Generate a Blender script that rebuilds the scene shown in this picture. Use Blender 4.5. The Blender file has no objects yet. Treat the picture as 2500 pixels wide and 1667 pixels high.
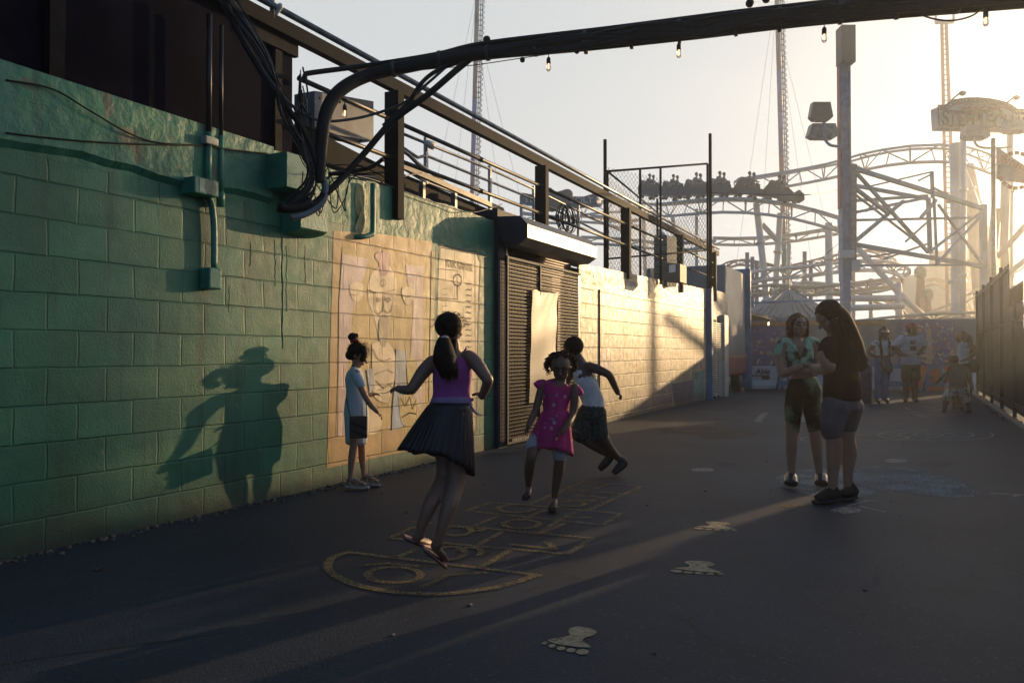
import bpy, math, random
import numpy as np
from mathutils import Vector, Matrix
random.seed(7)
R=math.radians
# ---------------- camera ----------------
F=1944.0; YAW=math.atan(980/F); PIT=math.atan(26.5/F); H=1.2
_f=np.array([-math.sin(YAW)*math.cos(PIT),math.cos(YAW)*math.cos(PIT),math.sin(PIT)])
_r=np.array([math.cos(YAW),math.sin(YAW),0.0]); _u=np.cross(_r,_f); C0=np.array([0,0,H])
sc=bpy.context.scene
cd=bpy.data.cameras.new('camera'); cam=bpy.data.objects.new('camera',cd); sc.collection.objects.link(cam)
cam.location=(0,0,H)
cam.rotation_euler=Matrix((tuple(_r),tuple(_u),tuple(-_f))).transposed().to_euler()
cd.sensor_width=36; cd.lens=36*F/2500; cd.clip_start=.05; cd.clip_end=1000
sc.camera=cam
# ---------------- light ----------------
HAZE=.0032
SUN_AZ=R(18.0); SUN_EL=R(8.0)
w=bpy.data.worlds.new("World"); sc.world=w; w.use_nodes=True
nt=w.node_tree; bg=nt.nodes['Background']
sky=nt.nodes.new('ShaderNodeTexSky'); sky.sky_type='NISHITA'; sky.sun_disc=False
sky.sun_elevation=SUN_EL; sky.sun_rotation=SUN_AZ; sky.air_density=1.0; sky.dust_density=1.5; sky.ozone_density=1.0; sky.altitude=0
hs=nt.nodes.new('ShaderNodeHueSaturation'); hs.inputs['Saturation'].default_value=.5
def wm_(op,a,b=None,clamp=False):
    q=nt.nodes.new('ShaderNodeMath'); q.operation=op; q.use_clamp=clamp
    for i,x in enumerate((a,b)):
        if x is None: continue
        if isinstance(x,(int,float)): q.inputs[i].default_value=x
        else: nt.links.new(x,q.inputs[i])
    return q.outputs[0]
def wmap(i,a,b,c,d):
    q=nt.nodes.new('ShaderNodeMapRange'); q.interpolation_type='SMOOTHSTEP'
    for k,x in zip((1,2,3,4),(a,b,c,d)): q.inputs[k].default_value=x
    nt.links.new(i,q.inputs[0]); return q.outputs[0]
tc=nt.nodes.new('ShaderNodeTexCoord'); sx_=nt.nodes.new('ShaderNodeSeparateXYZ'); nt.links.new(tc.outputs['Generated'],sx_.inputs[0])
zen=wmap(sx_.outputs[2],.42,.75,1,0); fro=wmap(sx_.outputs[1],-.35,.4,0,1)
low=wmap(sx_.outputs[2],.0,.42,0,1)
pal=nt.nodes.new('ShaderNodeMix'); pal.data_type='RGBA'; nt.links.new(low,pal.inputs[0]); pal.inputs[6].default_value=(6.8,6.55,6.2,1); pal.inputs[7].default_value=(5.4,5.55,5.5,1)
mx=nt.nodes.new('ShaderNodeMix'); mx.data_type='RGBA'; nt.links.new(wm_('MULTIPLY',wm_('MULTIPLY',zen,fro),.93),mx.inputs[0])
dim=nt.nodes.new('ShaderNodeMix'); dim.data_type='RGBA'; dim.blend_type='MULTIPLY'; dim.inputs[0].default_value=1; nt.links.new(hs.outputs[0],dim.inputs[6]); dim.inputs[7].default_value=(.52,.72,1.1,1)
nt.links.new(sky.outputs[0],hs.inputs['Color']); nt.links.new(dim.outputs[2],mx.inputs[6]); nt.links.new(pal.outputs[2],mx.inputs[7]); nt.links.new(mx.outputs[2],bg.inputs[0])
bg.inputs[1].default_value=.125
sl=bpy.data.lights.new('sun','SUN'); sl.energy=5.0; sl.angle=R(.5); sl.color=(1,.66,.33)
so=bpy.data.objects.new('sun',sl); sc.collection.objects.link(so)
sd=Vector((math.sin(SUN_AZ)*math.cos(SUN_EL),math.cos(SUN_AZ)*math.cos(SUN_EL),math.sin(SUN_EL)))
so.rotation_euler=sd.to_track_quat('Z','Y').to_euler(); so.location=(10,40,12)
vs=sc.view_settings; sc.display_settings.display_device='sRGB'
vs.view_transform='Standard'; vs.look='None'; vs.exposure=0.22; vs.gamma=1; vs.use_curve_mapping=False
sc.cycles.max_bounces=6; sc.cycles.volume_bounces=0; sc.cycles.transparent_max_bounces=12
# ---------------- pixel (2500x1667 photograph) to world ----------------
def ray(x,y): return _f+_r*(x-1250)/F-_u*(y-833.5)/F
def G(x,y,z=0.0): d=ray(x,y); return C0+d*(z-H)/d[2]
def PX(x,y,X): d=ray(x,y); return C0+d*X/d[0]
def PY(x,y,Y): d=ray(x,y); return C0+d*Y/d[1]
def PD(x,y,dep): return C0+ray(x,y)*dep
def S(x,y): return (x*1.063,y*1.063)
def DD(x,y,dep): return PD(x*1.063,y*1.063,dep)
W=-4.7
def wy(x,y=860,X=W): return PX(x,y,X)[1]
def wz(x,y,X=W): return PX(x,y,X)[2]
# ---------------- objects ----------------
COL=sc.collection
def setp(o,label=None,cat=None,group=None,kind=None):
    if label: o['label']=label
    if cat: o['category']=cat
    if group: o['group']=group
    if kind: o['kind']=kind
    return o
def thing(name,label,cat,loc=(0,0,0),group=None,kind=None):
    o=bpy.data.objects.new(name,None); COL.objects.link(o); o.location=Vector(loc); o.empty_display_size=.1
    return setp(o,label,cat,group,kind)
def V(p): return Vector((float(p[0]),float(p[1]),float(p[2])))
class MB:
    def __init__(s): s.v=[]; s.f=[]; s.sm=[]
    def add(s,vs,fs,smooth=False):
        o=len(s.v); s.v+= [tuple(float(c) for c in p) for p in vs]; s.f+=[tuple(i+o for i in f) for f in fs]; s.sm+=[smooth]*len(fs); return s
    def box(s,a,b):
        x0,x1=sorted((a[0],b[0])); y0,y1=sorted((a[1],b[1])); z0,z1=sorted((a[2],b[2]))
        v=[(x,y,z) for x in (x0,x1) for y in (y0,y1) for z in (z0,z1)]
        return s.add(v,[(0,1,3,2),(4,6,7,5),(0,4,5,1),(2,3,7,6),(0,2,6,4),(1,5,7,3)])
    def bar(s,a,b,w,h,up=(0,0,1)):
        a=V(a);b=V(b);d=(b-a).normalized();u=Vector(up)
        if abs(d.dot(u))>.97: u=Vector((0,1,0))
        sx=d.cross(u).normalized()*w/2; sy=sx.cross(d).normalized()*h/2
        v=[p+i*sx+j*sy for p in (a,b) for i,j in ((-1,-1),(1,-1),(1,1),(-1,1))]
        return s.add(v,[(3,2,1,0),(4,5,6,7)]+[(i,(i+1)%4,(i+1)%4+4,i+4) for i in range(4)])
    def prism(s,pts,vec):
        n=len(pts); vec=V(vec); p=[V(q) for q in pts]
        return s.add(p+[q+vec for q in p],[tuple(range(n))[::-1],tuple(range(n,2*n))]+[(i,(i+1)%n,(i+1)%n+n,i+n) for i in range(n)])
    def poly(s,pts): return s.add([V(q) for q in pts],[tuple(range(len(pts)))])
    def tube(s,pts,r,n=8,r2=None,side=None,smooth=True,cap=True,round_=False):
        P=[V(p) for p in pts]; m=len(P)
        if m<2: return s
        rs=r if isinstance(r,(list,tuple)) else [r]*m
        T=[(P[min(i+1,m-1)]-P[max(i-1,0)]).normalized() for i in range(m)]
        u=Vector(side) if side is not None else (Vector((0,0,1)) if abs(T[0].z)<.9 else Vector((1,0,0)))
        vs=[];fs=[]
        if round_:
            def ext(p,t,rad,rev):
                if isinstance(rad,tuple) and abs(rad[0]-rad[1])<1e-9: rad=rad[0]
                q=[];rr=[]
                for k in (0.97,.75,.42):
                    q.append(p+t*(k*(rad if not isinstance(rad,tuple) or abs(rad[0]-rad[1])<1e-9 else min(rad)*.3))); c=math.sqrt(1-k*k) if not isinstance(rad,tuple) or abs(rad[0]-rad[1])<1e-9 else 1-k*k*.28
                    rr.append(rad*c if not isinstance(rad,tuple) else (rad[0]*c,rad[1]*c))
                return (q,rr) if not rev else (q[::-1],rr[::-1])
            qa,ra=ext(P[0],-T[0],rs[0],False); qb,rb=ext(P[-1],T[-1],rs[-1],True)
            P=qa+P+qb; rs=list(ra)+list(rs)+list(rb); T=[T[0]]*3+T+[T[-1]]*3; m=len(P)
        for i in range(m):
            t=T[i]; a=u-t*u.dot(t)
            if a.length<1e-4: a=Vector((1,.3,.2))-t*t.dot(Vector((1,.3,.2)))
            a.normalize(); b=t.cross(a); 
            if side is None: u=a
            ra,rb=(rs[i] if isinstance(rs[i],tuple) else (rs[i],rs[i]))
            for k in range(n):
                an=2*math.pi*k/n; vs.append(P[i]+a*math.cos(an)*ra+b*math.sin(an)*rb)
        for i in range(m-1):
            for k in range(n): fs.append((i*n+k,i*n+(k+1)%n,(i+1)*n+(k+1)%n,(i+1)*n+k))
        if cap: fs+=[tuple(range(n))[::-1],tuple(range((m-1)*n,m*n))]
        return s.add(vs,fs,smooth)
    def ball(s,c,r,n=10,m=7,rot=None):
        rr=r if isinstance(r,(tuple,list)) else (r,r,r); vs=[];fs=[];c=V(c)
        for i in range(m+1):
            th=math.pi*i/m
            for k in range(n):
                p=Vector((math.sin(th)*math.cos(2*math.pi*k/n)*rr[0],math.sin(th)*math.sin(2*math.pi*k/n)*rr[1],math.cos(th)*rr[2]))
                if rot is not None: p=rot@p
                vs.append(c+p)
        for i in range(m):
            for k in range(n): fs.append((i*n+k,(i+1)*n+k,(i+1)*n+(k+1)%n,i*n+(k+1)%n))
        return s.add(vs,fs,True)
    def build(s,name,m,parent=None,label=None,bevel=0,kind=None):
        me=bpy.data.meshes.new(name)
        off=Vector((0,0,0)); 
        if parent is not None:
            q=parent
            while q is not None: off+=q.location; q=q.parent
        me.from_pydata([tuple(Vector(p)-off) for p in s.v],[],s.f)
        if any(s.sm): me.polygons.foreach_set('use_smooth',s.sm)
        me.validate(); me.update(); me.materials.append(m)
        o=bpy.data.objects.new(name,me); COL.objects.link(o); o.parent=parent
        if label: o['label']=label
        if kind: o['kind']=kind
        if bevel:
            b=o.modifiers.new('bevel','BEVEL'); b.width=bevel; b.segments=2; b.limit_method='ANGLE'
        return o
def cat(pts,n=6):
    P=[V(p) for p in pts]; out=[]
    for i in range(len(P)-1):
        p0=P[max(i-1,0)];p1=P[i];p2=P[i+1];p3=P[min(i+2,len(P)-1)]
        for k in range(n):
            t=k/n; out.append(.5*((2*p1)+(p2-p0)*t+(2*p0-5*p1+4*p2-p3)*t*t+(3*p1-3*p2+p3-p0)*t**3))
    out.append(P[-1]); return out
def catr(r,n=6):
    if any(isinstance(x,tuple) for x in r): r=[x if isinstance(x,tuple) else (x,x) for x in r]
    out=[]
    for i in range(len(r)-1):
        for k in range(n):
            t=k/n; a,b=r[i],r[i+1]
            out.append(tuple(x*(1-t)+y*t for x,y in zip(a,b)) if isinstance(a,tuple) else a*(1-t)+b*t)
    out.append(r[-1]); return out
def text(body,name,m,parent,origin,xdir,ydir,size,label=None,depth=.004,align='LEFT',bold=0,shear=0,width=None):
    cu=bpy.data.curves.new('t','FONT'); cu.body=body; cu.size=size; cu.extrude=depth; cu.align_x=align; cu.offset=bold; cu.shear=shear
    t=bpy.data.objects.new('t',cu); COL.objects.link(t); dg=bpy.context.evaluated_depsgraph_get()
    me=bpy.data.meshes.new_from_object(t.evaluated_get(dg)); bpy.data.objects.remove(t)
    if width:
        xs=[v.co.x for v in me.vertices]; k=width/(max(xs)-min(xs))
        for v in me.vertices: v.co.x*=k
    X=V(xdir).normalized();Y=V(ydir).normalized();Z=X.cross(Y)
    M=Matrix((X,Y,Z)).transposed().to_4x4(); M.translation=V(origin); me.transform(M)
    off=Vector((0,0,0)); q=parent
    while q is not None: off+=q.location; q=q.parent
    me.transform(Matrix.Translation(-off)); me.materials.clear(); me.materials.append(m)
    o=bpy.data.objects.new(name,me); COL.objects.link(o); o.parent=parent
    if label: o['label']=label
    return o
# ---------------- materials ----------------
def lin(h):
    if isinstance(h,tuple): return h
    h=h.lstrip('#'); c=[int(h[i:i+2],16)/255 for i in (0,2,4)]
    return tuple(x/12.92 if x<=.04045 else ((x+.055)/1.055)**2.4 for x in c)
MC={}
def mat(name,col,rough=.6,metal=0,var=.25,ns=6,bump=.0,bs=60,emit=0,alpha=1,col2=None,trans=0,spec=.5,detail=4,ramp=(.35,.65),bd=.01,worn=None):
    if name in MC: return MC[name]
    m=bpy.data.materials.new(name); m.use_nodes=True; n=m.node_tree.nodes; L=m.node_tree.links; p=n['Principled BSDF']
    c=lin(col); g=n.new('ShaderNodeNewGeometry'); no=n.new('ShaderNodeTexNoise'); no.inputs['Scale'].default_value=ns; no.inputs['Detail'].default_value=detail
    L.new(g.outputs['Position'],no.inputs['Vector'])
    r=n.new('ShaderNodeValToRGB'); c2=lin(col2) if col2 else tuple(x*(1-var) for x in c); c1=c if col2 else tuple(min(1,x*(1+var)) for x in c)
    r.color_ramp.elements[0].position=ramp[0]; r.color_ramp.elements[1].position=ramp[1]
    r.color_ramp.elements[0].color=(*c2,1); r.color_ramp.elements[1].color=(*c1,1)
    L.new(no.outputs['Fac'],r.inputs[0]); L.new(r.outputs[0],p.inputs['Base Color'])
    p.inputs['Roughness'].default_value=rough; p.inputs['Metallic'].default_value=metal; p.inputs['Specular IOR Level'].default_value=spec
    if bump:
        nb=n.new('ShaderNodeTexNoise'); nb.inputs['Scale'].default_value=bs; nb.inputs['Detail'].default_value=3; L.new(g.outputs['Position'],nb.inputs['Vector'])
        b=n.new('ShaderNodeBump'); b.inputs['Strength'].default_value=bump; b.inputs['Distance'].default_value=bd
        L.new(nb.outputs['Fac'],b.inputs['Height']); L.new(b.outputs[0],p.inputs['Normal'])
    if emit: p.inputs['Emission Color'].default_value=(*c,1); p.inputs['Emission Strength'].default_value=emit
    if trans: p.inputs['Transmission Weight'].default_value=trans
    if worn:
        a1=n.new('ShaderNodeTexNoise'); a1.inputs['Scale'].default_value=worn[0]; a1.inputs['Detail'].default_value=10; a1.inputs['Roughness'].default_value=.75; L.new(g.outputs['Position'],a1.inputs['Vector'])
        a2=n.new('ShaderNodeTexNoise'); a2.inputs['Scale'].default_value=70; a2.inputs['Detail'].default_value=3; L.new(g.outputs['Position'],a2.inputs['Vector'])
        ad=n.new('ShaderNodeMath'); ad.operation='ADD'; L.new(a1.outputs['Fac'],ad.inputs[0]); L.new(a2.outputs['Fac'],ad.inputs[1])
        am=n.new('ShaderNodeMapRange'); am.inputs[1].default_value=worn[1]*2-.16; am.inputs[2].default_value=worn[1]*2+.16; am.inputs[4].default_value=worn[2] if len(worn)>2 else 1.0; L.new(ad.outputs[0],am.inputs[0]); L.new(am.outputs[0],p.inputs['Alpha'])
    if alpha<1: p.inputs['Alpha'].default_value=alpha
    MC[name]=m; return m
def wallmat(name,col,col2=None,rough=.48,bw=.40,bh=.226,z0=.2,y0=2.646,zmax=2.38,ns=1.6,var=.2,blotch=None,mort=.012,bs=1.0,spec=.4,streak=False,dirt=True):
    """painted concrete block: running-bond joints as relief up to zmax, lumpy paint everywhere"""
    if name in MC: return MC[name]
    m=bpy.data.materials.new(name); m.use_nodes=True; n=m.node_tree.nodes; L=m.node_tree.links; p=n['Principled BSDF']
    g=n.new('ShaderNodeNewGeometry'); sp=n.new('ShaderNodeSeparateXYZ'); L.new(g.outputs['Position'],sp.inputs[0])
    def M(op,a,b=None,clamp=False):
        q=n.new('ShaderNodeMath'); q.operation=op; q.use_clamp=clamp
        for i,x in enumerate((a,b)):
            if x is None: continue
            if isinstance(x,(int,float)): q.inputs[i].default_value=x
            else: L.new(x,q.inputs[i])
        return q.outputs[0]
    nw=n.new('ShaderNodeTexNoise'); nw.inputs['Scale'].default_value=5; nw.inputs['Detail'].default_value=5; L.new(g.outputs['Position'],nw.inputs['Vector'])
    wob=M('MULTIPLY',M('SUBTRACT',nw.outputs['Fac'],.5),.035)
    cb=n.new('ShaderNodeCombineXYZ'); L.new(M('ADD',M('SUBTRACT',sp.outputs[1],y0),wob),cb.inputs[0]); L.new(M('ADD',M('SUBTRACT',sp.outputs[2],z0),M('MULTIPLY',wob,.6)),cb.inputs[1])
    br=n.new('ShaderNodeTexBrick'); br.inputs['Scale'].default_value=1; br.inputs['Brick Width'].default_value=bw; br.inputs['Row Height'].default_value=bh
    br.inputs['Mortar Size'].default_value=mort*.75; br.inputs['Mortar Smooth'].default_value=.7; br.offset=.5
    br.inputs['Color1'].default_value=(0,0,0,1); br.inputs['Color2'].default_value=(1,1,1,1); br.inputs['Mortar'].default_value=(.5,.5,.5,1)
    L.new(cb.outputs[0],br.inputs['Vector'])
    nb=n.new('ShaderNodeTexNoise'); nb.inputs['Scale'].default_value=70; nb.inputs['Detail'].default_value=4; L.new(g.outputs['Position'],nb.inputs['Vector'])
    nl=n.new('ShaderNodeTexNoise'); nl.inputs['Scale'].default_value=9; nl.inputs['Detail'].default_value=3; L.new(g.outputs['Position'],nl.inputs['Vector'])
    mask=M('LESS_THAN',sp.outputs[2],zmax)
    nj=n.new('ShaderNodeTexNoise'); nj.inputs['Scale'].default_value=2.3; L.new(g.outputs['Position'],nj.inputs['Vector'])
    jm=M('MULTIPLY',M('MULTIPLY',br.outputs['Fac'],mask),M('ADD',M('MULTIPLY',nj.outputs['Fac'],1.6),-.15,True))
    h=M('ADD',M('MULTIPLY',jm,-.0075),M('ADD',M('MULTIPLY',nb.outputs['Fac'],.0026),M('MULTIPLY',nl.outputs['Fac'],.0038)))
    h=M('ADD',h,M('MULTIPLY',M('SUBTRACT',br.outputs['Color'],.5),.0016))
    up=M('MULTIPLY',M('SUBTRACT',1,mask),M('MULTIPLY',nl.outputs['Fac'],.016)); h=M('ADD',h,up)
    bp=n.new('ShaderNodeBump'); bp.inputs['Strength'].default_value=bs; bp.inputs['Distance'].default_value=1; L.new(h,bp.inputs['Height']); L.new(bp.outputs[0],p.inputs['Normal'])
    c=lin(col); no=n.new('ShaderNodeTexNoise'); no.inputs['Scale'].default_value=ns; no.inputs['Detail'].default_value=6; no.inputs['Roughness'].default_value=.65; L.new(g.outputs['Position'],no.inputs['Vector'])
    r=n.new('ShaderNodeValToRGB'); c2=lin(col2) if col2 else tuple(x*(1-var) for x in c); c1=c if col2 else tuple(min(1,x*(1+var)) for x in c)
    r.color_ramp.elements[0].position=.38; r.color_ramp.elements[1].position=.62
    r.color_ramp.elements[0].color=(*c2,1); r.color_ramp.elements[1].color=(*c1,1); L.new(no.outputs['Fac'],r.inputs[0])
    if streak:
        sv=n.new('ShaderNodeMapping'); sv.inputs['Scale'].default_value=(1,7,.8); L.new(g.outputs['Position'],sv.inputs['Vector']); L.new(sv.outputs[0],no.inputs['Vector'])
    def bv():
        q=n.new('ShaderNodeMix'); q.data_type='RGBA'; q.blend_type='MULTIPLY'; q.inputs[0].default_value=1; L.new(r.outputs[0],q.inputs[6]); t=n.new('ShaderNodeMapRange'); t.inputs[3].default_value=.80; t.inputs[4].default_value=1.12
        t2=M('MAXIMUM',br.outputs['Color'],M('SUBTRACT',1,mask)); L.new(t2,t.inputs[0]); L.new(t.outputs[0],q.inputs[7]); return q.outputs[2]
    mixc=n.new('ShaderNodeMix'); mixc.data_type='RGBA'; L.new(M('MULTIPLY',jm,.35,True),mixc.inputs[0]); L.new(bv(),mixc.inputs[6]); mixc.inputs[7].default_value=(*[x*.35 for x in c2],1)
    out=mixc.outputs[2]
    if blotch:   # worn paint patches: list of (colour, scale, threshold)
        for bc,bsc,th in blotch:
            nn=n.new('ShaderNodeTexNoise'); nn.inputs['Scale'].default_value=bsc; nn.inputs['Detail'].default_value=5; nn.inputs['W' if False else 'Distortion'].default_value=.4; L.new(g.outputs['Position'],nn.inputs['Vector'])
            q=n.new('ShaderNodeMapRange'); q.inputs[1].default_value=th; q.inputs[2].default_value=th+.03; L.new(nn.outputs['Fac'],q.inputs[0])
            mm=n.new('ShaderNodeMix'); mm.data_type='RGBA'; L.new(q.outputs[0],mm.inputs[0]); L.new(out,mm.inputs[6]); mm.inputs[7].default_value=(*lin(bc),1); out=mm.outputs[2]
    dm=n.new('ShaderNodeMapping'); dm.inputs['Scale'].default_value=(1,5.5,.55); L.new(g.outputs['Position'],dm.inputs['Vector'])
    dn=n.new('ShaderNodeTexNoise'); dn.inputs['Scale'].default_value=1.6; dn.inputs['Detail'].default_value=6; L.new(dm.outputs[0],dn.inputs['Vector'])
    dq=n.new('ShaderNodeMapRange'); dq.inputs[1].default_value=.52; dq.inputs[2].default_value=.68; dq.inputs[4].default_value=.55; L.new(dn.outputs['Fac'],dq.inputs[0])
    dx=n.new('ShaderNodeMix'); dx.data_type='RGBA'; L.new(dq.outputs[0],dx.inputs[0]); L.new(out,dx.inputs[6]); dx.inputs[7].default_value=(*[x*.45+.01 for x in c2],1); out=dx.outputs[2]
    pn=n.new('ShaderNodeTexNoise'); pn.inputs['Scale'].default_value=6.5; pn.inputs['Detail'].default_value=8; pn.inputs['Roughness'].default_value=.7; L.new(g.outputs['Position'],pn.inputs['Vector'])
    pq=n.new('ShaderNodeMapRange'); pq.inputs[1].default_value=.665; pq.inputs[2].default_value=.69; pq.inputs[4].default_value=.7; L.new(pn.outputs['Fac'],pq.inputs[0])
    px=n.new('ShaderNodeMix'); px.data_type='RGBA'; L.new(pq.outputs[0],px.inputs[0]); L.new(out,px.inputs[6]); px.inputs[7].default_value=(.20,.19,.16,1); out=px.outputs[2]
    if dirt:
        dz=n.new('ShaderNodeMapRange'); dz.inputs[1].default_value=.0; dz.inputs[2].default_value=.30; dz.inputs[3].default_value=1; dz.inputs[4].default_value=0; L.new(sp.outputs[2],dz.inputs[0])
        df=M('MULTIPLY',dz.outputs[0],M('MULTIPLY',pn.outputs['Fac'],1.5),True); dd_=n.new('ShaderNodeMix'); dd_.data_type='RGBA'; L.new(df,dd_.inputs[0]); L.new(out,dd_.inputs[6]); dd_.inputs[7].default_value=(.055,.05,.042,1); out=dd_.outputs[2]
    L.new(out,p.inputs['Base Color'])
    rr=n.new('ShaderNodeMapRange'); rr.inputs[3].default_value=rough-.12; rr.inputs[4].default_value=rough+.2; L.new(nl.outputs['Fac'],rr.inputs[0]); L.new(rr.outputs[0],p.inputs['Roughness'])
    p.inputs['Specular IOR Level'].default_value=spec
    MC[name]=m; return m
# ================= SETTING =================
def ground_mat():
    m=bpy.data.materials.new('asphalt'); m.use_nodes=True; n=m.node_tree.nodes; L=m.node_tree.links; p=n['Principled BSDF']
    g=n.new('ShaderNodeNewGeometry')
    def N(s,d=4,r=.6):
        q=n.new('ShaderNodeTexNoise'); q.inputs['Scale'].default_value=s; q.inputs['Detail'].default_value=d; q.inputs['Roughness'].default_value=r; L.new(g.outputs['Position'],q.inputs['Vector']); return q.outputs['Fac']
    def R_(i,a,b,c,d):
        q=n.new('ShaderNodeMapRange'); q.inputs[1].default_value=a;q.inputs[2].default_value=b;q.inputs[3].default_value=c;q.inputs[4].default_value=d; L.new(i,q.inputs[0]); return q.outputs[0]
    def mixc(f,a,b):
        q=n.new('ShaderNodeMix'); q.data_type='RGBA'; L.new(f,q.inputs[0])
        for i,x in ((6,a),(7,b)):
            if isinstance(x,tuple): q.inputs[i].default_value=(*x,1)
            else: L.new(x,q.inputs[i])
        return q.outputs[2]
    base=mixc(R_(N(.35,5),.4,.62,0,1),(.014,.024,.042),(.030,.044,.066))
    base=mixc(R_(N(1.7,6),.55,.72,0,.6),base,(.022,.023,.027))
    vo=n.new('ShaderNodeTexVoronoi'); vo.inputs['Scale'].default_value=95; L.new(g.outputs['Position'],vo.inputs['Vector'])
    base=mixc(R_(vo.outputs['Color'],.80,.98,0,.5),base,(.14,.14,.135))
    vc=n.new('ShaderNodeTexVoronoi'); vc.feature='DISTANCE_TO_EDGE'; vc.inputs['Scale'].default_value=.42; wv=n.new('ShaderNodeMix'); wv.data_type='RGBA'; wv.inputs[0].default_value=.10
    n3=n.new('ShaderNodeTexNoise'); n3.inputs['Scale'].default_value=2.2; n3.inputs['Detail'].default_value=6; L.new(g.outputs['Position'],n3.inputs['Vector']); L.new(g.outputs['Position'],wv.inputs[6]); L.new(n3.outputs['Color'],wv.inputs[7]); L.new(wv.outputs[2],vc.inputs['Vector'])
    ck=n.new('ShaderNodeMath'); ck.operation='MULTIPLY'; L.new(R_(vc.outputs['Distance'],.0015,.006,1,0),ck.inputs[0]); L.new(R_(N(.8,3),.5,.58,0,.75),ck.inputs[1])
    base=mixc(ck.outputs[0],base,(.010,.010,.011))
    base=mixc(R_(N(.9,8,.75),.56,.66,0,.45),base,(.042,.046,.044))
    gum=n.new('ShaderNodeTexVoronoi'); gum.inputs['Scale'].default_value=3.1; L.new(g.outputs['Position'],gum.inputs['Vector']); base=mixc(R_(gum.outputs['Distance'],.05,.075,.5,0),base,(.012,.013,.015))
    L.new(base,p.inputs['Base Color'])
    ad=n.new('ShaderNodeMath'); ad.operation='ADD'; L.new(R_(vo.outputs['Distance'],0,1,1,0),ad.inputs[0]); ad.inputs[1].default_value=0
    b=n.new('ShaderNodeBump'); b.inputs['Strength'].default_value=.35; b.inputs['Distance'].default_value=.003; L.new(ad.outputs[0],b.inputs['Height']); L.new(b.outputs[0],p.inputs['Normal'])
    p.inputs['Roughness'].default_value=.7; p.inputs['Specular IOR Level'].default_value=.3
    return m
asph=ground_mat()
ground=MB().add([(-75,-14,0),(45,-14,0),(45,128,0),(-75,128,0)],[(0,1,2,3)]).build('ground',asph); setp(ground,kind='structure')
Z1=.004; Z2=.008
pay=mat('paint_yellow_worn',(.24,.175,.08),.66,var=.3,ns=22,worn=(5,.455,.8)); paw=mat('paint_white_worn',(.30,.29,.27),.7,ns=18,worn=(6,.44,.85))
pab=mat('chalk_blue_worn',(.20,.25,.28),.8,ns=4,worn=(2.2,.46,.8)); pao=mat('chalk_orange_worn',(.22,.16,.10),.8,ns=5,worn=(4,.49,.7))
pcr=mat('paint_cream',(.38,.32,.20),.7,var=.2,ns=26,worn=(7,.40,.95))
def gline(mb,pts,w,z=Z1,closed=False):
    P=[G(*p) if len(p)==2 else np.array(p) for p in pts]; n=len(P)
    rng=range(n if closed else n-1)
    for i in rng:
        a=V(P[i]);b=V(P[(i+1)%n]); a.z=b.z=0; d=(b-a); 
        if d.length<1e-5: continue
        d.normalize(); s=Vector((-d.y,d.x,0))*w/2; e=d*w*.5
        z+=.00002
        mb.poly([Vector((q.x,q.y,z)) for q in (a-s-e*.6,b-s+e*.6,b+s+e*.6,a+s-e*.6)])
def gp(x,y): return (750+x/2.6133,1100+y/2.6133)   # coordinates read in the lower-middle crop
hop=MB(); q=lambda L:[gp(*p) for p in L]
gline(hop,q([(1770,197),(2130,230),(1800,380)]),.044); gline(hop,q([(1770,197),(1400,350)]),.044)
gline(hop,q([(1680,250),(2000,275)]),.044); gline(hop,q([(1560,300),(1890,328)]),.044)
gline(hop,q([(1180,330),(2000,402),(1885,475),(1010,385),(1180,330)]),.044)
gline(hop,q([(1530,375),(1390,437)]),.044); gline(hop,q([(1710,395),(1620,437),(1480,530)]),.044)
gline(hop,q([(1210,420),(1050,490)]),.044)
gline(hop,q([(680,455),(1815,560),(1665,662),(525,560),(680,490)]),.044)
gline(hop,q([(1260,510),(1080,610)]),.044); gline(hop,q([(1640,465),(1500,530)]),.044)
gline(hop,q([(700,630),(560,685)]),.044); gline(hop,q([(1290,640),(1100,752)]),.044)
arc=cat([(*gp(270,650),0),(*gp(170,680),0),(*gp(130,740),0),(*gp(180,800),0),(*gp(320,860),0),(*gp(520,900),0),(*gp(760,918),0),(*gp(1000,905),0),(*gp(1250,865),0),(*gp(1470,795),0)],5)
gline(hop,q([(270,650),(680,700),(1100,750),(1470,795)]),.044); gline(hop,[(p.x,p.y) for p in arc],.052)
hop.build('hopscotch_marking',pay,ground,'yellow painted hopscotch grid with a rounded end, under the jumping children')
num=MB()
def ell(cx,cy,rx,ry,a0=0,a1=360,n=20,t=.045):
    gline(num,[gp(cx+rx*math.cos(R(a)),cy+ry*math.sin(R(a))) for a in np.linspace(a0,a1,n)],t)
ell(555,795,170,50); ell(920,655,85,42,-130,140); ell(1040,650,75,30,200,400); ell(1365,470,115,28); ell(1330,372,110,25,0,300); ell(1700,340,70,18,-150,150); ell(950,515,100,28,-120,120); ell(1080,505,40,10)
gline(num,q([(350,735),(520,720),(700,740)]),.04); gline(num,q([(740,870),(900,795),(1130,780)]),.045); gline(num,q([(1300,600),(1580,630),(1530,585)]),.045); gline(num,q([(1620,432),(1800,427)]),.045)
gline(num,q([(1720,285),(1900,300)]),.04); gline(num,q([(1840,245),(1915,215),(1870,210)]),.04); gline(num,q([(1650,300),(1820,290),(1900,300),(1800,320)]),.035)
num.build('hopscotch_number',pay,ground,'faded yellow numbers inside the hopscotch squares')
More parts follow.
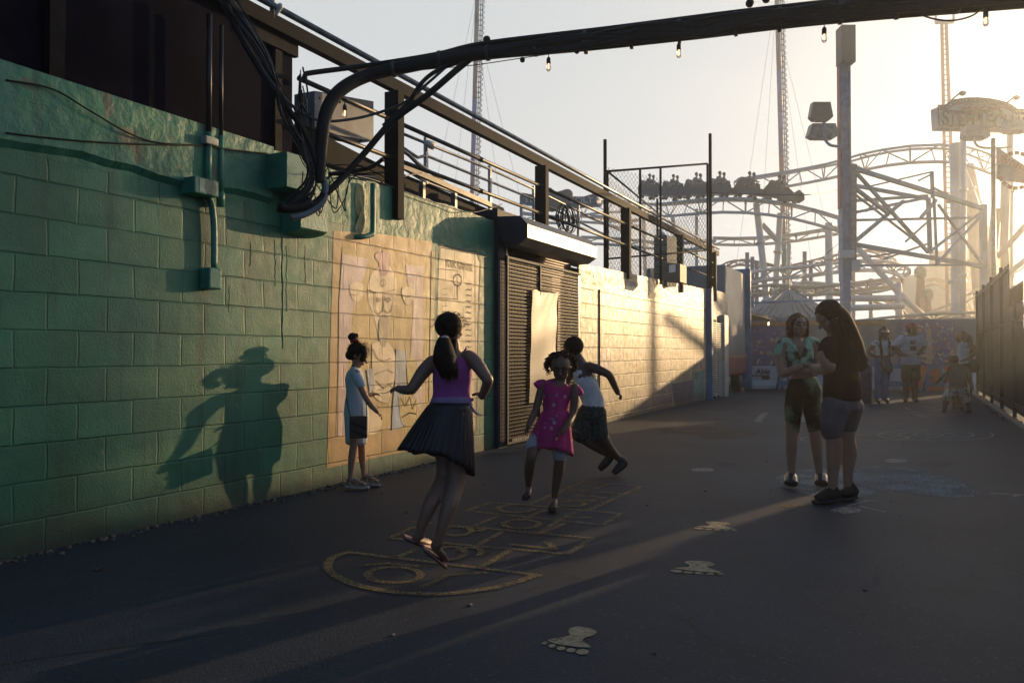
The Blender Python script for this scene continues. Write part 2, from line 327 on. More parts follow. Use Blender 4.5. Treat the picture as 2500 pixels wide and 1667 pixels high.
# painted footprints
def foot(heel,toe,width,flip,lab):
    mb=MB(); h_=V(G(*heel)); t_=V(G(*toe)); ax=t_-h_; L=ax.length; ax.normalize(); sd_=Vector((-ax.y,ax.x,0))*flip; c=h_.lerp(t_,.5)
    def T(u,v): p=c+ax*u*L+sd_*v*width; return Vector((p.x,p.y,Z1))
    sole=[(-.5,-.15),(-.47,.12),(-.38,.30),(-.22,.28),(-.08,.16),(.05,.18),(.15,.34),(.22,.42),(.27,.2),(.28,-.1),(.25,-.38),(.17,-.52),(.05,-.36),(-.10,-.18),(-.22,-.26),(-.38,-.30)]
    pts=cat([(u,v,0) for u,v in sole+[sole[0]]],3)[:-1]; cc=T(-.05,0); vs=[cc]+[T(p.x,p.y) for p in pts]; n=len(pts)
    mb.add(vs,[(0,1+i,1+(i+1)%n) for i in range(n)])
    for (u,v,r) in ((.42,.34,.10),(.42,.10,.075),(.40,-.12,.07),(.36,-.33,.062),(.30,-.52,.055)):
        mb.poly([T(u+r*math.cos(a),v+r*1.25*math.sin(a)) for a in np.linspace(0,2*math.pi,13)[:-1]])
    mb.build('painted_footprint',pcr,ground,lab)
foot((1430,1532),(1378,1592),.20,1,'largest painted cream footprint, nearest the camera on the asphalt')
foot((1712,1370),(1690,1402),.27,-1,'middle painted cream footprint on the asphalt')
foot((1755,1274),(1738,1295),.27,-1,'farthest painted cream footprint, below the talking women')
def blob(name,pts,m,lab,z=Z1):
    P=cat([(*G(*p)[:2],0) for p in pts+[pts[0]]],4)[:-1]; cx=sum(p.x for p in P)/len(P); cy=sum(p.y for p in P)/len(P)
    rnd=random.Random(len(lab)); n=len(P); P=[Vector((cx+(p.x-cx)*(1+rnd.uniform(-.06,.06)),cy+(p.y-cy)*(1+rnd.uniform(-.06,.06)),z)) for p in P]
    MB().add([Vector((cx,cy,z))]+P,[(0,1+i,1+(i+1)%n) for i in range(n)]).build(name,m,ground,lab)
def elp(cx,cy,rx,ry,n=10): return [(cx+rx*math.cos(2*math.pi*i/n),cy+ry*math.sin(2*math.pi*i/n)) for i in range(n)]
blob('painted_patch',[(1890,1185),(1930,1150),(2040,1145),(2180,1140),(2270,1155),(2340,1175),(2385,1200),(2360,1215),(2250,1210),(2170,1195),(2100,1215),(1990,1210)],pab,'large pale blue chalk patch under the two talking women')
blob('painted_patch',elp(1715,1147,28,5),paw,'small white oval paint spot left of the talking women')
blob('painted_patch',elp(2188,1125,28,5),paw,'small white oval paint spot right of the dark-haired woman')
blob('painted_patch',elp(2065,1246,38,8),paw,'white oval paint spot in front of the dark-haired woman shoes')
blob('painted_patch',elp(1775,1133,25,5),pao,'faint orange paint spot beside the small white oval')
blob('painted_patch',elp(2290,1132,40,6),pao,'faint ochre paint smear to the right')
blob('painted_patch',[(1600,1048),(1650,1042),(1740,1042),(1760,1048),(1830,1052),(1850,1058),(1790,1072),(1720,1070),(1690,1060),(1620,1056)],pao,'faded orange chalk drawing beyond the running boy')
blob('painted_patch',elp(1935,1235,30,6),pao,'faint orange paint spot ahead of the dark-haired woman')
ln=MB()
for rx,ry,cx,cy in ((140,14,2285,1062),(92,9,2285,1062),(52,5.5,2283,1062),(20,2.5,2283,1062),(72,8,2145,1068),(60,7,2015,1072),(25,3,2015,1072)): gline(ln,elp(cx,cy,rx,ry,28),.035,closed=True)
for a in range(14): x,y=2285+115*math.cos(a*.449),1062+11.5*math.sin(a*.449); gline(ln,[(x,y),(x+5,y)],.05)
ln.build('ring_marking',paw,ground,'concentric pale rings painted on the asphalt right of the talking women')
ln=MB(); gline(ln,[(1848,1030),(1868,1008)],.12); gline(ln,[(1958,1030),(1972,1008)],.12); gline(ln,[(1735,1018),(2400,1020)],.04); gline(ln,[(1720,1007),(1830,1010)],.04)
gline(ln,[(2070,1235),(2120,1222),(2140,1224)],.03); gline(ln,[(2100,1236),(2160,1250)],.03); gline(ln,[(2420,1205),(2500,1208),(2470,1212)],.04)
ln.build('lane_marking',paw,ground,'thin worn white lines painted across the asphalt')
ln=MB()
for a,b in (((2210,995),(2222,1000)),((2225,1005),(2250,1008)),((2245,990),(2300,1000)),((2270,1000),(2310,1006)),((2250,1012),(2330,1013)),((2280,988),(2330,994)),((2235,1012),(2262,1018)),((2290,1016),(2350,1011))): gline(ln,[a,b],.07)
ln.build('chalk_scribble',paw,ground,'pale chalk scribbles at the feet of the small boy in the cap')
rub=MB(); rnd=random.Random(3)
for i in range(260):
    y=rnd.uniform(2.3,8.2); x=W+.02+abs(rnd.gauss(0,.06)); r=rnd.uniform(.006,.022); rub.ball((x,y,r*.3),(r,r*1.3,r*.6),5,3)
for i in range(160):
    y=rnd.uniform(15,26); x=1.62-abs(rnd.gauss(0,.12)); r=rnd.uniform(.01,.05); rub.ball((x,y,r*.3),(r,r*1.3,r*.6),5,3)
for i in range(90):
    x=rnd.uniform(-4.3,1.3); y=rnd.uniform(2.6,20); r=rnd.uniform(.006,.016); rub.ball((x,y,r*.3),(r,r*1.6,r*.35),5,3)
rub.build('gravel',mat('gravel',(.10,.095,.09),.9,ns=30,var=.5)); setp(bpy.data.objects['gravel'],kind='stuff')
lf=thing('dry_leaf_clump','small dried leaf clump lying on the asphalt at lower left','leaf litter',V(G(240,1392)))
t=MB(); c=V(G(240,1392)); rnd=random.Random(31)
for i in range(9):
    a=rnd.uniform(0,6.28); d_=Vector((math.cos(a),math.sin(a),rnd.uniform(.1,.9)))*rnd.uniform(.02,.045); q_=d_.cross(Vector((0,0,1))).normalized()*.008; t.add([c,c+d_*.5+q_,c+d_,c+d_*.5-q_],[(0,1,2,3)])
t.build('leaves',mat('dry_leaf',(.09,.075,.055),.8),lf)
# ================= LEFT WALL =================
GR=(.040,.195,.120)
green=wallmat('green_block_paint',GR,(.025,.135,.09),blotch=None)
wall=thing('block_wall','teal green painted concrete block wall with fortune teller mural beside the alley','wall',(W,2,0))
DL=wy(1206)      # left edge of the shutter doorway
T=2.86
wm=MB(); rnd=random.Random(5)
ys=list(np.arange(-6,DL,.11))+[DL]; tops=[T+rnd.uniform(-.012,.012) for _ in ys]
wm.add([(W,y,-.05) for y in ys]+[(W,y,t) for y,t in zip(ys,tops)]+[(W-.3,y,t) for y,t in zip(ys,tops)],
  [(i,i+1,i+1+len(ys),i+len(ys)) for i in range(len(ys)-1)]+[(i+len(ys),i+1+len(ys),i+1+2*len(ys),i+2*len(ys)) for i in range(len(ys)-1)])
wm.build('wall_body',green,wall)
# plaster lip left of the conduits and rounded blob at base
lip=MB(); y1=wy(655); n=60
for i in range(n+1): pass
ysl=np.linspace(-6,y1,n); zl=[2.44+.02*math.sin(i*.9)+rnd.uniform(-.015,.015)-max(0,(6-abs(i-40)))*.008 for i in range(n)]
lip.add([(W-.01,y,z-.05) for y,z in zip(ysl,zl)]+[(W+.045,y,z) for y,z in zip(ysl,zl)]+[(W+.05,y,T+.015) for y in ysl]+[(W-.1,y,T+.015) for y in ysl],
  [(k*n+i,k*n+i+1,(k+1)*n+i+1,(k+1)*n+i) for k in range(3) for i in range(n-1)])
lip.build('plaster_band',wallmat('green_plaster',GR,(.04,.17,.13),zmax=-5,ns=2.5,blotch=[((.09,.12,.085),3.0,.60)]),wall,'rough plastered green band along the top of the near wall')
for x_,ya,yb,r_ in ((690,560,850,.010),(672,585,700,.006),(700,600,760,.005),(612,590,650,.005),(560,700,760,.004),(745,600,690,.005)):
    rnd=random.Random(x_); P=[]
    for i in range(14):
        y_=ya+(yb-ya)*i/13; p=PX(x_+rnd.uniform(-1.5,1.5),y_,W); P.append((W+.001,p[1],p[2]))
    MB().tube(cat(P,2),[r_*rnd.uniform(.25,.6) for _ in range(27)],6).build('paint_drip',wallmat('drip_paint',(.20,.30,.14),(.10,.24,.13),zmax=-5,ns=20,dirt=False),wall)
def dec(pts,layer,name,m,lab=None,parent=wall,mb=None):
    """painted area on the wall plane, from photo pixels"""
    X=W+.0022*layer; P=[PX(x,y,W) for x,y in pts]; P=[(X,p[1],p[2]) for p in P]
    t=mb or MB(); t.poly(P)
    if mb is None: return t.build(name,m,parent,lab)
pm=lambda n,c,**k: wallmat('mural_'+n,c,**k)
def cr(x,y): return (780+x/2.571,540+y/2.571)   # coordinates read in the mural crop
def crl(L): return [cr(*p) for p in L]
dec(crl([(88,60),(425,85),(705,130),(690,1400),(560,1440),(45,1550)]),1,'mural_panel',pm('orange',(.52,.34,.15)),'orange bordered fortune teller mural panel')
dec(crl([(140,165),(690,225),(650,1390),(480,1300),(100,1345)]),2,'mural_ground',pm('ochre',(.52,.37,.15)))
def sm_(L,n=3): return [(p.x,p.y) for p in cat([(x,y,0) for x,y in L],n)]
lil=pm('lilac',(.58,.44,.40)); pale=pm('cream',(.78,.62,.40)); blu=pm('blue',(.34,.40,.46)); 
t=MB()
dec(crl([(140,208),(298,235)]+sm_([(298,235),(285,320),(262,400),(240,480),(205,560),(195,700)])+[(175,880),(160,1345),(112,1350),(118,700),(120,500)]),3,'',None,mb=t)
dec(crl(sm_([(538,275),(545,350),(560,420),(585,500),(580,620),(570,800)])+[(560,900),(600,1200),(640,1180),(648,285)]),3,'',None,mb=t)
t.build('mural_curtain',lil,wall,'pale lilac curtains painted in the mural')
t=MB()
dec(crl(sm_([(305,520),(300,420),(320,340),(370,285),(400,275),(440,285),(475,350),(480,420),(475,480),(450,540),(445,620),(430,700),(420,760),(400,790),(370,760),(350,640),(325,560)])),3,'',None,mb=t)
dec(crl(sm_([(185,400),(215,385),(265,390),(272,430),(262,480),(235,505),(205,495),(188,450)])),4,'',None,mb=t)
dec(crl(sm_([(515,420),(545,412),(585,430),(580,490),(550,525),(525,500),(512,455)])),4,'',None,mb=t)
dec(crl(sm_([(325,770),(380,750),(440,775),(475,860),(470,980),(440,1080),(420,1140),(340,1100),(325,960)])),4,'',None,mb=t)
t.build('mural_figure',pale,wall,'pale turbaned fortune teller figure painted in the mural')
t=MB(); dec(crl(sm_([(370,620),(400,600),(435,620),(430,700),(405,790),(375,760),(365,690)])),5,'',None,mb=t); t.build('mural_beard',pm('greige',(.36,.29,.19)),wall)
t=MB(); dec(crl(sm_([(350,240),(345,215),(370,190),(385,205),(400,185),(415,205),(435,200),(432,260),(430,320),(395,345),(375,320),(370,260)])),4,'',None,mb=t); t.build('mural_plume',pm('pink',(.55,.30,.30)),wall)
t=MB(); dec(crl([(475,800),(540,815),(535,1000),(520,1290),(450,1310),(455,1150),(470,1000)]),5,'',None,mb=t); dec(crl([(290,930),(330,925),(340,1050),(310,1075)]),5,'',None,mb=t); t.build('mural_sash',blu,wall)
t=MB(); dec(crl(sm_([(490,1100),(540,1085),(600,1110),(620,1170),(590,1250),(530,1285),(500,1230)])),6,'',None,mb=t); dec(crl(sm_([(540,850),(600,870),(618,960),(610,1080),(560,1060),(545,960)])),4,'',None,mb=t); t.build('mural_drum',pm('gold',(.50,.38,.14)),wall)
t=MB(); dec(crl(sm_([(300,1170),(360,1190),(385,1270),(350,1330),(300,1340)])),5,'',None,mb=t); t.build('mural_ball',pale,wall)
# face and hand drawing strokes
def stroke(mb,L,w=.012,layer=6,crp=True):
    X=W+.0022*layer; P=[PX(*(cr(*p) if crp else p),W) for p in L]
    for a,b in zip(P[:-1],P[1:]):
        a=np.array(a);b=np.array(b); d=b-a; l=np.hypot(d[1],d[2]); 
        if l<1e-6: continue
        nx=np.array([0,-d[2],d[1]])/l*w/2; mb.poly([(X,*(p[1:])) for p in (a-nx,b-nx,b+nx,a+nx)])
t=MB()
for L in ([(345,440),(345,560),(370,585),(395,560),(400,470)],[(400,470),(395,540),(405,560),(430,575)],[(430,575),(450,560),(470,480)],[(415,490),(430,480),(445,495),(430,508),(415,490)],[(352,490),(366,482),(380,495),(366,505),(352,490)],[(375,600),(400,590),(430,605)],[(395,365),(385,380),(385,400),(397,412),(408,395),(405,372),(395,365)],
   [(305,430),(350,450),(430,440),(470,430)],[(330,800),(360,860),(400,880),(440,860)],[(345,960),(420,930),(460,950)],[(350,1000),(400,1050),(455,1010)],[(370,1060),(430,1020),(450,1040)],[(190,460),(230,465)],[(520,470),(560,475)],[(500,1110),(530,1160),(560,1100),(575,1180),(600,1120)],[(510,1230),(560,1200),(600,1210)]): stroke(t,L)
t.build('mural_outline',pm('umber',(.44,.33,.18)),wall)
gold=pm('goldline',(.40,.32,.14)); t=MB(); stroke(t,[(712,190),(705,600),(695,1130)],.07,3); t.build('mural_stripe',gold,wall,'speckled gold stripe painted between mural and text panel')
# text panel
dec(crl([(752,150),(985,195),(990,235),(1003,260),(990,1290),(960,1360),(740,1400),(738,600)]),1,'text_panel',pm('panel',(.66,.52,.30),col2=(.58,.48,.30)),'cream fortune text panel painted beside the mural')
dk=mat('text_ink',(.13,.12,.10),.7); t=MB()
stroke(t,[(752,152),(985,196),(1008,250),(995,640),(985,1290),(962,1365)],.016,3); stroke(t,[(748,250),(760,165),(975,208),(978,1300)],.008,3); stroke(t,[(740,480),(745,300),(760,300),(860,310),(865,490),(740,480)],.008,3)
for k in range(9): a=k*.7; stroke(t,[(865+28*math.cos(a),370+38*math.sin(a)),(865+28*math.cos(a+.9),370+38*math.sin(a+.9))],.012,3)
stroke(t,[(865,400),(865,480)],.012,3)
for k in range(13):
    y=395+k*36; stroke(t,[(918,y),(930,y-5),(938,y+2),(950,y-2)],.012,3); stroke(t,[(770,y+30),(800,y+28)],.006,3)
t.build('panel_lettering',dk,wall)
pp=PX(*cr(790,268),W); text('YOUR FORTUNE','panel_title',pm('title',(.42,.27,.13)),wall,(W+.006,pp[1],pp[2]-.03),(0,1,0),(0,0,1),.13,'words YOUR FORTUNE painted on the cream panel',.001,width=PX(*cr(962,250),W)[1]-pp[1])
# dark sign above the wall
up=thing('upper_building','dark purplish painted upper storey wall above the green block wall','building',(W,0,T))
pur=mat('dark_purple_paint',(.006,.006,.013),.8,spec=.03,var=.3,ns=3,bump=.3,bs=40,bd=.004); blk=mat('black_painted_steel',(.009,.009,.011),.7,spec=.1,var=.3,ns=8,bump=.25,bs=50)
UE=wy(733,240); 
MB().box((W-.09,-6,T-.02),(W-1.5,UE,3.93)).build('wall',pur,up)
y=wy(148,120,W); MB().box((W-.09,y-.05,T),(W-.03,y+.05,3.9)).build('batten',blk,up)
y=wy(692,200); MB().box((W-.09,y-.04,T),(W-.05,y+.04,3.74)).build('batten',blk,up)
MB().box((W-.09,UE-.55,3.75),(W-.04,UE+.02,3.93)).build('head_trim',blk,up)
MB().box((W-.3,-6,3.92),(W+.12,UE-.75,4.25)).build('eave',blk,up)
MB().box((W-.5,-6,4.25),(W+.3,UE-1.1,4.4)).build('roof_overhang',blk,up)
# ================= RAILING =================
rail=thing('deck_railing','heavy black steel railing with square posts on top of the alley wall','railing',(W,6,T))
steel=mat('railing_steel',(.007,.007,.008),.7,spec=.08,var=.35,ns=5,bump=.2,bs=60,bd=.003); galv=mat('galvanised_pipe',(.22,.22,.22),.38,.6,var=.3,ns=9)
RZ=wz(1740,622)
rz0=3.93
t=MB(); t.bar((W-.02,UE-1.6,rz0),(W-.02,wy(1752,620)+.1,rz0-.06),.08,.12); t.build('top_beam',steel,rail)
t=MB(); t.tube([(W+.02,UE-1.7,rz0+.12),(W+.02,wy(1752,620)+.1,rz0+.06)],.028,8); t.build('top_pipe',galv,rail)
posts=[(965,.17),(1325,.16),(1530,.16),(1660,.16),(1742,.18)]; PYs=[wy(a,500) for a,b in posts]
for (a,b),y in zip(posts,PYs): MB().box((W-.10,y-.05,2.55),(W+.07,y+.055,rz0-.08)).build('post',steel,rail)
brz=mat('worn_pipe',(.05,.045,.04),.45,.5,var=.4,ns=7)
for (pa,pb) in (((979,304),(1314,451)),((979,395),(1314,518))):
    z=(wz(*pa)+wz(*pb))/2; segs=[UE]+PYs
    for a,b in zip(segs[:-1],segs[1:]): MB().tube([(W+.0,a-.02,z),(W+.0,b+.02,z)],.024,8).build('rail_pipe',brz,rail)
    y=(PYs[0]+PYs[1])/2; MB().tube([(W,y-.05,z),(W,y+.05,z)],.032,8).build('pipe_coupling',brz,rail)
# second, lighter ramp railing behind
r2=thing('ramp_railing','thin grey three-pipe ramp railing behind the black deck railing','railing',(W-.9,8,T))
X2=W-.75
def p2(x,y): return PX(x,y,X2)
for pts in ([(979,325),(1040,350),(1200,415),(1310,465),(1420,520),(1530,570)],[(979,358),(1020,385),(1040,380),(1200,445),(1310,490),(1420,545),(1530,600)],[(975,405),(1040,445),(1200,505),(1315,555)]):
    MB().tube([p2(*p) for p in pts],.02,8).build('rail_pipe',galv,r2)
for a,y0,y1 in ((1040,335,455),(1196,405,535),(1303,455,560),(1412,500,565)):
    A=p2(a,y0);B=p2(a,y1); MB().bar(A,(A[0],A[1],min(B[2],3.0)-.4),.04,.05).build('post',galv,r2)
MB().tube([p2(960,350),p2(1000,380),p2(1020,400),p2(1080,440)],.025,8).build('brace_pipe',galv,r2)
# dark sloping deck edge and rafters
dk_=thing('deck_edge','dark timber deck edge sloping behind the railing above the green wall','deck',(W-1,8,T))
t=MB(); A=PX(925,400,W-.35);B=PX(1215,520,W-.35); 
t.add([(W-.35,A[1]-1.2,A[2]+.12),(W-.35,A[1],A[2]),(W-.35,B[1],B[2]),(W-.35,B[1],T-.1),(W-.35,A[1]-1.2,T-.1),(W-2.2,A[1]-1.2,A[2]+.12),(W-2.2,A[1],A[2]),(W-2.2,B[1],B[2])],[(0,1,2,3,4),(0,5,6,1),(1,6,7,2)]); t.build('fascia',blk,dk_)
t=MB(); t.bar((W-.28,A[1],A[2]+.05),(W-.28,B[1],B[2]+.03),.05,.06); t.build('trim',brz,dk_)
for px_ in (1030,1108,1225,1300): y=wy(px_,450,W-.25); MB().box((W-.28,y-.02,2.7),(W-.22,y+.03,3.12)).build('stud',galv,dk_)
# sign backs / grey panel behind conduit bend
t=thing('metal_cabinet','grey riveted sheet metal panel behind the cable bend','cabinet',V(PX(800,340,W-.3)))
A=PX(745,215,W-.35);B=PX(910,345,W-.35)
pc=[PX(768,222,W-.35),PX(912,248,W-.35),PX(912,345,W-.35),PX(768,320,W-.35)]
gp_=mat('grey_sheet_metal',(.12,.125,.14),.5,.3,var=.25,ns=5,bump=.2)
MB().prism(pc,(-.25,0,0)).build('panel',gp_,t)
for a in (780,830,880,905):
    for b in (0,1): p=PX(a,240+b*85+(a-780)*.2,W-.35); m_=MB(); m_.ball((p[0],p[1],p[2]),.012,6,4); m_.build('rivet',blk,t)
# roof deck behind the wall (keeps sky light out)
dck=MB().box((W-8,-6,2.5),(W-.32,34,2.6)).build('flat_roof',mat('roof_membrane',(.08,.08,.08),.8)); setp(dck,'flat dark roof behind the alley wall top','roof')
# ================= CONDUITS ON THE GREEN WALL =================
gpa=mat('green_metal_paint',(.045,.20,.145),.4,var=.25,ns=6,bump=.25,bs=40)
def wp(x,y,o=.05): p=PX(x,y,W); return (W+o,p[1],p[2])
def run(px,y0,y1,o=.04,dy=0): a=wp(px,y0,o); b=wp(px,y1,o); return [a,(a[0],a[1]+dy,b[2])]
c1=thing('wall_conduit','thicker electrical conduit dropping down the dark and green wall into a junction box','conduit',V(wp(493,300)))
a=wp(497,40,.06); 
MB().tube([a,(a[0],a[1],wz(492,325))],.021,10).build('upper_pipe',mat('dark_conduit',(.05,.05,.055),.35,.5),c1)
b=(a[0],a[1],wz(492,325)); MB().tube([b,(a[0],a[1]-.01,wz(490,455))],.026,10).build('lower_pipe',gpa,c1)
MB().tube(cat([wp(495,482,.05),wp(505,500,.05),wp(511,560,.05),wp(511,655,.05)],5),.024,10).build('offset_pipe',gpa,c1)
y=a[1]; j=wp(503,680,.05); MB().box((W,j[1]-.06,wz(500,707)),(W+.10,j[1]+.06,wz(500,655))).build('junction_box',gpa,c1,bevel=.012)
j=wp(495,348); t=MB(); t.box((W,j[1]-.06,j[2]-.03),(W+.10,j[1]+.06,j[2]+.03)); t.build('strap',mat('white_old_paint',(.4,.42,.4),.5),c1,bevel=.01)
c2=thing('wall_conduit','thinner electrical conduit beside the thicker one, ending in a small fitting','conduit',V(wp(525,300)))
a=wp(529,65,.05); MB().tube([a,(a[0],a[1],wz(524,333))],.015,8).build('upper_pipe',MC['dark_conduit'],c2)
MB().tube([(a[0],a[1],wz(524,333)),(a[0],a[1],wz(520,480))],.021,8).build('lower_pipe',gpa,c2)
t=MB(); t.tube([(a[0],a[1],wz(520,470)),(a[0],a[1],wz(520,480)),(a[0],a[1],wz(520,505))],[.03,.032,.03],10); t.build('fitting',gpa,c2)
t=thing('vent_box','green wall box with round perforated grille on the conduit','vent box',V(wp(470,460)))
b0=wp(445,435);b1=wp(498,487); MB().box((W,b0[1]-.02,b1[2]),(W+.15,b1[1],b0[2])).build('box',gpa,t,bevel=.008)
m_=MB(); cx,cy_,cz=W+.1515,(b0[1]+b1[1])/2+.02,(b0[2]+b1[2])/2
m_.box((W+.15,b0[1]+.02,b1[2]+.012),(W+.153,b1[1]-.01,b0[2]-.012)); m_.build('grille_plate',mat('grille_grey',(.16,.24,.21),.4,.4),t)
m_=MB()
for k in range(6):
    for q_ in range(max(1,k*6)):
        a_=2*math.pi*q_/max(1,k*6); r_=k*.0105; m_.box((W+.1525,cy_+r_*math.cos(a_)-.0025,cz+r_*math.sin(a_)-.0025),(W+.1545,cy_+r_*math.cos(a_)+.0025,cz+r_*math.sin(a_)+.0025))
m_.build('grille_hole',blk,t,kind='stuff')
t=thing('green_duct_box','large green painted box at the wall top left of the cable bundle','box',V(wp(690,430)))
y0,y1=wy(640,420),wy(735,420); MB().box((W,y0,wz(640,463)),(W+.26,y1-.1,wz(640,378))).build('box',gpa,t,bevel=.006)
t=thing('cable_guard','curved green sheet metal guard under the cable bundle','cable guard',V(wp(740,520)))
y0=wy(690,520); y1=wy(778,520); zt=wz(750,470)
pts=[(W,y0,zt),(W,y0,wz(700,572))]+[(W+.2*math.sin(a),y0,wz(700,572)+.05*(1-math.cos(a))-.0) for a in np.linspace(.2,1.4,5)]+[(W+.21,y0,zt)]
MB().prism(pts,(0,y1-y0-.12,0)).build('shell',gpa,t)
t=thing('bent_pipe','short green pipe bent into a J on the plaster by the mural','pipe',V(wp(895,520)))
a=wp(898,450,.06);MB().tube(cat([a,(a[0],a[1],wz(898,560)),(a[0],a[1]-.03,wz(898,575)),(a[0]-.02,a[1]-.16,wz(890,583)),(W-.02,a[1]-.2,wz(890,583))],5),.026,10).build('pipe',gpa,t)
t=thing('plaster_patch','crumbly ochre plaster patch beside the J-shaped pipe','plaster patch',V(wp(880,520)))
m_=MB(); rnd=random.Random(9); c_=wp(880,505,0)
P=[wp(x,y,.004) for x,y in sm_([(870,452),(888,455),(893,480),(890,520),(894,555),(880,572),(864,560),(872,530),(865,500),(866,470)],3)]
m_.add([wp(878,510,.03)]+P,[(0,1+i,1+(i+1)%len(P)) for i in range(len(P))]); m_.build('plaster',wallmat('ochre_plaster',(.36,.28,.13),(.14,.2,.11),zmax=-5,ns=14),t)
# thin cables on the wall
rub_=mat('black_rubber',(.009,.009,.010),.5,spec=.25,var=.3,ns=20); rubg=mat('grey_cable',(.055,.06,.065),.45,var=.3,ns=20)
def cable(name,lab,pts,r,m=rub_,n=5,seg=7,group=None):
    o=MB().tube(cat(pts,seg),r,n).build(name,m); setp(o,lab,'cable',group); return o
cable('wall_cable','thin black cable sagging from the dark upper wall across the green plaster to the conduits',[wp(0,200,.06),wp(110,222,.07),wp(200,275,.08),wp(300,330,.07),wp(380,352,.06),wp(485,358,.06)],.006)
cable('wall_cable','lower thin cable crossing the green wall nearly level to the conduits',[wp(0,328,.06),wp(130,342,.05),wp(250,352,.06),wp(400,357,.06),wp(490,357,.06)],.006)
cable('wall_cable','short thin cable from the conduits to the green duct box',[wp(490,357,.06),wp(560,370,.07),wp(640,378,.07)],.007)
# ================= OVERHEAD CABLE BUNDLE =================
cb_=thing('cable_conduit','thick black conduit rising from the green wall and crossing above the alley','conduit',V(PX(740,520,W+.15)))
def dp(x,y): # depth of the crossing at display x
    return np.interp(x,[640,745,850,1100,2352],[5.7,5.9,6.1,5.95,5.0])
def O(x,y,k=0): return DD(x,y,dp(x,y)+k)
main=[O(735,420),O(735,385),O(740,310),O(752,250),O(785,205),O(850,172),O(950,150),O(1050,130),O(1150,118),O(1350,98),O(1600,68),O(1900,32),O(2400,-10)]
def rr_(x0,x1,n): return [x0+(x1-x0)*i/(n-1) for i in range(n)]
MB().tube(cat(main,6),catr([.036,.042,.050,.050,.050,.050,.050,.05,.052,.06,.068,.07,.07],6),12).build('main_conduit',rub_,cb_)
MB().tube(cat([O(700,182),O(702,172),O(720,167),O(850,150),O(1000,126),O(1115,100),O(1400,66),O(1700,28),O(2000,-5)],5),.019,8).build('upper_conduit',rub_,cb_)
for x,y,s_ in ((1118,92,1),(1722,8,1),(1760,-2,1),(1200,138,.7),(1325,118,.7)): p=O(x,y); jo=MB(); jo.ball(p,(.03*s_,.03*s_,.03*s_),8,5); jo.build('coupling',rub_,cb_)
rnd=random.Random(21)
# bundle of loose cables hugging the conduit
for i in range(16):
    o=rnd.uniform(-.03,.05); v=rnd.uniform(-12,16)
    pts=[O(1000+rnd.uniform(-20,20),142+v),O(1100,126+v*.6,o),O(1300,100+v*.9+rnd.uniform(-9,9),-.08),O(1500,78+rnd.uniform(-24,18),-.09),O(1620,64+rnd.uniform(-22,20),-.09),O(1750,48+rnd.uniform(-26,16),-.09),O(1880,34+rnd.uniform(-24,16),-.09),O(2000,20+rnd.uniform(-24,14),-.09),O(2400,-14+rnd.uniform(-18,14),-.09)]
    cable('bundled_cable','black cable strapped along the overhead conduit',pts,rnd.uniform(.006,.016),group='cables strapped to the overhead conduit')
cable('swooping_cable','thick black cable swooping from the overhead conduit down to the green wall box',[O(1100,120),O(1050,160),O(980,220),O(900,280),O(830,360),O(760,435),O(700,478),O(640,475)],.026,n=8)
cable('swooping_cable','black cable branching off high near the conduit and joining the thick one',[O(1150,115),O(1060,140),O(1000,165),O(965,195),O(935,240),O(880,290)],.017,n=8)
cable('swooping_cable','black cable looping level from the conduit bend to the swooping cable',[O(755,400),O(800,395),O(850,385),O(880,365)],.016,n=8)
cable('swooping_cable','grey cable arcing from top left down under the bend and up to the conduit',[O(490,-20),O(540,60),O(590,140),O(640,210),O(690,258),O(740,278),O(800,275),O(860,262),O(930,235),O(990,185),O(1050,135),O(1110,112),O(1200,100)],.011,rubg,n=8)
cable('swooping_cable','thick black cable running from the eave at top left down to the wall bundle',[O(510,-20),O(545,70),O(600,165),O(650,235),O(690,290),O(715,340),O(735,410)],.022,n=8)
for i in range(16):
    dx=rnd.uniform(-14,14);dx2=rnd.uniform(-22,22)
    st=(500+dx*2,-30) if i%2 else (690+dx*.4,170+rnd.uniform(-20,40))
    mid=(610+dx,130+rnd.uniform(-15,20)) if i%2 else (690+dx*1.2,240+rnd.uniform(-20,20))
    cable('tangled_cable','thin black cable in the tangle above the green wall box',[O(*st,rnd.uniform(-.1,.1)),O(*mid,rnd.uniform(-.1,.1)),O(665+dx2 if i%2 else 700+dx2,275+rnd.uniform(-15,15)),O(705+dx2*.8,350+rnd.uniform(-15,15)),O(715+dx*.8,410),O(690+dx*1.5,455+rnd.uniform(-8,8)),O(650+dx,480+rnd.uniform(-8,8))],rnd.uniform(.004,.011),rub_ if i%5 else rubg,group='tangle of cables above the wall box')
for i in range(7):
    x=rnd.uniform(690,760); pts=[O(x,rnd.uniform(370,430)),O(x+rnd.uniform(-10,40),rnd.uniform(460,500)),O(x+rnd.uniform(10,50),rnd.uniform(430,470)),O(x+60,rnd.uniform(380,410)),O(x+140,rnd.uniform(380,420))]
    cable('loose_wire','thin loose wire looping beside the conduit foot',pts,.0045,group='loose wires at the conduit foot')
cable('loose_wire','thin wire drooping along the wall top from the conduit foot to the shutter',[O(770,395),wp(900,440,.05),wp(980,470,.05),wp(1080,505,.05),wp(1140,520,.08),wp(1210,500,.1)],.006,rubg)
cable('loose_wire','white cord strung low across the posts behind the green wall top',[wp(860,425,-.1),wp(930,430,-.1),wp(975,445,-.15),wp(1030,425,-.2),wp(1070,418,-.2)],.007,mat('white_cord',(.4,.38,.33),.5))
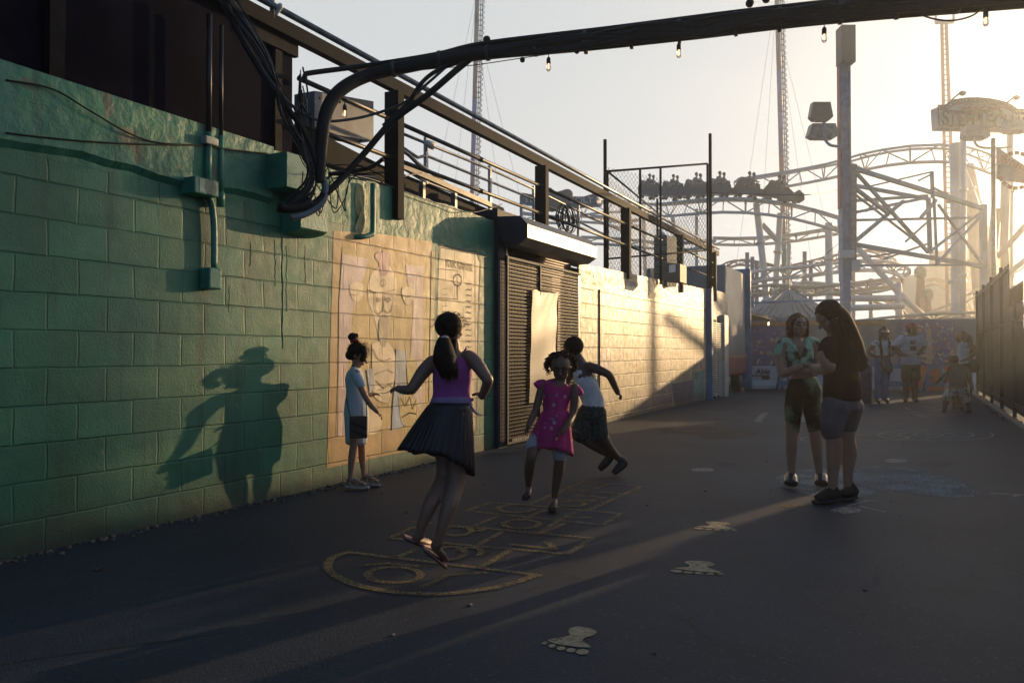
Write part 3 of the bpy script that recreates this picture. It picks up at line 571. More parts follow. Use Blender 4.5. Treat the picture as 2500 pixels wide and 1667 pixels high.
for x_,y_ in ((905,160),(1010,135),(1120,122),(1230,112),(1345,98),(1450,86),(1560,73),(1690,56),(1790,46),(1930,28),(2060,16),(2200,2)):
    c=V(O(x_,y_)); a=V(O(x_-30,y_+3.5)); d_=(c-a).normalized(); MB().tube([c-d_*.012,c+d_*.012],[.058 if x_<1300 else .082]*2,14).build('cable_tie',mat('tie_grey',(.045,.045,.045),.5),cb_)
hose=thing('corrugated_hose','grey-blue flexible conduit curving out of the wall under the bundle','hose',V(O(720,470)))
MB().tube(cat([O(742,408),O(748,440),O(735,470),O(700,492),O(665,500)],5),.026,10).build('hose',mat('hose_grey',(.13,.17,.20),.4),hose)
wrap=MB().tube(cat([O(712,462),O(690,474),O(660,478),O(640,476)],4),.04,9).build('cable_boot',rub_); setp(wrap,'black taped end of the cable bundle entering the wall','cable boot')
# string lights
slw=thing('light_string','thin wire of string lights hung under the overhead conduit','string lights',V(O(1260,130)))
MB().tube(cat([O(800,190),O(900,172),O(980,160),O(1090,150),O(1260,125),O(1410,108),O(1560,90),O(1720,72),O(1890,55),O(2060,36),O(2262,14),O(2400,5)],4),.0035,5).build('wire',rub_,slw)
gls=mat('bulb_glass',(.85,.82,.78),.05,trans=.9,var=.05); fil=mat('bulb_filament',(1,.62,.28),.5,emit=2.5)
soc=mat('bulb_socket',(.02,.02,.02),.4)
def bulb(x,y,k,lab,dep=None,s=1.0):
    p=V(O(x,y)) if dep is None else V(DD(x,y,dep)); o=thing('string_bulb',lab,'light bulb',p,group='string light bulbs')
    z=Vector((0,0,1))
    m=MB(); m.tube([p+z*.035*s,p],.003*s,5); m.tube([p,p-z*.012*s,p-z*.045*s],[.008*s,.0155*s,.0165*s],10); m.box(p+Vector((-.02,-.004,.033))*s,p+Vector((.02,.004,.04))*s); m.build('socket',soc,o)
    m=MB(); m.tube([p-z*q*s for q in (.045,.055,.075,.092,.102,.106)],[v*s for v in (.011,.014,.0195,.017,.010,.002)],12); m.build('glass',gls,o)
    m=MB(); m.tube([p-z*.05*s,p-z*.085*s],.0035*s,5); m.build('filament',fil,o)
bulb(1260,132,0,'string bulb farthest left, hanging under the overhead conduit')
bulb(1559,100,0,'second string bulb from the left under the overhead conduit')
bulb(1893,63,0,'string bulb just left of the tall blue post top')
bulb(2264,24,0,'rightmost string bulb near the top right corner')
bulb(792,240,0,'clear string bulb beside the conduit bend in front of the metal panel')
cable('grey_wire_loop','grey wire sagging below the conduit at top right',[O(2095,22),O(2130,40),O(2180,48),O(2230,38),O(2262,15)],.006,rubg)
# security camera + white flood lamp
t=thing('security_camera','small white bullet security camera on a thin pole above the dark roof','camera',V(PX(665,40,W)))
m=MB(); a=PX(665,-30,W);b=PX(665,46,W); m.tube([a,b],.022,8); m.build('pole',galv,t)
m=MB(); m.tube([PX(672,32,W),PX(684,16,W+.05)],.026,10,round_=True); m.bar(PX(665,34,W),PX(676,30,W),.01,.01); m.build('housing',mat('white_plastic',(.55,.57,.58),.4),t)
t=thing('flood_lamp','small white flood lamp clamped on the thin ramp railing','lamp',V(PX(1045,350,W-.7)))
a=V(PX(1042,350,W-.7)); m=MB(); m.tube([a+Vector((0,-.05,.0)),a+Vector((.0,.02,0)),a+Vector((.03,.1,-.01))],[.03,.045,.055],12); m.build('head',MC['white_plastic'],t); MB().tube([a,a-Vector((0,0,.1))],.012,6).build('arm',galv,t)
# ================= SHUTTER DOORWAY =================
navy=mat('navy_paint',(.016,.026,.048),.6,spec=.2,var=.25,ns=5,bump=.3,bs=60)
sd_=thing('shutter_door','brown roller shutter doorway with navy frame, sheet metal hood and mesh gate','shutter',(W,9.5,0))
y0=DL; y1=wy(1231); y2=wy(1410,850); 
t=MB(); t.box((W-.3,y0-.0,0),(W+.06,y1,2.9)); t.box((W-.3,y0,2.72),(W+.05,y2+.1,3.0)); t.build('frame',navy,sd_)
t=MB(); sh=[]
for i in range(70):
    z=.03+i*.0385; t.tube([(W-.12,y1,z),(W-.12,y2,z)],.021,6,smooth=True)
t.build('shutter_slats',mat('shutter_brown',(.075,.026,.020),.5,var=.3,ns=4,spec=.3),sd_)
MB().box((W-.3,y1,0),(W-.145,y2,2.8)).build('shutter_back',mat('shutter_dark',(.03,.02,.02),.6),sd_)
t=MB(); yj=y2; t.box((W-.1,yj-.03,0),(W+.03,yj+.04,wz(1408,672))); t.build('guide_rail',galv,sd_)
t=MB(); t.box((W-.02,y0+.2,2.3),(W+.07,y0+.24,2.62)); t.build('bracket',galv,sd_)
# hood
hm=mat('hood_sheet_metal',(.13,.13,.135),.42,.35,var=.3,ns=3,bump=.25,bs=6,bd=.02)
f0=np.array(PX(1288,547,-4.23)); yl=y0; pr=.47; 
sec=[(W,3.0),(W+.33,2.97),(W+.47,2.84),(W+.47,2.63),(W+.33,2.53),(W+.0,2.60)]
# section heights solved from the photograph at the left end face
k_=[]
for (x,y) in ((1206,529),(1270,527),(1288,547),(1288,580),(1265,598),(1231,602)):
    p=PY(x,y,yl); k_.append((max(W-.02,p[0]),p[2]))
ye=PX(1457,600,k_[2][0])[1]
t=MB(); n=len(k_); t.add([(x,yl,z) for x,z in k_]+[(x,ye,z) for x,z in k_],[(i,i+1,i+1+n,i+n) for i in (1,2,3,4)]+[(0,1,1+n,n)]); t.build('hood',hm,sd_)
MB().add([(x,yl-.004,z) for x,z in k_]+[(x,ye+.004,z) for x,z in k_],[tuple(range(n)),tuple(range(n,2*n))[::-1]]).build('hood_end',navy,sd_)
# mesh gate
X4=W+.10; g0=wy(1236,600,X4); g1=PX(1415,850,X4)[1]; zt=PX(1231,627,X4)[2]
steelw=mat('mesh_wire',(.06,.055,.05),.5,0,spec=.3,var=.25,ns=8)
t=MB()
for i in range(50):
    z=.06+i*(zt-.08)/49; t.bar((X4,g0,z),(X4,g1,z),.007,.007)
t.build('mesh_bars',steelw,sd_)
t=MB()
for i in range(58):
    y=g0+(g1-g0)*i/57; t.bar((X4-.007,y,.06),(X4-.007,y,zt),.005,.005,up=(0,1,0))
t.build('mesh_uprights',steelw,sd_)
t=MB(); 
for y in (g0,(g0+g1)/2-.25,): t.bar((X4+.01,y,.04),(X4+.01,y,zt+.02),.035,.035,up=(0,1,0))
t.bar((X4+.01,g0,zt),(X4+.01,g1,zt),.03,.03); t.bar((X4+.01,g0,.05),(X4+.01,g1,.05),.03,.03); t.build('gate_frame',navy,sd_)
t=MB(); 
for i in range(16): y=g0+.12+i*.05; t.box((X4+.02,y,.06),(X4+.03,y+.03,.1))
t.build('bottom_rail_holes',galv,sd_)
# banner on gate
X5=X4+.03; b=thing('hanging_banner','pale creased vinyl banner hung on the shutter gate','banner',V(PX(1328,720,X5)))
nu,nv=12,40; vs=[];rnd=random.Random(4)
P0=np.array(PX(1299,708,X5));P1=np.array(PX(1362,716,X5));Q0=np.array(PX(1293,985,X5));Q1=np.array(PX(1357,980,X5))
for j in range(nv+1):
    for i in range(nu+1):
        u=i/nu;v=j/nv; p=(P0*(1-u)+P1*u)*(1-v)+(Q0*(1-u)+Q1*u)*v
        p=p+np.array([.004*math.sin(u*9+v*5)+.003*math.sin(v*17+u*3)+.008*math.sin(v*3.1)*math.sin(u*3.1)+.012*math.exp(-v*9)*math.sin(u*14+v*20),0,0]); p[2]+=.012*math.cos(u*6.28)*(1-v); vs.append(p)
t=MB().add(vs,[(j*(nu+1)+i,j*(nu+1)+i+1,(j+1)*(nu+1)+i+1,(j+1)*(nu+1)+i) for j in range(nv) for i in range(nu)],True)
t.build('sheet',mat('banner_vinyl',(.26,.23,.18),.45,col2=(.17,.16,.13),ns=1.8,ramp=(.3,.7)),b)
t=MB(); t.tube([P0+np.array([.0,0,0]),P1],.008,6); t.tube([Q0,Q1],.008,6); t.tube([P1,Q1],.006,6); t.build('edge',blk,b)
# ================= YELLOW WALL =================
yw=thing('painted_wall','faded golden yellow block wall with worn mural paint past the shutter','wall',(W,15,0))
ye0=y2+.04; ye1=wy(1722,800); T2a=wz(1412,642)
nseg=60; rnd=random.Random(8); yy=np.linspace(ye0,ye1,nseg+1)
ztop=[T2a+(2.80-T2a)*(i/nseg)+rnd.uniform(-.006,.006) for i in range(nseg+1)]
gold_=wallmat('golden_block_paint',(.56,.46,.28),(.36,.27,.15),rough=.36,bw=.22,bh=.235,z0=.1,zmax=2.30,ns=3.1,
   blotch=[((.32,.25,.28),1.3,.61),((.24,.28,.30),2.1,.64),((.60,.54,.42),3.6,.60),((.20,.15,.10),5.5,.66)],mort=.016,bs=1.3)
lo=MB(); nz=nseg+1
lo.add([(W+.01,y,-.05) for y in yy]+[(W+.01,y,z) for y,z in zip(yy,ztop)]+[(W-.3,y,z) for y,z in zip(yy,ztop)],[(i,i+1,i+1+nz,i+nz) for i in range(nseg)]+[(i+nz,i+1+nz,i+1+2*nz,i+2*nz) for i in range(nseg)])
lo.build('wall_body',gold_,yw)
def dec2(L,layer,name,m,lab=None): 
    mb=MB(); X=W+.01+.0022*layer; mb.poly([(X,*PX(x,y,W)[1:]) for x,y in L]); return mb.build(name,m,yw,lab)
yp=lambda n,c,**k: wallmat('ywall_'+n,c,bw=.22,bh=.235,z0=.1,zmax=2.3,mort=.016,bs=1.3,rough=.4,**k)
def c2(x,y): return (1380+x/3.563,620+y/3.563)
dec2([c2(*p) for p in [(125,135),(270,150),(310,180),(300,290),(280,330),(262,280),(120,250)]],1,'green_patch',yp('green',(.12,.22,.10)),'dark green paint patch next to the shutter hood')
dec2([c2(*p) for p in sm_([(120,250),(262,280),(290,330),(290,700),(280,900),(250,1150),(290,1200),(290,1400),(150,1420)],1)],2,'olive_patch',yp('olive',(.40,.37,.19),col2=(.33,.28,.16)),'olive yellow paint strip beside the shutter')
dec2([c2(*p) for p in sm_([(300,190),(420,210),(600,240),(700,275),(560,280),(400,262),(310,285)],1)],1,'purple_band',yp('purple',(.13,.12,.17),col2=(.36,.29,.18)))
dec2([c2(*p) for p in sm_([(925,1130),(1060,1100),(1200,1085),(1200,1275),(1100,1300),(960,1330),(935,1250)],1)],1,'navy_shade',yp('navy',(.07,.08,.14),col2=(.16,.13,.16)),'navy patch of painted-in shade low at the far end of the yellow wall')  # navy tone is the shade low on this wall, put into the colour
dec2([c2(*p) for p in [(1105,1035),(1200,1010),(1200,1260),(1110,1285)]],2,'teal_patch',yp('teal',(.14,.27,.26)),'teal paint patch at the far end')
dec2([c2(*p) for p in sm_([(620,1190),(900,1130),(930,1290),(640,1370),(600,1300)],1)],1,'mauve_patch',yp('mauve',(.26,.17,.21),col2=(.44,.32,.20)),'pinkish mauve worn paint low on the yellow wall')
t=MB(); t.box((W,wy(1462,800)-.03,0),(W+.035,wy(1462,800)+.03,2.25)); t.build('pilaster_joint',yp('joint',(.20,.15,.10)),yw)
# ================= END OF THE ALLEY, LEFT =================
blue=mat('blue_steel',(.08,.20,.36),.45,var=.25,ns=4,bump=.2)
t=thing('blue_post','square blue steel post at the far end of the yellow wall','post',(W+.1,wy(1727),0))
y=wy(1727,900); MB().box((W-.02,y-.06,0),(W+.13,y+.1,wz(1727,700))).build('post',blue,t)
t=thing('louver_panel','white louvered vent panel standing by the blue post','vent panel',(W+.1,wy(1740),0))
a=wy(1732,900);b_=wy(1754,900); ztl=wz(1740,782); wht=mat('white_metal',(.52,.50,.46),.45,var=.15,ns=5)
t_=MB()
for i in range(34): z=.08+i*(ztl-.1)/34; t_.bar((W+.06,a+.03,z),(W+.06,b_-.03,z),.05,.03)
t_.build('louver_slats',wht,t); t_=MB(); t_.bar((W+.06,a,0),(W+.06,a,ztl),.06,.05,up=(0,1,0)); t_.bar((W+.06,b_,0),(W+.06,b_,ztl),.06,.05,up=(0,1,0)); t_.bar((W+.06,(a+b_)/2,0),(W+.06,(a+b_)/2,ztl),.02,.05,up=(0,1,0)); t_.build('frame',wht,t)
MB().box((W-.02,a,0),(W+.02,b_,ztl)).build('dark_back',blk,t)
t=thing('white_post','white painted flat post beyond the louvered panel','post',(W,wy(1760),0)); MB().box((W-.05,b_+.1,0),(W+.15,b_+.6,wz(1760,770))).build('post',wht,t)
t=thing('painted_booth','worn pale painted booth fascia above the louvered panel','booth',(W,wy(1740),2)); MB().box((W-1.5,a,ztl+.02),(W+.02,b_+1.2,2.85)).build('fascia',wallmat('booth_paint',(.42,.36,.27),(.28,.29,.28),zmax=-5,blotch=[((.3,.2,.2),2,.6)]),t)
tr=thing('box_trailer','grey and red parked box trailer beyond the yellow wall','trailer',(W-.5,23,0))
yA=wy(1766,900,W+.02)+.4; yB=yA+3.0; X7=W+.0; ztr=PX(1790,700,X7)[2]
MB().box((X7-2.3,yA,1.12),(X7,yB,ztr+.55)).build('body',mat('trailer_panel',(.27,.29,.31),.45,col2=(.19,.2,.22),ns=1.3),tr,bevel=.05)
MB().box((X7-2.3,yA,.55),(X7+.02,yB,1.06)).build('lower_panel',mat('trailer_red',(.30,.09,.07),.4,var=.3,ns=3),tr,bevel=.04)
t_=MB(); t_.box((X7-2.3,yA,1.04),(X7+.04,yB,1.14)); t_.build('belt_rail',mat('trailer_rail',(.42,.26,.2),.4),tr)
for yy_ in (yA+.5,yB-.8):
    m=MB(); m.tube([(X7-.25,yy_,.32),(X7-.02,yy_,.32)],.32,18,smooth=False); w_=m.build('wheel',rub_,tr); MB().tube([(X7-.02,yy_,.32),(X7+.01,yy_,.32)],.17,14).build('rim',galv,w_)
MB().box((X7-.3,yB-.02,.1),(X7+.15,yB+.12,ztr+.7)).build('corner_post',blue,tr)
t=thing('grey_gate','grey metal gate leaf with dark bars on top, beside the hoarding','gate',(X7,yB+.3,0))
pgt=[G(1775,962),G(1822,945)]; gA=V((X7+.12,yB+.25,0)); gB=V(G(1826,946))
MB().bar(gA+Vector((0,0,.75)),gB+Vector((0,0,.75)),.05,1.5).build('panel',mat('gate_grey',(.17,.17,.17),.5,var=.3,ns=3),t)
m=MB()
for i in range(9): p=gA.lerp(gB,i/8); m.tube([p+Vector((0,0,1.5)),p+Vector((0,0,2.2))],.02,6)
m.bar(gA+Vector((0,0,2.2)),gB+Vector((0,0,2.2)),.04,.04); m.build('bars',blk,t)
MB().bar(gA.lerp(gB,.1)+Vector((.06,-.03,1.1)),gA.lerp(gB,.85)+Vector((.06,-.03,1.1)),.02,.8).build('notice_panel',mat('notice_tan',(.38,.31,.19),.6),t)
# ================= HOARDING AND BARRIERS =================
hA=V(G(1826,948)); hB=V(G(2384,953)); hd=(hB-hA).normalized(); hn=Vector((hd.y,-hd.x,0))
def HP(x,y,off=0.0):   # photo pixel -> point on hoarding plane
    d=V(ray(x,y)); o=Vector((0,0,H)); k=(hA-o).dot(hn)/d.dot(hn); return o+d*k+hn*off
ho=thing('hoarding','long printed purple and grey hoarding closing the end of the alley','hoarding',hA.lerp(hB,.5))
zt0=HP(1830,785).z; zt1=HP(2370,781).z
def hpoly(L,off,th=.003,mb=None): 
    mb=mb or MB(); P=[HP(x,y,off) for x,y in L]; mb.prism(P,-hn*th); return mb
ht=hpoly([(1826,782),(2384,778),(2384,955),(1826,950)],0,.05); ht.build('panel',mat('hoarding_grey',(.24,.26,.26),.7,col2=(.16,.18,.18),ns=1.2,var=.3),ho)
pr1=mat('banner_purple',(.13,.11,.30),.6,col2=(.20,.15,.24),ns=1.0,ramp=(.4,.7)); 
hpoly([(1832,797),(1922,796),(1924,893),(1832,894)],.02).build('banner',pr1,ho,'dark purple printed banner at the left end')
hpoly([(2192,784),(2330,783),(2330,893),(2192,893)],.02).build('banner',pr1,ho,'dark purple printed banner behind the people')
hpoly([(1930,797),(2185,795),(2185,893),(1930,893)],.015).build('banner',mat('banner_grey',(.28,.28,.24),.7,ns=1.4),ho,'faded grey banner in the middle')
t=MB(); hpoly([(1826,786),(2160,783),(2160,793),(1826,796)],.04,.06,t); t.build('top_rail',mat('orange_rail',(.55,.24,.06),.5,var=.2),ho)
cols=[(.60,.42,.24),(.58,.28,.16),(.48,.34,.36),(.32,.38,.42),(.60,.50,.34),(.55,.17,.11),(.26,.38,.32)]; cm=[mat('print_%d'%i,c,.6,var=.2,ns=5) for i,c in enumerate(cols)]
rnd=random.Random(12); ms=[MB() for _ in cols]
def shp(mb,cx,cy,s,off):
    k=rnd.choice((0,0,1,2,3)); a0=rnd.uniform(0,3.14)
    if k==0: L=[(math.cos(a),math.sin(a)) for a in np.linspace(0,2*math.pi,13)[:-1]]
    elif k==1: L=[(-1.5,-.5),(1.5,-.6),(1.5,.5),(-1.4,.6)]
    elif k==2: L=[(math.cos(a)*(1 if i%2 else .5),math.sin(a)*(1 if i%2 else .5)) for i,a in enumerate(np.linspace(0,2*math.pi,11)[:-1])]
    else: L=[(-.4,-1.3),(.4,-1.4),(.7,0),(.4,1.3),(-.6,1.1),(-.5,0)]
    hpoly([(cx+s*(u*math.cos(a0)-v*math.sin(a0)),cy+s*(u*math.sin(a0)+v*math.cos(a0))) for u,v in L][::-1],off,.001,mb)
n_=0
for (x0,x1,y0_,y1_,N_) in ((1838,1918,802,888,46),(2198,2326,790,888,120)):
    for i in range(N_):
        n_+=1; shp(ms[rnd.randrange(len(ms))],rnd.uniform(x0,x1),rnd.uniform(y0_,y1_),rnd.uniform(1.2,5.0),.022+.0002*n_)
for mb,m in zip(ms,cm): mb.build('printed_shapes',m,ho,kind='stuff')
hpoly([(2262,808),(2273,808),(2276,888),(2258,888)],.05,.002).build('printed_tower',cm[0],ho); hpoly([(1893,822),(1902,822),(1905,886),(1892,886)],.05,.002).build('printed_tower',cm[0],ho)
# concrete barriers
def barrier(x0,x1,ytop,ybot,m,lab,off=.45):
    a=HP(x0,900,off);b=HP(x1,900,off); a.z=b.z=0; zt=HP((x0+x1)/2,ytop,off).z
    pr=[(-.0,0),(-.0,.12),(-.12,.28),(-.17,zt),(-.33,zt),(-.38,.28),(-.5,.12),(-.5,0)]
    o=thing('road_barrier',lab,'barrier',a.lerp(b,.5)); u=(b-a)
    MB().prism([a+hn*p[0]+Vector((0,0,p[1])) for p in pr],u).build('block',m,o,bevel=.02); return o,a,b,zt
cw=mat('barrier_white',(.60,.62,.61),.55,col2=(.45,.47,.47),ns=2.5); co=mat('barrier_orange',(.62,.16,.045),.5,col2=(.50,.12,.04),ns=3)
B1=barrier(1828,1905,893,948,cw,'white barrier lettered Able at the left end'); B2=barrier(1907,2040,893,950,cw,'white barrier behind the women legs',.45)
B3=barrier(2050,2205,894,951,cw,'white barrier behind the couple with a blue trestle'); B4=barrier(2206,2352,893,952,co,'orange plastic barrier right of the man'); B5=barrier(2354,2376,895,953,cw,'short white barrier end at the fence',.43)
def hz(x,y,off): return HP(x,y,off)
o=text('Able','lettering',mat('ink_black',(.02,.02,.02),.6),B1[0],hz(1842,912,.335)+Vector((0,0,-.0)),hd,(0,0,1),.24,None,.004,bold=.006,shear=.2,width=(hz(1878,905,.3)-hz(1842,905,.3)).length)
t=MB()
for k in range(7): hpoly([(1834+k*6,915),(1839+k*6,915),(1836+k*6,918),(1831+k*6,918)],.345,.004,t)
t.build('zigzag_mark',MC['ink_black'],B1[0])
hpoly([(1857,917),(1876,917),(1876,925),(1857,925)],.352,.004).build('slot',mat('slot_brown',(.09,.04,.025),.7),B1[0])
hpoly([(2098,918),(2113,918),(2113,925),(2098,925)],.352,.004).build('reflector',mat('reflector_orange',(.50,.24,.05),.4),B3[0])
for x in (2222,2250,2320): hpoly([(x,917),(x+22,917),(x+22,923),(x,923)],.352,.004).build('slot',mat('slot_olive',(.16,.12,.05),.7),B4[0])
# blue trestles
def trestle(cx,w,lab,word):
    o=thing('trestle','%s'%lab,'trestle',HP(cx,940,.75)*1.0); o.location.z=0
    zt=.72
    for sx in (-1,1):
        for sy in (-1,1):
            a=HP(cx+sx*w*.55,930,.9); a.z=zt; b=HP(cx+sx*w,930,.9)+hn*sy*.25; b.z=0; MB().bar(a,b,.05,.06).build('leg',blue,o)
    mb=MB(); a=HP(cx-w*.7,930,.9);b=HP(cx+w*.7,930,.9); a.z=b.z=zt+.05; mb.bar(a,b,.06,.16); a.z=b.z=.22; mb.bar(a,b,.03,.14); mb.build('board',blue,o)
    if word: p=HP(cx-w*.62,930,.925); text(word,'lettering',cw,o,(p.x,p.y,.19),hd,(0,0,1),.1,None,.003,width=(HP(cx+w*.62,930,.9)-HP(cx-w*.62,930,.9)).length)
trestle(2178,42,'blue trestle behind the couple, with small lettering','PUBLIC ONLY'); trestle(2262,26,'blue trestle in front of the orange barrier',None)
trestle(1905,14,'narrow blue trestle in front of the white barrier left of the women',None)
# blue barrel
t=thing('blue_barrel','dark blue barrel standing behind the dark-haired woman','barrel',G(2112,985)); c=V(G(2112,985)); k=abs((V(PD(2127,950,20))-V(PD(2099,950,20))).length)/2*((c-Vector((0,0,1.2))).length/20)
MB().tube([c,c+Vector((0,0,.3)),c+Vector((0,0,.31)),c+Vector((0,0,.62)),c+Vector((0,0,.63)),c+Vector((0,0,.9))],[k,k,k*1.07,k,k*1.07,k],20).build('drum',mat('barrel_blue',(.02,.05,.14),.35),t)
# ================= RIGHT FENCE =================
fe=thing('slat_fence','tall dark green metal fence with dense vertical slats along the right side','fence',(1.7,12,0))
fg=mat('fence_dark',(.030,.030,.022),.5,var=.3,ns=3,bump=.2); XF=1.7
t=MB(); rnd=random.Random(2)
y=-9.0
while y<27.4:
    hgt=2.95 if y>18.6 else (2.1 if y>16.3 else 1.95-.55*(math.sin(y*1.9)>.1)-.35*(math.sin(y*.83+1)>.3))  # unseen near run, its height stepped to let streaks of sun onto the ground
    t.box((XF,y,.08),(XF+.02,y+.085,hgt+rnd.uniform(-.02,.02))); y+=.098
t.build('slats',fg,fe)
for y in np.arange(-9,27.5,2.4): MB().box((XF-.06,y-.04,0),(XF-.0,y+.04,3.0 if y>18.6 else (2.2 if y>16 else 1.5))).build('post',fg,fe)
t=MB(); t.box((XF-.05,16.3,1.75),(XF,27.4,1.8)); t.box((XF-.05,-9,.2),(XF,27.4,.26)); t.box((XF-.05,18.6,2.8),(XF,27.4,2.86)); t.build('rail',fg,fe)
t=MB()
for y in np.arange(16.4,18.6,.16): t.tube([(XF+.01,y,2.1),(XF+.01,y,2.42),(XF+.01,y,2.48)],[.011,.011,.001],5)
t.build('picket_tip',fg,fe)




t=thing('metal_kerb','long pale steel edging along the foot of the dark fence','kerb',(1.5,20,0)); MB().box((1.45,12,0),(1.55,26.5,.06)).build('bar',galv,t)

# unseen slatted screen added beyond the fence to half shade the near wall
rf=thing('shade_screen','tall unseen slatted timber screen added beyond the right fence to shade the near wall','shade screen',(8.2,40,0))
XS=8.2; SY0=2.0+(XS-W)/math.tan(SUN_AZ); SY1=3.7+(XS-W)/math.tan(SUN_AZ)
t=MB(); rnd=random.Random(6); z=1.0
while z<9.6:
    t.box((XS,SY0-2.5,z),(XS+.05,SY1+.5-(.0 if rnd.random()<.5 else rnd.uniform(.2,1.6)),z+.19)); t.box((XS+.05,SY0-2.5,z+.1),(XS+.06,SY1-.35-rnd.uniform(0,.9),z+.26)); z+=.29
t.build('slats',mat('screen_timber',(.18,.13,.09),.7),rf)
for y in np.arange(SY0-2.5,SY1+.1,1.9): MB().box((XS+.06,y-.08,0),(XS+.22,y+.08,9.7)).build('post',mat('screen_timber',(.18,.13,.09)),rf)
# ================= RIDES AND BACKGROUND =================
twhite=mat('ride_white',(.72,.70,.66),.45,var=.12,ns=.6); tred=mat('ride_red',(.30,.07,.045),.5,var=.2,ns=.6); tblue=mat('ride_blue',(.04,.10,.22),.45,var=.2,ns=.6)
tcream=mat('ride_cream',(.68,.60,.48),.5,var=.12,ns=.6)
def track(lab,pts,m,gauge=1.0,drop=1.0,r=.09,step=1.6,n=5,spine=True):
    P=cat([DD(*p) for p in pts],8)
    # resample
    L=[0]; 
    for a,b in zip(P[:-1],P[1:]): L.append(L[-1]+(b-a).length)
    N=max(6,int(L[-1]/step)); Q=[]
    for i in range(N+1):
        s_=L[-1]*i/N; j=min(len(L)-2,max(k for k in range(len(L)) if L[k]<=s_+1e-6)); t=(s_-L[j])/max(1e-6,L[j+1]-L[j]); Q.append(P[j].lerp(P[j+1],t))
    o=thing('coaster_track',lab,'coaster track',Q[N//2])
    T=[(Q[min(i+1,N)]-Q[max(i-1,0)]).normalized() for i in range(N+1)]; S_=[Vector((t.y,-t.x,0)).normalized() for t in T]
    A=[q+s_*gauge/2 for q,s_ in zip(Q,S_)]; B=[q-s_*gauge/2 for q,s_ in zip(Q,S_)]; D=[q-Vector((0,0,drop)) for q in Q]
    t=MB(); t.tube(A,r,6); t.tube(B,r,6); t.build('running_rail',m,o)
    t=MB(); t.tube(D,r*1.25,6); t.build('spine',m,o)
    t=MB()
    for i in range(N):
        t.tube([A[i],D[i+1] if i%2 else D[i]],r*.55,4); t.tube([D[i],A[i+1]] if not i%2 else [D[i+1],A[i+1]],r*.55,4); t.tube([B[i],D[i]],r*.5,4); t.tube([A[i],B[i]],r*.5,4)
    t.build('lattice',m,o)
    return Q
def column(lab,pts,r,m,name='support_column',catn='column',z0=None,flange=True,n=10):
    P=[V(DD(*p)) for p in pts]
    if z0 is not None: 
        a=P[-1].copy(); d=(P[-1]-P[-2]); a=P[-1]+d*((z0-P[-1].z)/d.z) if abs(d.z)>1e-3 else a; P.append(a)
    o=thing(name,lab,catn,P[-1]); t=MB(); t.tube(P,r,n); t.build('shaft',m,o)
    if flange:
        t=MB(); 
        for k in (.25,.6): p=P[0].lerp(P[-1],k); d=(P[-1]-P[0]).normalized(); t.tube([p-d*.08,p+d*.08],r*1.45,n)
        t.build('flange',m,o)
    return o
D1=60
Q1_=track('high white coaster track arching behind the tall blue post up to the right',[(1690,415,D1),(1800,398,D1),(1925,374,D1),(1990,356,D1-2),(2060,343,D1-4),(2130,337,D1-5),(2210,342,D1-4),(2290,372,D1-2)],twhite,1.0,1.05)
Qt=track('white coaster track carrying the train across the middle',[(1340,470,74),(1420,462,70),(1510,470,64),(1600,462,D1),(1680,458,D1-1),(1760,463,D1-2),(1840,476,D1-3),(1925,500,D1-4)],twhite,1.0,.95)
track('nearly level white track under the train',[(1640,547,D1+4),(1720,548,D1+3),(1820,540,D1+2),(1925,522,D1)],twhite,.8,.5,.09)
track('wide curving white track above the roof of the hoarding',[(1655,640,D1-6),(1740,622,D1-4),(1850,612,D1-2),(1960,600,D1),(2040,604,D1+4),(2075,625,D1+8),(2040,648,D1+11),(1950,655,D1+12),(1830,648,D1+10)],twhite,1.1,.7,.12)
track('lower white track sweeping left to right behind the women',[(1660,668,D1-10),(1760,655,D1-9),(1870,660,D1-8),(1960,650,D1-8),(2050,640,D1-8)],tcream,.8,.5,.09)
track('thin red track curving at far left behind the blue columns',[(1660,612,80),(1690,598,82),(1730,600,84),(1800,612,84),(1900,590,84),(1990,575,84),(2040,590,86),(2050,605,90)],tred,.8,.5,.10)
track('red track dipping low behind the blue columns',[(1660,690,78),(1740,668,78),(1840,665,78),(1950,668,78),(2060,700,78),(2080,725,78)],tred,.8,.5,.10)
track('orange red coaster hill by the orb columns',[(2120,645,95),(2150,640,95),(2180,655,95),(2215,690,95),(2240,735,95)],tred,.9,.7,.14)
track('long pale track rising to the right in front of the hoarding top',[(1960,738,40),(2060,727,40),(2160,720,40),(2240,718,40)],tcream,.5,.3,.07)
track('cream track climbing to the right edge',[(2080,735,70),(2180,700,68),(2260,655,66),(2352,600,64),(2400,570,62)],tcream,.6,.5,.07)
def pxr(d_,px): return px*1.063/F*d_/2
cols_=[('white slanted coaster column left of the women head, carrying the train track',[(1737,468,D1),(1752,600,D1-1),(1765,740,D1-2)],24),
 ('white coaster column beside the slanted one',[(1792,490,D1),(1776,740,D1)],22),('second white coaster column under the train',[(1812,560,D1),(1806,740,D1)],16),
 ('white column with collar left of the blue post',[(1903,512,D1-2),(1905,740,D1-2)],26),('thin white column behind the mesh enclosure',[(1478,500,66),(1482,620,66)],15),
 ('white column behind the locker',[(1545,500,64),(1558,620,64)],15),('broad white column right of the steel truss',[(2195,330,46),(2198,500,46),(2200,740,46)],34),
 ('white post carrying the platform by the orb columns',[(2062,650,50),(2066,740,50)],26),('white column left of mesh enclosure',[(1395,480,70),(1395,590,70)],14),('white column left of the trailer top',[(1600,480,62),(1600,560,62)],12)]
for l_,p_,w_ in cols_: column(l_,p_,pxr(p_[0][2],w_*(.62 if w_<30 else .8)),twhite,z0=0)
column('white diagonal brace running down right of the blue post',[(1960,560,50),(2080,690,50),(2150,750,50)],pxr(50,14),twhite,name='brace',catn='brace',flange=False)
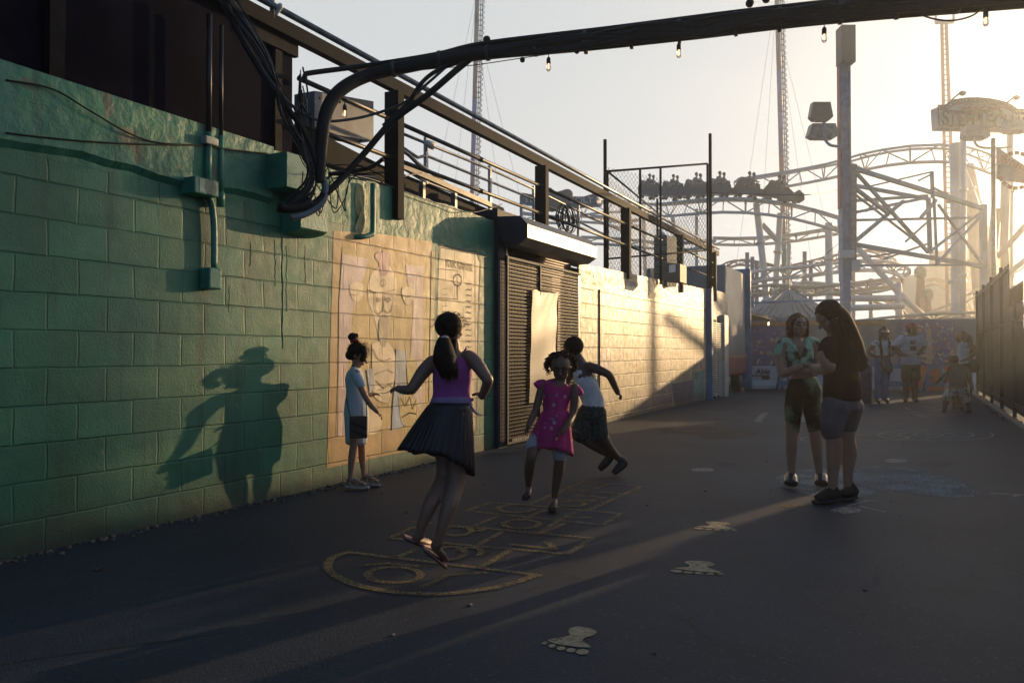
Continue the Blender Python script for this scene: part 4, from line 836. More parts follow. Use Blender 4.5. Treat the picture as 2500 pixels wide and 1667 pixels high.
column('white diagonal pipe joining the columns under the train',[(1750,515,D1),(1792,560,D1)],pxr(60,12),twhite,name='brace',catn='brace',flange=False)
column('white diagonal pipe right of the mesh enclosure',[(1510,530,62),(1560,568,62)],pxr(62,10),twhite,name='brace',catn='brace',flange=False)
column('upper of two horizontal white pipes right of the blue post',[(1935,685,50),(2075,685,50)],pxr(50,15),twhite,name='cross_pipe',catn='pipe',flange=False)
column('lower of two horizontal white pipes right of the blue post',[(1935,708,48),(2075,703,48)],pxr(48,14),twhite,name='cross_pipe',catn='pipe',flange=False)
column('slanted pink pylon leg behind the steel truss',[(2215,380,70),(2240,500,70),(2262,740,70)],pxr(70,38),mat('pylon_pink',(.34,.20,.22),.5,var=.15),name='pylon_leg',catn='pylon')
column('white crane boom slanting behind the sign post',[(2190,355,60),(2225,440,60),(2242,490,60)],pxr(60,26),twhite,name='crane_boom',catn='crane boom')
for l_,x_,y0_ in (('tallest blue pylon at left behind the trailer',1716,580),('second blue pylon at left behind the trailer',1728,590),('third blue pylon at left behind the trailer',1738,600),('dark blue pylon behind the facing woman',1848,578),('blue pylon just left of the tall blue post',1862,600),('blue pylon right of the tall blue post',1960,600),('squat blue pylon right of the tall blue post',2000,640)):
    column(l_,[(x_,y0_,76),(x_,740,76)],pxr(76,9),tblue,name='blue_pylon',catn='pylon',z0=0,n=8)
dg=mat('dark_green_steel',(.03,.05,.05),.5)
column('dark green brace leg rising left to the apex behind the women',[(1758,740,66),(1800,655,66)],pxr(66,13),dg,name='a_frame_leg',catn='ride leg',flange=False)
column('dark green brace leg falling right from the apex',[(1818,655,66),(1870,745,66)],pxr(66,14),dg,name='a_frame_leg',catn='ride leg',flange=False)
# right edge scaffolding
for i,(l_,p_,w_) in enumerate((('pale column nearest the right edge',[(2310,400,44),(2306,560,44),(2312,760,44)],20),('second pale column from the right edge, slanted',[(2288,480,44),(2268,740,44)],22),('slanting pale beam at the right edge',[(2400,470,42),(2290,590,42)],12),('second slanting pale beam at the right edge',[(2400,560,42),(2290,650,42)],12),('falling pale beam at the right edge',[(2300,660,42),(2400,760,42)],14))):
    column(l_,p_,pxr(43,w_),tcream,name='ride_support',catn='column',flange=False)
# ----- train -----
carm=mat('train_dark',(.045,.045,.05),.4,var=.3); shirts=[mat('rider_%d'%i,c,.8,var=.2) for i,c in enumerate([(.30,.30,.33),(.22,.10,.10),(.10,.12,.20),(.35,.30,.25),(.15,.15,.14)])]; skin_d=mat('skin_far',(.15,.085,.055),.6)
def person_rider(p,fw,m,lab):
    """seated rider leaning forward, head, arms on the bar"""
    o=thing('person',lab,'person',p,group='riders on the roller coaster'); up_=Vector((0,0,1)); s=fw.cross(up_).normalized()
    t=MB(); t.tube(cat([p,p+up_*.3+fw*.03,p+up_*.52+fw*.12,p+up_*.60+fw*.15,p+up_*.68+fw*.18],3),catr([.16,.18,.2,.09,.07],3),8,round_=True)
    t.ball(p+up_*.82+fw*.2,(.11,.11,.14),9,7)
    for k in (-1,1): t.tube(cat([p+up_*.52+fw*.12+s*.19*k,p+up_*.34+fw*.3+s*.26*k,p+up_*.36+fw*.55+s*.16*k],3),catr([.07,.055,.045],3),6,round_=True); t.tube(cat([p+s*.1*k,p+fw*.42+s*.12*k+up_*.06,p+fw*.5+s*.12*k-up_*.3],3),catr([.1,.08,.06],3),6,round_=True)
    b=t.build('body',skin_d,o); r_=b.modifiers.new('r','REMESH'); r_.mode='VOXEL'; r_.voxel_size=.04; r_.use_smooth_shade=True
    t=MB(); t.tube(cat([p,p+up_*.3+fw*.03,p+up_*.52+fw*.12,p+up_*.57+fw*.14],3),catr([.19,.21,.225,.12],3),8,round_=True); t.build('shirt',m,o)
    t=MB(); t.ball(p+up_*.87+fw*.16,(.13,.13,.14),8,6); t.build('hair',blk,o)
    return o
cars=[(1500,452,64.2),(1555,455,62),(1608,452,60.3),(1662,450,59.3),(1728,452,58.5),(1797,460,57.6)]
rl=['leftmost car','second car from the left','third car from the left','fourth car from the left','fifth car from the left','front car at the right']
for i,(x,y,dp_) in enumerate(cars):
    c=V(DD(x,y-7,dp_)); a=V(DD(x-20,y-7+ (1 if i<4 else -3),dp_+.6)); fw=(c-a).normalized(); s=fw.cross(Vector((0,0,1))).normalized(); up_=s.cross(fw).normalized()
    o=thing('coaster_car','dark '+rl[i]+' of the roller coaster train, full of riders','coaster car',c,group='cars of the roller coaster train')
    def q(u,v_,w__): return c+fw*u*1.15+s*v_*1.1+up_*w__*1.3
    prof=[(-.85,-.1),(-.95,.35),(-.80,.75),(-.55,.7),(-.45,.38),(.35,.34),(.55,.62),(.8,.55),(.95,.2),(.8,-.1)] if i<5 else [(-.85,-.1),(-.95,.35),(-.80,.75),(-.55,.7),(-.45,.38),(.4,.36),(.7,.55),(1.1,.35),(1.25,.05),(.9,-.2)]
    t=MB()
    t.prism([q(u,-.62,v_) for u,v_ in prof],s*.09); t.prism([q(u,.53,v_) for u,v_ in prof],s*.09); t.prism([q(u,-.55,v_) for u,v_ in [(-.85,-.1),(-.9,.2),(.9,.2),(.8,-.1)]],s*1.1); t.prism([q(u,-.55,v_) for u,v_ in [(-.88,.2),(-.95,.75),(-.8,.85),(-.7,.2)]],s*1.1)
    t.build('shell',carm,o,bevel=.03)
    for u in (-.55,.6):
        for v_ in (-.5,.5): MB().tube([q(u,v_-.08,-.22),q(u,v_+.08,-.22)],.14,10).build('wheel',blk,o)
    t=MB(); t.tube([q(-.9,0,-.2),q(-1.3,0,-.2)],.07,6); t.box(*[q(0,-.3,-.35),q(.01,.3,-.1)]); t.build('coupler',blk,o)
    t=MB(); t.tube([q(.2,-.45,.55),q(.2,.45,.55)],.035,6); t.tube([q(.2,0,.2),q(.2,0,.55)],.03,6); t.build('lap_bar',galv,o)
    for k,v_ in enumerate((-.27,.27)):
        person_rider(q(-.35+.05*k,v_,.45),Vector((fw.x,fw.y,fw.z)).normalized(),shirts[(i*2+k)%5],'rider on the %s side of the %s'%(('near','far')[k],rl[i]))
# ----- vertical towers -----
def tower(lab,pts,wpx,segs,side=1,arm=False):
    P=[V(DD(*p)) for p in pts]; top,bot=P[0],P[1]; bot=bot+(bot-top).normalized()*((bot.z)/(top.z-bot.z)*(bot-top).length)*1.0
    o=thing('launch_tower',lab,'tower',(bot.x,bot.y,0)); r_=wpx*1.063/F*pts[0][2]/2; n=len(segs)
    for i,c_ in enumerate(segs):
        a=top.lerp(bot,i/n); b=top.lerp(bot,(i+1)/n); MB().tube([a,b],r_,10).build('mast_section',mat('tower_'+c_[0],c_[1],.5,var=.15,ns=.4),o)
    sx=Vector((math.cos(YAW),math.sin(YAW),0))
    t=MB(); N_=int((top-bot).length/.55)
    for i in range(N_):
        c=top.lerp(bot,i/N_)+sx*r_*2.0*side; L_=[c+sx*r_*1.1*math.cos(a)*side+Vector((0,0,-.55*a/6.283))+Vector((-sx.y,sx.x,0))*r_*math.sin(a) for a in np.linspace(0,6.283,7)]
        t.tube(L_,.05,3,cap=False)
    t.build('cable_coil',tred if segs[0][0]!='tan' else mat('coil_rust',(.2,.11,.09),.6),o)
    t=MB(); t.tube([top+sx*r_*1.5*side,bot+sx*r_*1.5*side],.06,4); t.tube([top+sx*r_*2.3*side,bot+sx*r_*2.3*side],.06,4); t.build('ladder_rail',galv,o)
    wires=[]
    t=MB()
    for dx in (-90,-45,60,110):
        g=V(DD(pts[1][0]+dx*1.6,pts[1][1]+240,pts[0][2]+8)); t.tube([top.lerp(bot,.0 if dx<0 else .1),g],.018,3)
    t.build('guy_wire',galv,o)
tn=('tan',(.30,.24,.15)); rd=('red',(.34,.07,.05)); pu=('purple',(.16,.08,.36)); te=('teal',(.03,.34,.22)); bl_=('blue',(.04,.12,.36))
tower('slender launch tower with coiled cable standing at left of centre in the sky',[(1097,-30,85),(1084,470,85)],11,[tn,tn,rd,pu,pu,rd,rd,te,te,bl_])
tower('slender launch tower with coiled cable behind the coaster train',[(1784,-30,80),(1801,600,80)],11,[tn,rd,pu,pu,rd,rd,te,te,bl_])
o=thing('ladder_tower','red lattice launch tower with crossarm on top, behind the racetrack sign','tower',V((DD(2180,900,75)))); o.location.z=0
t=MB(); A=DD(2163,55,75);B=DD(2177,760,75);A2=DD(2173,55,75);B2=DD(2200,760,75); t.bar(A,B,.28,.28); t.bar(A2,B2,.28,.28); t.build('mast',mat('tower_red',(.26,.10,.09)),o)
t=MB(); 
for i in range(60): t.bar(V(A).lerp(V(B),i/60),V(A2).lerp(V(B2),i/60),.1,.1)
t.build('rung',mat('tower_rung',(.3,.22,.18)),o,kind='stuff'); t=MB(); t.bar(DD(2149,52,75),DD(2190,50,75),.3,.3); t.bar(DD(2149,52,75),DD(2149,34,75),.2,.2); t.bar(DD(2190,50,75),DD(2190,32,75),.2,.2); t.bar(DD(2149,34,75),DD(2190,32,75),.12,.12); t.build('crossarm',mat('tower_rung',(.3,.22,.18)),o)
# ----- racetrack sign -----
D2=45; sg=thing('steeplechase_sign','arched white bulb-edged sign reading STEEPLECHASE high above the truss','sign',V(DD(2240,300,D2)))
A=V(DD(2152,265,D2));B=V(DD(2420,290,D2+1.8)); u=(B-A).normalized(); u=Vector((u.x,u.y,0)).normalized(); up_=Vector((0,0,1)); nn=Vector((u.y,-u.x,0))
def SP(x,y,off=0): 
    d=V(ray(x*1.063,y*1.063)); o_=Vector((0,0,H)); k=(A-o_).dot(nn)/d.dot(nn); return o_+d*k+nn*off
out_=[(2152,247),(2171,247),(2178,240),(2192,233),(2215,229),(2245,228),(2275,231),(2305,238),(2325,248),(2332,256),(2420,260),(2420,304),(2155,296)]
MB().prism([SP(x,y) for x,y in out_],-nn*.5).build('board',mat('sign_white',(.36,.41,.42),.5,var=.1,ns=.5),sg)
def ins(s_,cx=2262,cy=268): return [(cx+(x-cx)*s_,cy+(y-cy)*(s_-.06)) for x,y in out_]
t=MB(); E=[SP(x,y,.03) for x,y in ins(.985)]
for a,b in zip(E,E[1:]+E[:1]): t.bar(a,b,.07,.34,up=tuple(up_))
t.build('border_band',mat('sign_band',(.12,.11,.09),.5),sg)
t=MB()
for a,b in zip(E,E[1:]+E[:1]):
    n_=max(1,int((b-a).length/.22))
    for i in range(n_): p=a.lerp(b,i/n_)+nn*.08; t.ball(p,(.05,.05,.05),5,3)
t.build('border_bulb',mat('bulb_dim',(.45,.42,.35),.3),sg,kind='stuff')
p0=SP(2163,288,.06); p1=SP(2375,291,.06)
text('STEEPLECHASE','lettering',mat('sign_letter',(.07,.03,.012),.5,var=.4,ns=2),sg,p0,u,(0,0,1),1.25,None,.04,bold=.008,width=(p1-p0).length)
t=MB(); t.prism([SP(x,y,.04) for x,y in [(2208,258),(2214,251),(2230,250),(2300,252),(2306,262),(2210,259)]],-nn*.02); t.build('turf_picture',mat('sign_green',(.16,.26,.08),.6),sg)
t=MB(); rnd=random.Random(1)
for k in range(6):
    x=2216+k*14; c=SP(x,250,.08); t.ball(c,(.22,.05,.1),7,5); 
    for s__ in (-1,1): t.bar(c+u*.18*s__,c+u*.32*s__-up_*.22,.04,.04)
    t.bar(c+u*.18,c+u*.32+up_*.14,.06,.06); t.ball(c+up_*.15,(.06,.04,.1),5,4)
t.build('horse_picture',mat('sign_horse',(.14,.07,.05),.6),sg)
column('white sign post under the left half of the racetrack sign',[(2212,296,D2+.4),(2212,560,D2+.4)],pxr(45,13),twhite,name='sign_post',catn='post',z0=0); column('white sign post under the right half of the racetrack sign',[(2320,300,D2),(2320,560,D2)],pxr(45,13),tcream,name='sign_post',catn='post',z0=0)
for l_,x_,y_ in (('thin floodlight arm above the left of the racetrack sign',2196,225),('thin floodlight arm above the right of the racetrack sign',2320,235)):
    o=thing('sign_lamp',l_,'lamp',SP(x_,y_+15,-.3)); t=MB(); a=SP(x_-10,y_+14,-.3); b=SP(x_,y_,-.3); c=SP(x_+20,y_-16,-.3); t.tube([SP(x_,y_+16,-.3),b],.09,6); t.tube([b,c],.05,5); t.build('arm',galv,o); t=MB(); t.bar(c,SP(x_+28,y_-12,-.3),.3,.16); t.build('head',galv,o)
def flood(lab,x,y,w_,h_,dep,col=None):
    o=thing('floodlight',lab,'floodlight',DD(x,y,dep)); c=V(DD(x,y,dep)); sx=V(_r); k=1.063/F*dep; w2=w_*k/2; h2=h_*k/2; f_=V(_f)
    t=MB(); t.prism([c-sx*w2*.8+up_*h2,c+sx*w2*.8+up_*h2,c+sx*w2*1.05-up_*h2*.6,c+sx*w2*.7-up_*h2,c-sx*w2*.7-up_*h2,c-sx*w2*1.05-up_*h2*.6],f_*w2*.8); t.build('housing',mat('flood_grey',(.22,.25,.25),.45,.2),o,bevel=.01)
    t=MB(); t.prism([c-sx*w2*.5-up_*h2*.55-f_*.03,c+sx*w2*.5-up_*h2*.55-f_*.03,c+sx*w2*.5-up_*h2*1.15-f_*.03,c-sx*w2*.5-up_*h2*1.15-f_*.03],f_*w2*.5); t.build('ballast',mat('flood_dark',(.10,.11,.11),.5),o)
    return o
flood('grey floodlight seen from behind below the racetrack sign',2246,303,58,32,38); flood('grey floodlight at the right edge below the sign',2335,290,50,30,38)
t=thing('light_bracket','thin horizontal pipe joining the two floodlights under the sign','bracket',DD(2280,340,38)); MB().tube(cat([DD(2235,318,38),DD(2250,338,38),DD(2300,340,38),DD(2322,336,38)],4),.06,6).build('pipe',tcream,t)
# flag
fl=thing('flag','white flag with red lettering on a pole at the right edge','flag',V(DD(2283,760,34))); fl.location.z=0
t=MB(); a=DD(2281,318,34); b=DD(2283,760,34); t.tube([a,(b[0],b[1],0)],.09,8); t.build('pole',galv,fl)
vs=[];nu=16;nv=8
for j in range(nv+1):
    for i in range(nu+1):
        u_=i/nu; v_=j/nv; x=2288+u_*90; y=(336+u_*60)*(1-v_)+(412+u_*14)*v_; vs.append(DD(x,y,34+.25*math.sin(u_*8+v_*2)))
t=MB().add(vs,[(j*(nu+1)+i,j*(nu+1)+i+1,(j+1)*(nu+1)+i+1,(j+1)*(nu+1)+i) for j in range(nv) for i in range(nu)],True); fo=t.build('cloth',mat('flag_white',(.50,.44,.38),.7,var=.1),fl)
sx=V(_r)
text('WONDER','flag_lettering',mat('flag_red',(.42,.10,.06),.7),fl,DD(2297,371,33.6),tuple(sx*1-up_*.42),tuple(up_+sx*.3),.36,None,.01,bold=.01)
t=MB(); c=V(DD(2334,392,33.6)); 
for k in range(18): a=k*2*math.pi/18; b=a+.26; t.bar(c+sx*.75*math.cos(a)+up_*.75*math.sin(a),c+sx*.75*math.cos(b)+up_*.75*math.sin(b),.02,.16)
t.build('flag_ring',mat('flag_red',(.42,.10,.06)),fl)
# ----- tall blue post with twin-lamp bracket -----
D3=37.0; bp=thing('steel_mast','tall narrow blue steel mast rising behind the talking women','mast',V(DD(1943,900,D3))); bp.location.z=0
k=1.063/F*D3
c=V(DD(1941,600,D3)); c.z=0; ztop=V(DD(1941,65,D3)).z; sx=V(_r); fy=Vector((-_r[1],_r[0],0))
t=MB(); t.bar(c,c+up_*V(DD(1941,585,D3)).z,18*k,.36,up=tuple(fy)); t.bar(c+up_*V(DD(1941,585,D3)).z,c+up_*(ztop-1.0),13*k,.22,up=tuple(fy)); t.build('post',blue,bp)
t=MB(); t.bar(c+sx*-9*k+up_*4.5,c+sx*-9*k+up_*(ztop-.4),.06,.46,up=tuple(fy)); t.bar(c+sx*9*k+up_*4.5,c+sx*9*k+up_*(ztop-.4),.06,.46,up=tuple(fy)); t.build('flange',blue,bp)
zz=V(DD(1941,65,D3)).z; za=V(DD(1941,150,D3)).z
t=MB(); t.bar(c+up_*za-fy*.2,c+up_*zz-fy*.2,32*k,.7,up=tuple(fy)); t.build('head_box',mat('mast_head',(.035,.035,.04),.6),bp,bevel=.02)
t=MB(); t.bar(c-sx*13*k+up_*V(DD(0,480,D3)).z,c-sx*13*k+up_*(za),.03,.3,up=tuple(fy)); t.build('red_edge',mat('red_trim',(.35,.02,.04),.5),bp)
t=MB(); t.bar(c+sx*15*k+up_*V(DD(0,600,D3)).z,c+sx*18*k+up_*V(DD(0,378,D3)).z,14*k,.35,up=tuple(fy)); t.build('lit_sign_side',mat('mast_panel',(.25,.24,.22),.5),bp)
bulbs_=MB()
for i in range(34): bulbs_.ball(c+sx*24*k+up_*(V(DD(0,600,D3)).z+i*.075)-fy*.1,(.03,.03,.03),5,3)
bulbs_.build('sign_bulbs',mat('bulb_dim',(.45,.42,.35)),bp,kind='stuff')
t=MB(); t.bar(c-sx*3*k+up_*V(DD(0,595,D3)).z-fy*.3,c-sx*3*k+up_*V(DD(0,577,D3)).z-fy*.3,34*k,.3,up=tuple(fy)); t.build('switch_box',twhite,bp,bevel=.02)
t=MB(); t.bar(c+sx*20*k+up_*V(DD(0,622,D3)).z-fy*.1,c+sx*20*k+up_*V(DD(0,598,D3)).z-fy*.1,20*k,.3,up=tuple(fy)); t.build('meter_box',twhite,bp,bevel=.02)
fl1=flood('dark square floodlight facing the camera left of the blue mast',1888,255,50,42,D3-.6); 
fl1b=flood('grey trapezoid floodlight below the dark one, left of the blue mast',1893,300,66,34,D3)
for ch in fl1.children: ch.data.materials[0]=mat('flood_black',(.05,.055,.05),.35,.2)
t=thing('lamp_bracket','curved pipe bracket holding the two floodlights on the blue mast','bracket',DD(1900,320,D3)); MB().tube(cat([DD(1892,275,D3-.25),DD(1894,305,D3-.25),DD(1896,322,D3-.25),DD(1908,334,D3-.25),DD(1932,337,D3-.25)],5),.065,8).build('pipe',blue,t)
# ----- box truss -----
tt=thing('steel_truss','large grey blue box truss bridging from the mast to the right post','truss',V(DD(2100,500,39)))
gb=mat('truss_blue_grey',(.20,.32,.40),.45,var=.2,ns=1)
def tb(a,b,w_,dp1=37.5,dp2=None,n_='chord',mb=None):
    mb=mb or MB(); dp2=dp2 or dp1; mb.bar(DD(*a,dp1),DD(*b,dp2),w_*.68/F*dp1,w_*.62/F*dp1); return mb
t=MB()
for a,b,w_ in (((1955,385),(2255,478),15),((1955,560),(2255,612),15),((1955,610),(2255,608),8),((1955,506),(2255,500),9)): tb(a,b,w_,37.5,40.5,mb=t)
t.build('chord',gb,tt)
t=MB()
for a,b,w_ in (((1955,425),(2130,457),13),((1955,462),(2130,450),11),((1955,490),(2120,456),11),((2110,415),(2140,400),6),((1990,430),(2140,395),6),((2140,430),(2240,478),7)): tb(a,b,w_,42,42.5,mb=t)
t.build('rear_chord',gb,tt)
t=MB()
for a,b,w_ in (((1962,392),(2132,580),11),((1962,556),(2075,462),12),((1955,440),(2135,578),7),((2140,575),(2250,490),8),((2150,608),(2250,500),8),((2155,470),(2255,605),8),((2030,595),(2130,560),7),((2080,555),(2130,510),6),((1960,430),(2040,490),12),((2115,500),(2150,460),10),((2000,590),(2070,578),7),((1990,485),(2020,460),7)): tb(a,b,w_,38.2,39.7,mb=t)
t.build('diagonal_brace',gb,tt)
t=MB()
for a,b,w_ in (((2132,455),(2136,582),16),((2145,455),(2152,608),10),((2140,395),(2142,455),13)): tb(a,b,w_,39.2,39.2,mb=t)
t.build('upright',gb,tt)
o=thing('steel_mast','square pale grey mast at the right end of the truss','mast',V(DD(2258,740,40.6))); o.location.z=0
t=MB(); a=V(DD(2258,470,40.6)); t.bar((a.x,a.y,0),a,13*1.063/F*40,.25,up=tuple(fy)); t.build('post',gb,o)
# blue beam + roof tent behind hoarding
o=thing('blue_gantry','blue horizontal beam with posts above the hoarding behind the women','gantry',V(DD(1820,690,27)))
t=MB(); tb((1695,697),(1945,688),9,26,28.6,mb=t); tb((1712,690),(1712,745),8,26,mb=t); t.build('beam',blue,o)
t=MB(); A=V(G(1826,952)); a=V(DD(1716,690,25.0)); t.bar((A.x-.02,A.y,0),(A.x-.02,A.y,3.3),.13,.13,up=(0,1,0)); t.build('post',blue,o)
o=thing('tent_roof','blue grey pyramid roof behind the hoarding left of the women','roof',V(DD(1810,700,44)))
ap=V(DD(1810,662,44)); c_=[V(DD(1690,728,38)),V(DD(1930,728,38)),V(DD(1945,735,50)),V(DD(1690,735,50))]
c_=[Vector((p.x,p.y,c_[0].z)) for p in c_]
t=MB()
for i in range(4):
    a,b=c_[i],c_[(i+1)%4]; t.add([a,b,ap],[(0,1,2)]); 
    for k_ in range(1,14): p=a.lerp(b,k_/14); q2=p.lerp(ap,.9 if k_==7 else (1-abs(k_/7-1))*.97); t.bar(p+up_*.05,q2+up_*.05,.06,.06)
t.prism(c_,(0,0,-.5)); t.build('roof_panels',mat('tent_blue',(.13,.20,.24),.5,var=.15,ns=1),o)
# orb columns
for l_,x_,yt,yb,r_ in (('taller tapering orange column topped with a globe',2114,628,745,13),('shorter orange column with a bulb-ringed globe',2129,680,745,14)):
    o=thing('orb_column',l_,'column',V(DD(x_,760,70))); o.location.z=0; kk=1.063/F*70; b=V(DD(x_,yb,70)); a=V(DD(x_,yt+6,70)); g0_=Vector((b.x,b.y,0))
    t=MB(); t.bar(g0_,b,26*kk,26*kk); t.tube([b,a],[13*kk,7*kk],4,smooth=False); t.build('shaft',mat('column_orange',(.28,.13,.08),.6),o)
    t=MB(); t.ball(a+up_*r_*kk*.6,(r_*kk*.9,)*3,14,10); t.build('globe',mat('globe_grey',(.22,.22,.15),.5),o)
    t=MB(); c=a+up_*r_*kk*.6
    for i in range(18): q_=c+sx*math.cos(i*.35)*r_*kk+up_*math.sin(i*.35)*r_*kk; t.ball(q_,(.12,.12,.12),5,4)
    t.build('globe_bulb',mat('bulb_dim',(.45,.42,.35)),o)
# distant apartment buildings
def bld(lab,x0,x1,yt,dep,c_):
    a=V(DD(x0,yt,dep)); b=V(DD(x1,yt,dep)); o=thing('apartment_building',lab,'building',((a.x+b.x)/2,(a.y+b.y)/2,0)); m=mat('bld_%d'%dep,c_,.8,var=.1,ns=.1)
    d_=Vector((-_r[1],_r[0],0))*12; t=MB(); t.prism([(a.x,a.y,0),(b.x,b.y,0),(b.x+d_.x,b.y+d_.y,0),(a.x+d_.x,a.y+d_.y,0)],(0,0,a.z)); t.build('wall',m,o)
    t=MB(); e=(b-a).normalized(); nn_=Vector((e.y,-e.x,0)); n_=int((b-a).length/2)
    for i in range(n_):
        for j in range(int(a.z/2)):
            p=a+e*(i*2+.8); p=Vector((p.x,p.y,j*2+.8)); t.prism([p,p+e*1.1,p+e*1.1+up_*1.0,p+up_*1.0],nn_*.04)
    t.build('window',mat('bld_window',(.10,.11,.12),.3),o,kind='stuff')
    t=MB(); p=a.lerp(b,.4); t.box(p+Vector((-2,4,0)),p+Vector((4,9,3.5))); t.build('roof_plant',m,o)
bld('distant tan apartment block behind the orb columns',2146,2210,622,118,(.22,.19,.16)); bld('distant paler tall apartment block behind the pink pylon',2212,2262,590,122,(.25,.20,.18)); bld('distant hazy apartment tower at the right edge',2270,2330,560,126,(.27,.21,.19))
# mesh enclosure on the roof
X9=W-.55; me_=thing('mesh_enclosure','chain link enclosure with tall posts on the roof deck behind the railing','enclosure',(W-2,16,2.6))
a=V(DD(1390,580,15.4)); b=V(DD(1632,640,17.5)); a.z=b.z=2.6; 
def up_to(p,x,y,dep): return DD(x,y,dep)[2]
for x,y,dep,bx in ((1388,320,15.4,a),(1632,306,17.5,b)): p=Vector((bx.x,bx.y,2.6)); MB().tube([p,(p.x,p.y,up_to(p,x,y,dep))],.035,8).build('tall_post',steel,me_)
zt=DD(1395,392,15.4)[2]; zt2=DD(1625,377,17.5)[2]; e=(b-a)
back=V(DD(1510,600,20)); back.z=2.6
t=MB(); A_=a+e*.02; B_=b-e*.03
for q_ in (A_,B_,A_.lerp(B_,.27+.03),A_.lerp(B_,.5)): t.tube([q_,(q_.x,q_.y,zt+(zt2-zt)*((q_-A_).length/e.length)+.02)],.025,6)
t.tube([(A_.x,A_.y,zt),(B_.x,B_.y,zt2)],.022,6); t.tube([(A_.x,A_.y,zt-1.7),(B_.x,B_.y,zt2-1.9)],.018,6); t.tube([(A_.x,A_.y,zt),(back.x,back.y,zt)],.022,6); t.tube([back,(back.x,back.y,zt+.35)],.03,6)
t.build('frame',steel,me_)
wire=mat('mesh_dark',(.10,.11,.10),.5)
def chain(P0,P1,z0,z1,s=.11,th=.004,name='chain_mesh'):
    t=MB(); e_=(P1-P0); L_=e_.length; e_=e_.normalized(); h_=z1-z0; n_=int((L_+h_)/s)
    for k in range(n_+1):
        for sg_ in (1,-1):
            o_=k*s; 
            # line u = o - v  (or mirrored)
            v0=max(0,o_-L_); v1=min(h_,o_)
            if v1-v0<.02: continue
            u0,u1=o_-v0,o_-v1
            if sg_<0: u0,u1=L_-u0,L_-u1
            t.bar(P0+e_*u0+Vector((0,0,z0-P0.z+v0)),P0+e_*u1+Vector((0,0,z0-P0.z+v1)),th,th)
    return t
chain(A_,B_,2.6,zt+.08).build(wire and 'chain_mesh',wire,me_); chain(A_,back,2.6,zt-.1,.15).build('chain_mesh',wire,me_); chain(back,B_,2.6,zt-.35,.15).build('chain_mesh',wire,me_)
t=thing('locker_cabinet','pale grey green metal locker standing inside the mesh enclosure','cabinet',V(DD(1518,600,16.8))); p=V(DD(1502,600,16.8)); q_=V(DD(1532,600,16.8)); k=1.063/F*16.8; zt_=DD(1502,540,16.8)[2]
ee=(q_-p); t_=MB(); t_.prism([(p.x,p.y,2.6),(q_.x,q_.y,2.6),(q_.x+.1,q_.y+.4,2.6),(p.x+.1,p.y+.4,2.6)],(0,0,zt_-2.6)); t_.build('body',mat('locker_green',(.20,.24,.22),.5),t)
t_=MB(); 
for i in range(6): z=2.7+i*(zt_-2.75)/6; t_.bar((p.x-.0,p.y-.01,z),(q_.x,q_.y-.01,z),.01,.012)
t_.build('door_gap',blk,t)
t=thing('storage_box','dark box with a pale notice behind the railing at the far end','box',V(DD(1565,640,16))); p=V(DD(1520,600,15.5));q_=V(DD(1562,600,15.8)); zt_=DD(1540,602,15.5)[2]; t_=MB(); t_.prism([(p.x,p.y,2.6),(q_.x,q_.y,2.6),(q_.x,q_.y+.5,2.6),(p.x,p.y+.5,2.6)],(0,0,max(.3,zt_-2.6))); t_.build('body',mat('box_dark',(.06,.05,.04),.6),t)
t_=MB(); z=zt_-.02; a_=p.lerp(q_,.4); b__=p.lerp(q_,.75); t_.prism([a_+Vector((0,-.01,z-.18-a_.z)),b__+Vector((0,-.01,z-.15-b__.z)),b__+Vector((0,-.01,z-b__.z)),a_+Vector((0,-.01,z-.03-a_.z))],(0,-.01,0)); t_.build('notice',twhite,t)
# coiled cable + distant blue-white signboard
t=thing('cable_coil','large black coil of cable hanging on the ramp railing','cable coil',V(PX(1380,520,W-.6))); m=MB(); c=np.array(PX(1382,528,W-.6))
rnd=random.Random(5)
for i in range(9):
    rx,rz=rnd.uniform(.14,.26),rnd.uniform(.16,.26); ph=rnd.uniform(-.05,.05); m.tube([c+np.array([ph,rx*math.cos(a)*1.3+ph,rz*math.sin(a)-.05]) for a in np.linspace(0,6.283,18)],.009,5)
m.build('coil',rub_,t)
t=thing('ride_signboard','distant blue and white ride signboard with rooftop figures behind the railing','sign',V(DD(1280,455,60)))
m=MB(); m.prism([DD(1197,445,60),DD(1240,452,60),DD(1340,454,60),DD(1368,446,60),DD(1372,470,60),DD(1290,476,60),DD(1197,468,60)][::-1],(0,1,0)); m.build('board',mat('board_blue',(.06,.09,.18),.5),t)
text('THUNDERBOLT','lettering',twhite,t,DD(1203,466,59.8),tuple(V(_r)),(0,0,1),.62,None,.03,width=5.2)
m=MB(); m.tube([DD(1197,445,59.9),DD(1240,452,59.9),DD(1340,454,59.9),DD(1368,446,59.9)],.08,5); m.build('trim',tred,t)
m=MB(); m.ball(DD(1302,448,59.5),(.5,.4,.45),8,6); m.tube([DD(1268,466,59.5),DD(1302,448,59.5)],[.7,.45],8,round_=True); m.tube([DD(1262,440,59.5),DD(1276,460,59.5)],[.3,.5],8,round_=True); m.build('figure',mat('figure_brown',(.22,.13,.08),.7),t)
column('blue column under the distant signboard',[(1197,450,60),(1197,580,60)],pxr(60,7),tblue,name='blue_pylon',catn='pylon',z0=0)
track('tangle of low white track behind the railing',[(1200,490,66),(1280,500,66),(1360,495,66),(1420,510,66),(1470,505,66)],twhite,.8,.5,.09)
track('lower pale track behind the mesh enclosure',[(1340,545,66),(1440,550,64),(1540,560,62),(1640,552,60)],twhite,.8,.5,.09)
column('white column below the distant signboard',[(1238,480,62),(1238,560,62)],pxr(62,9),twhite,z0=0)
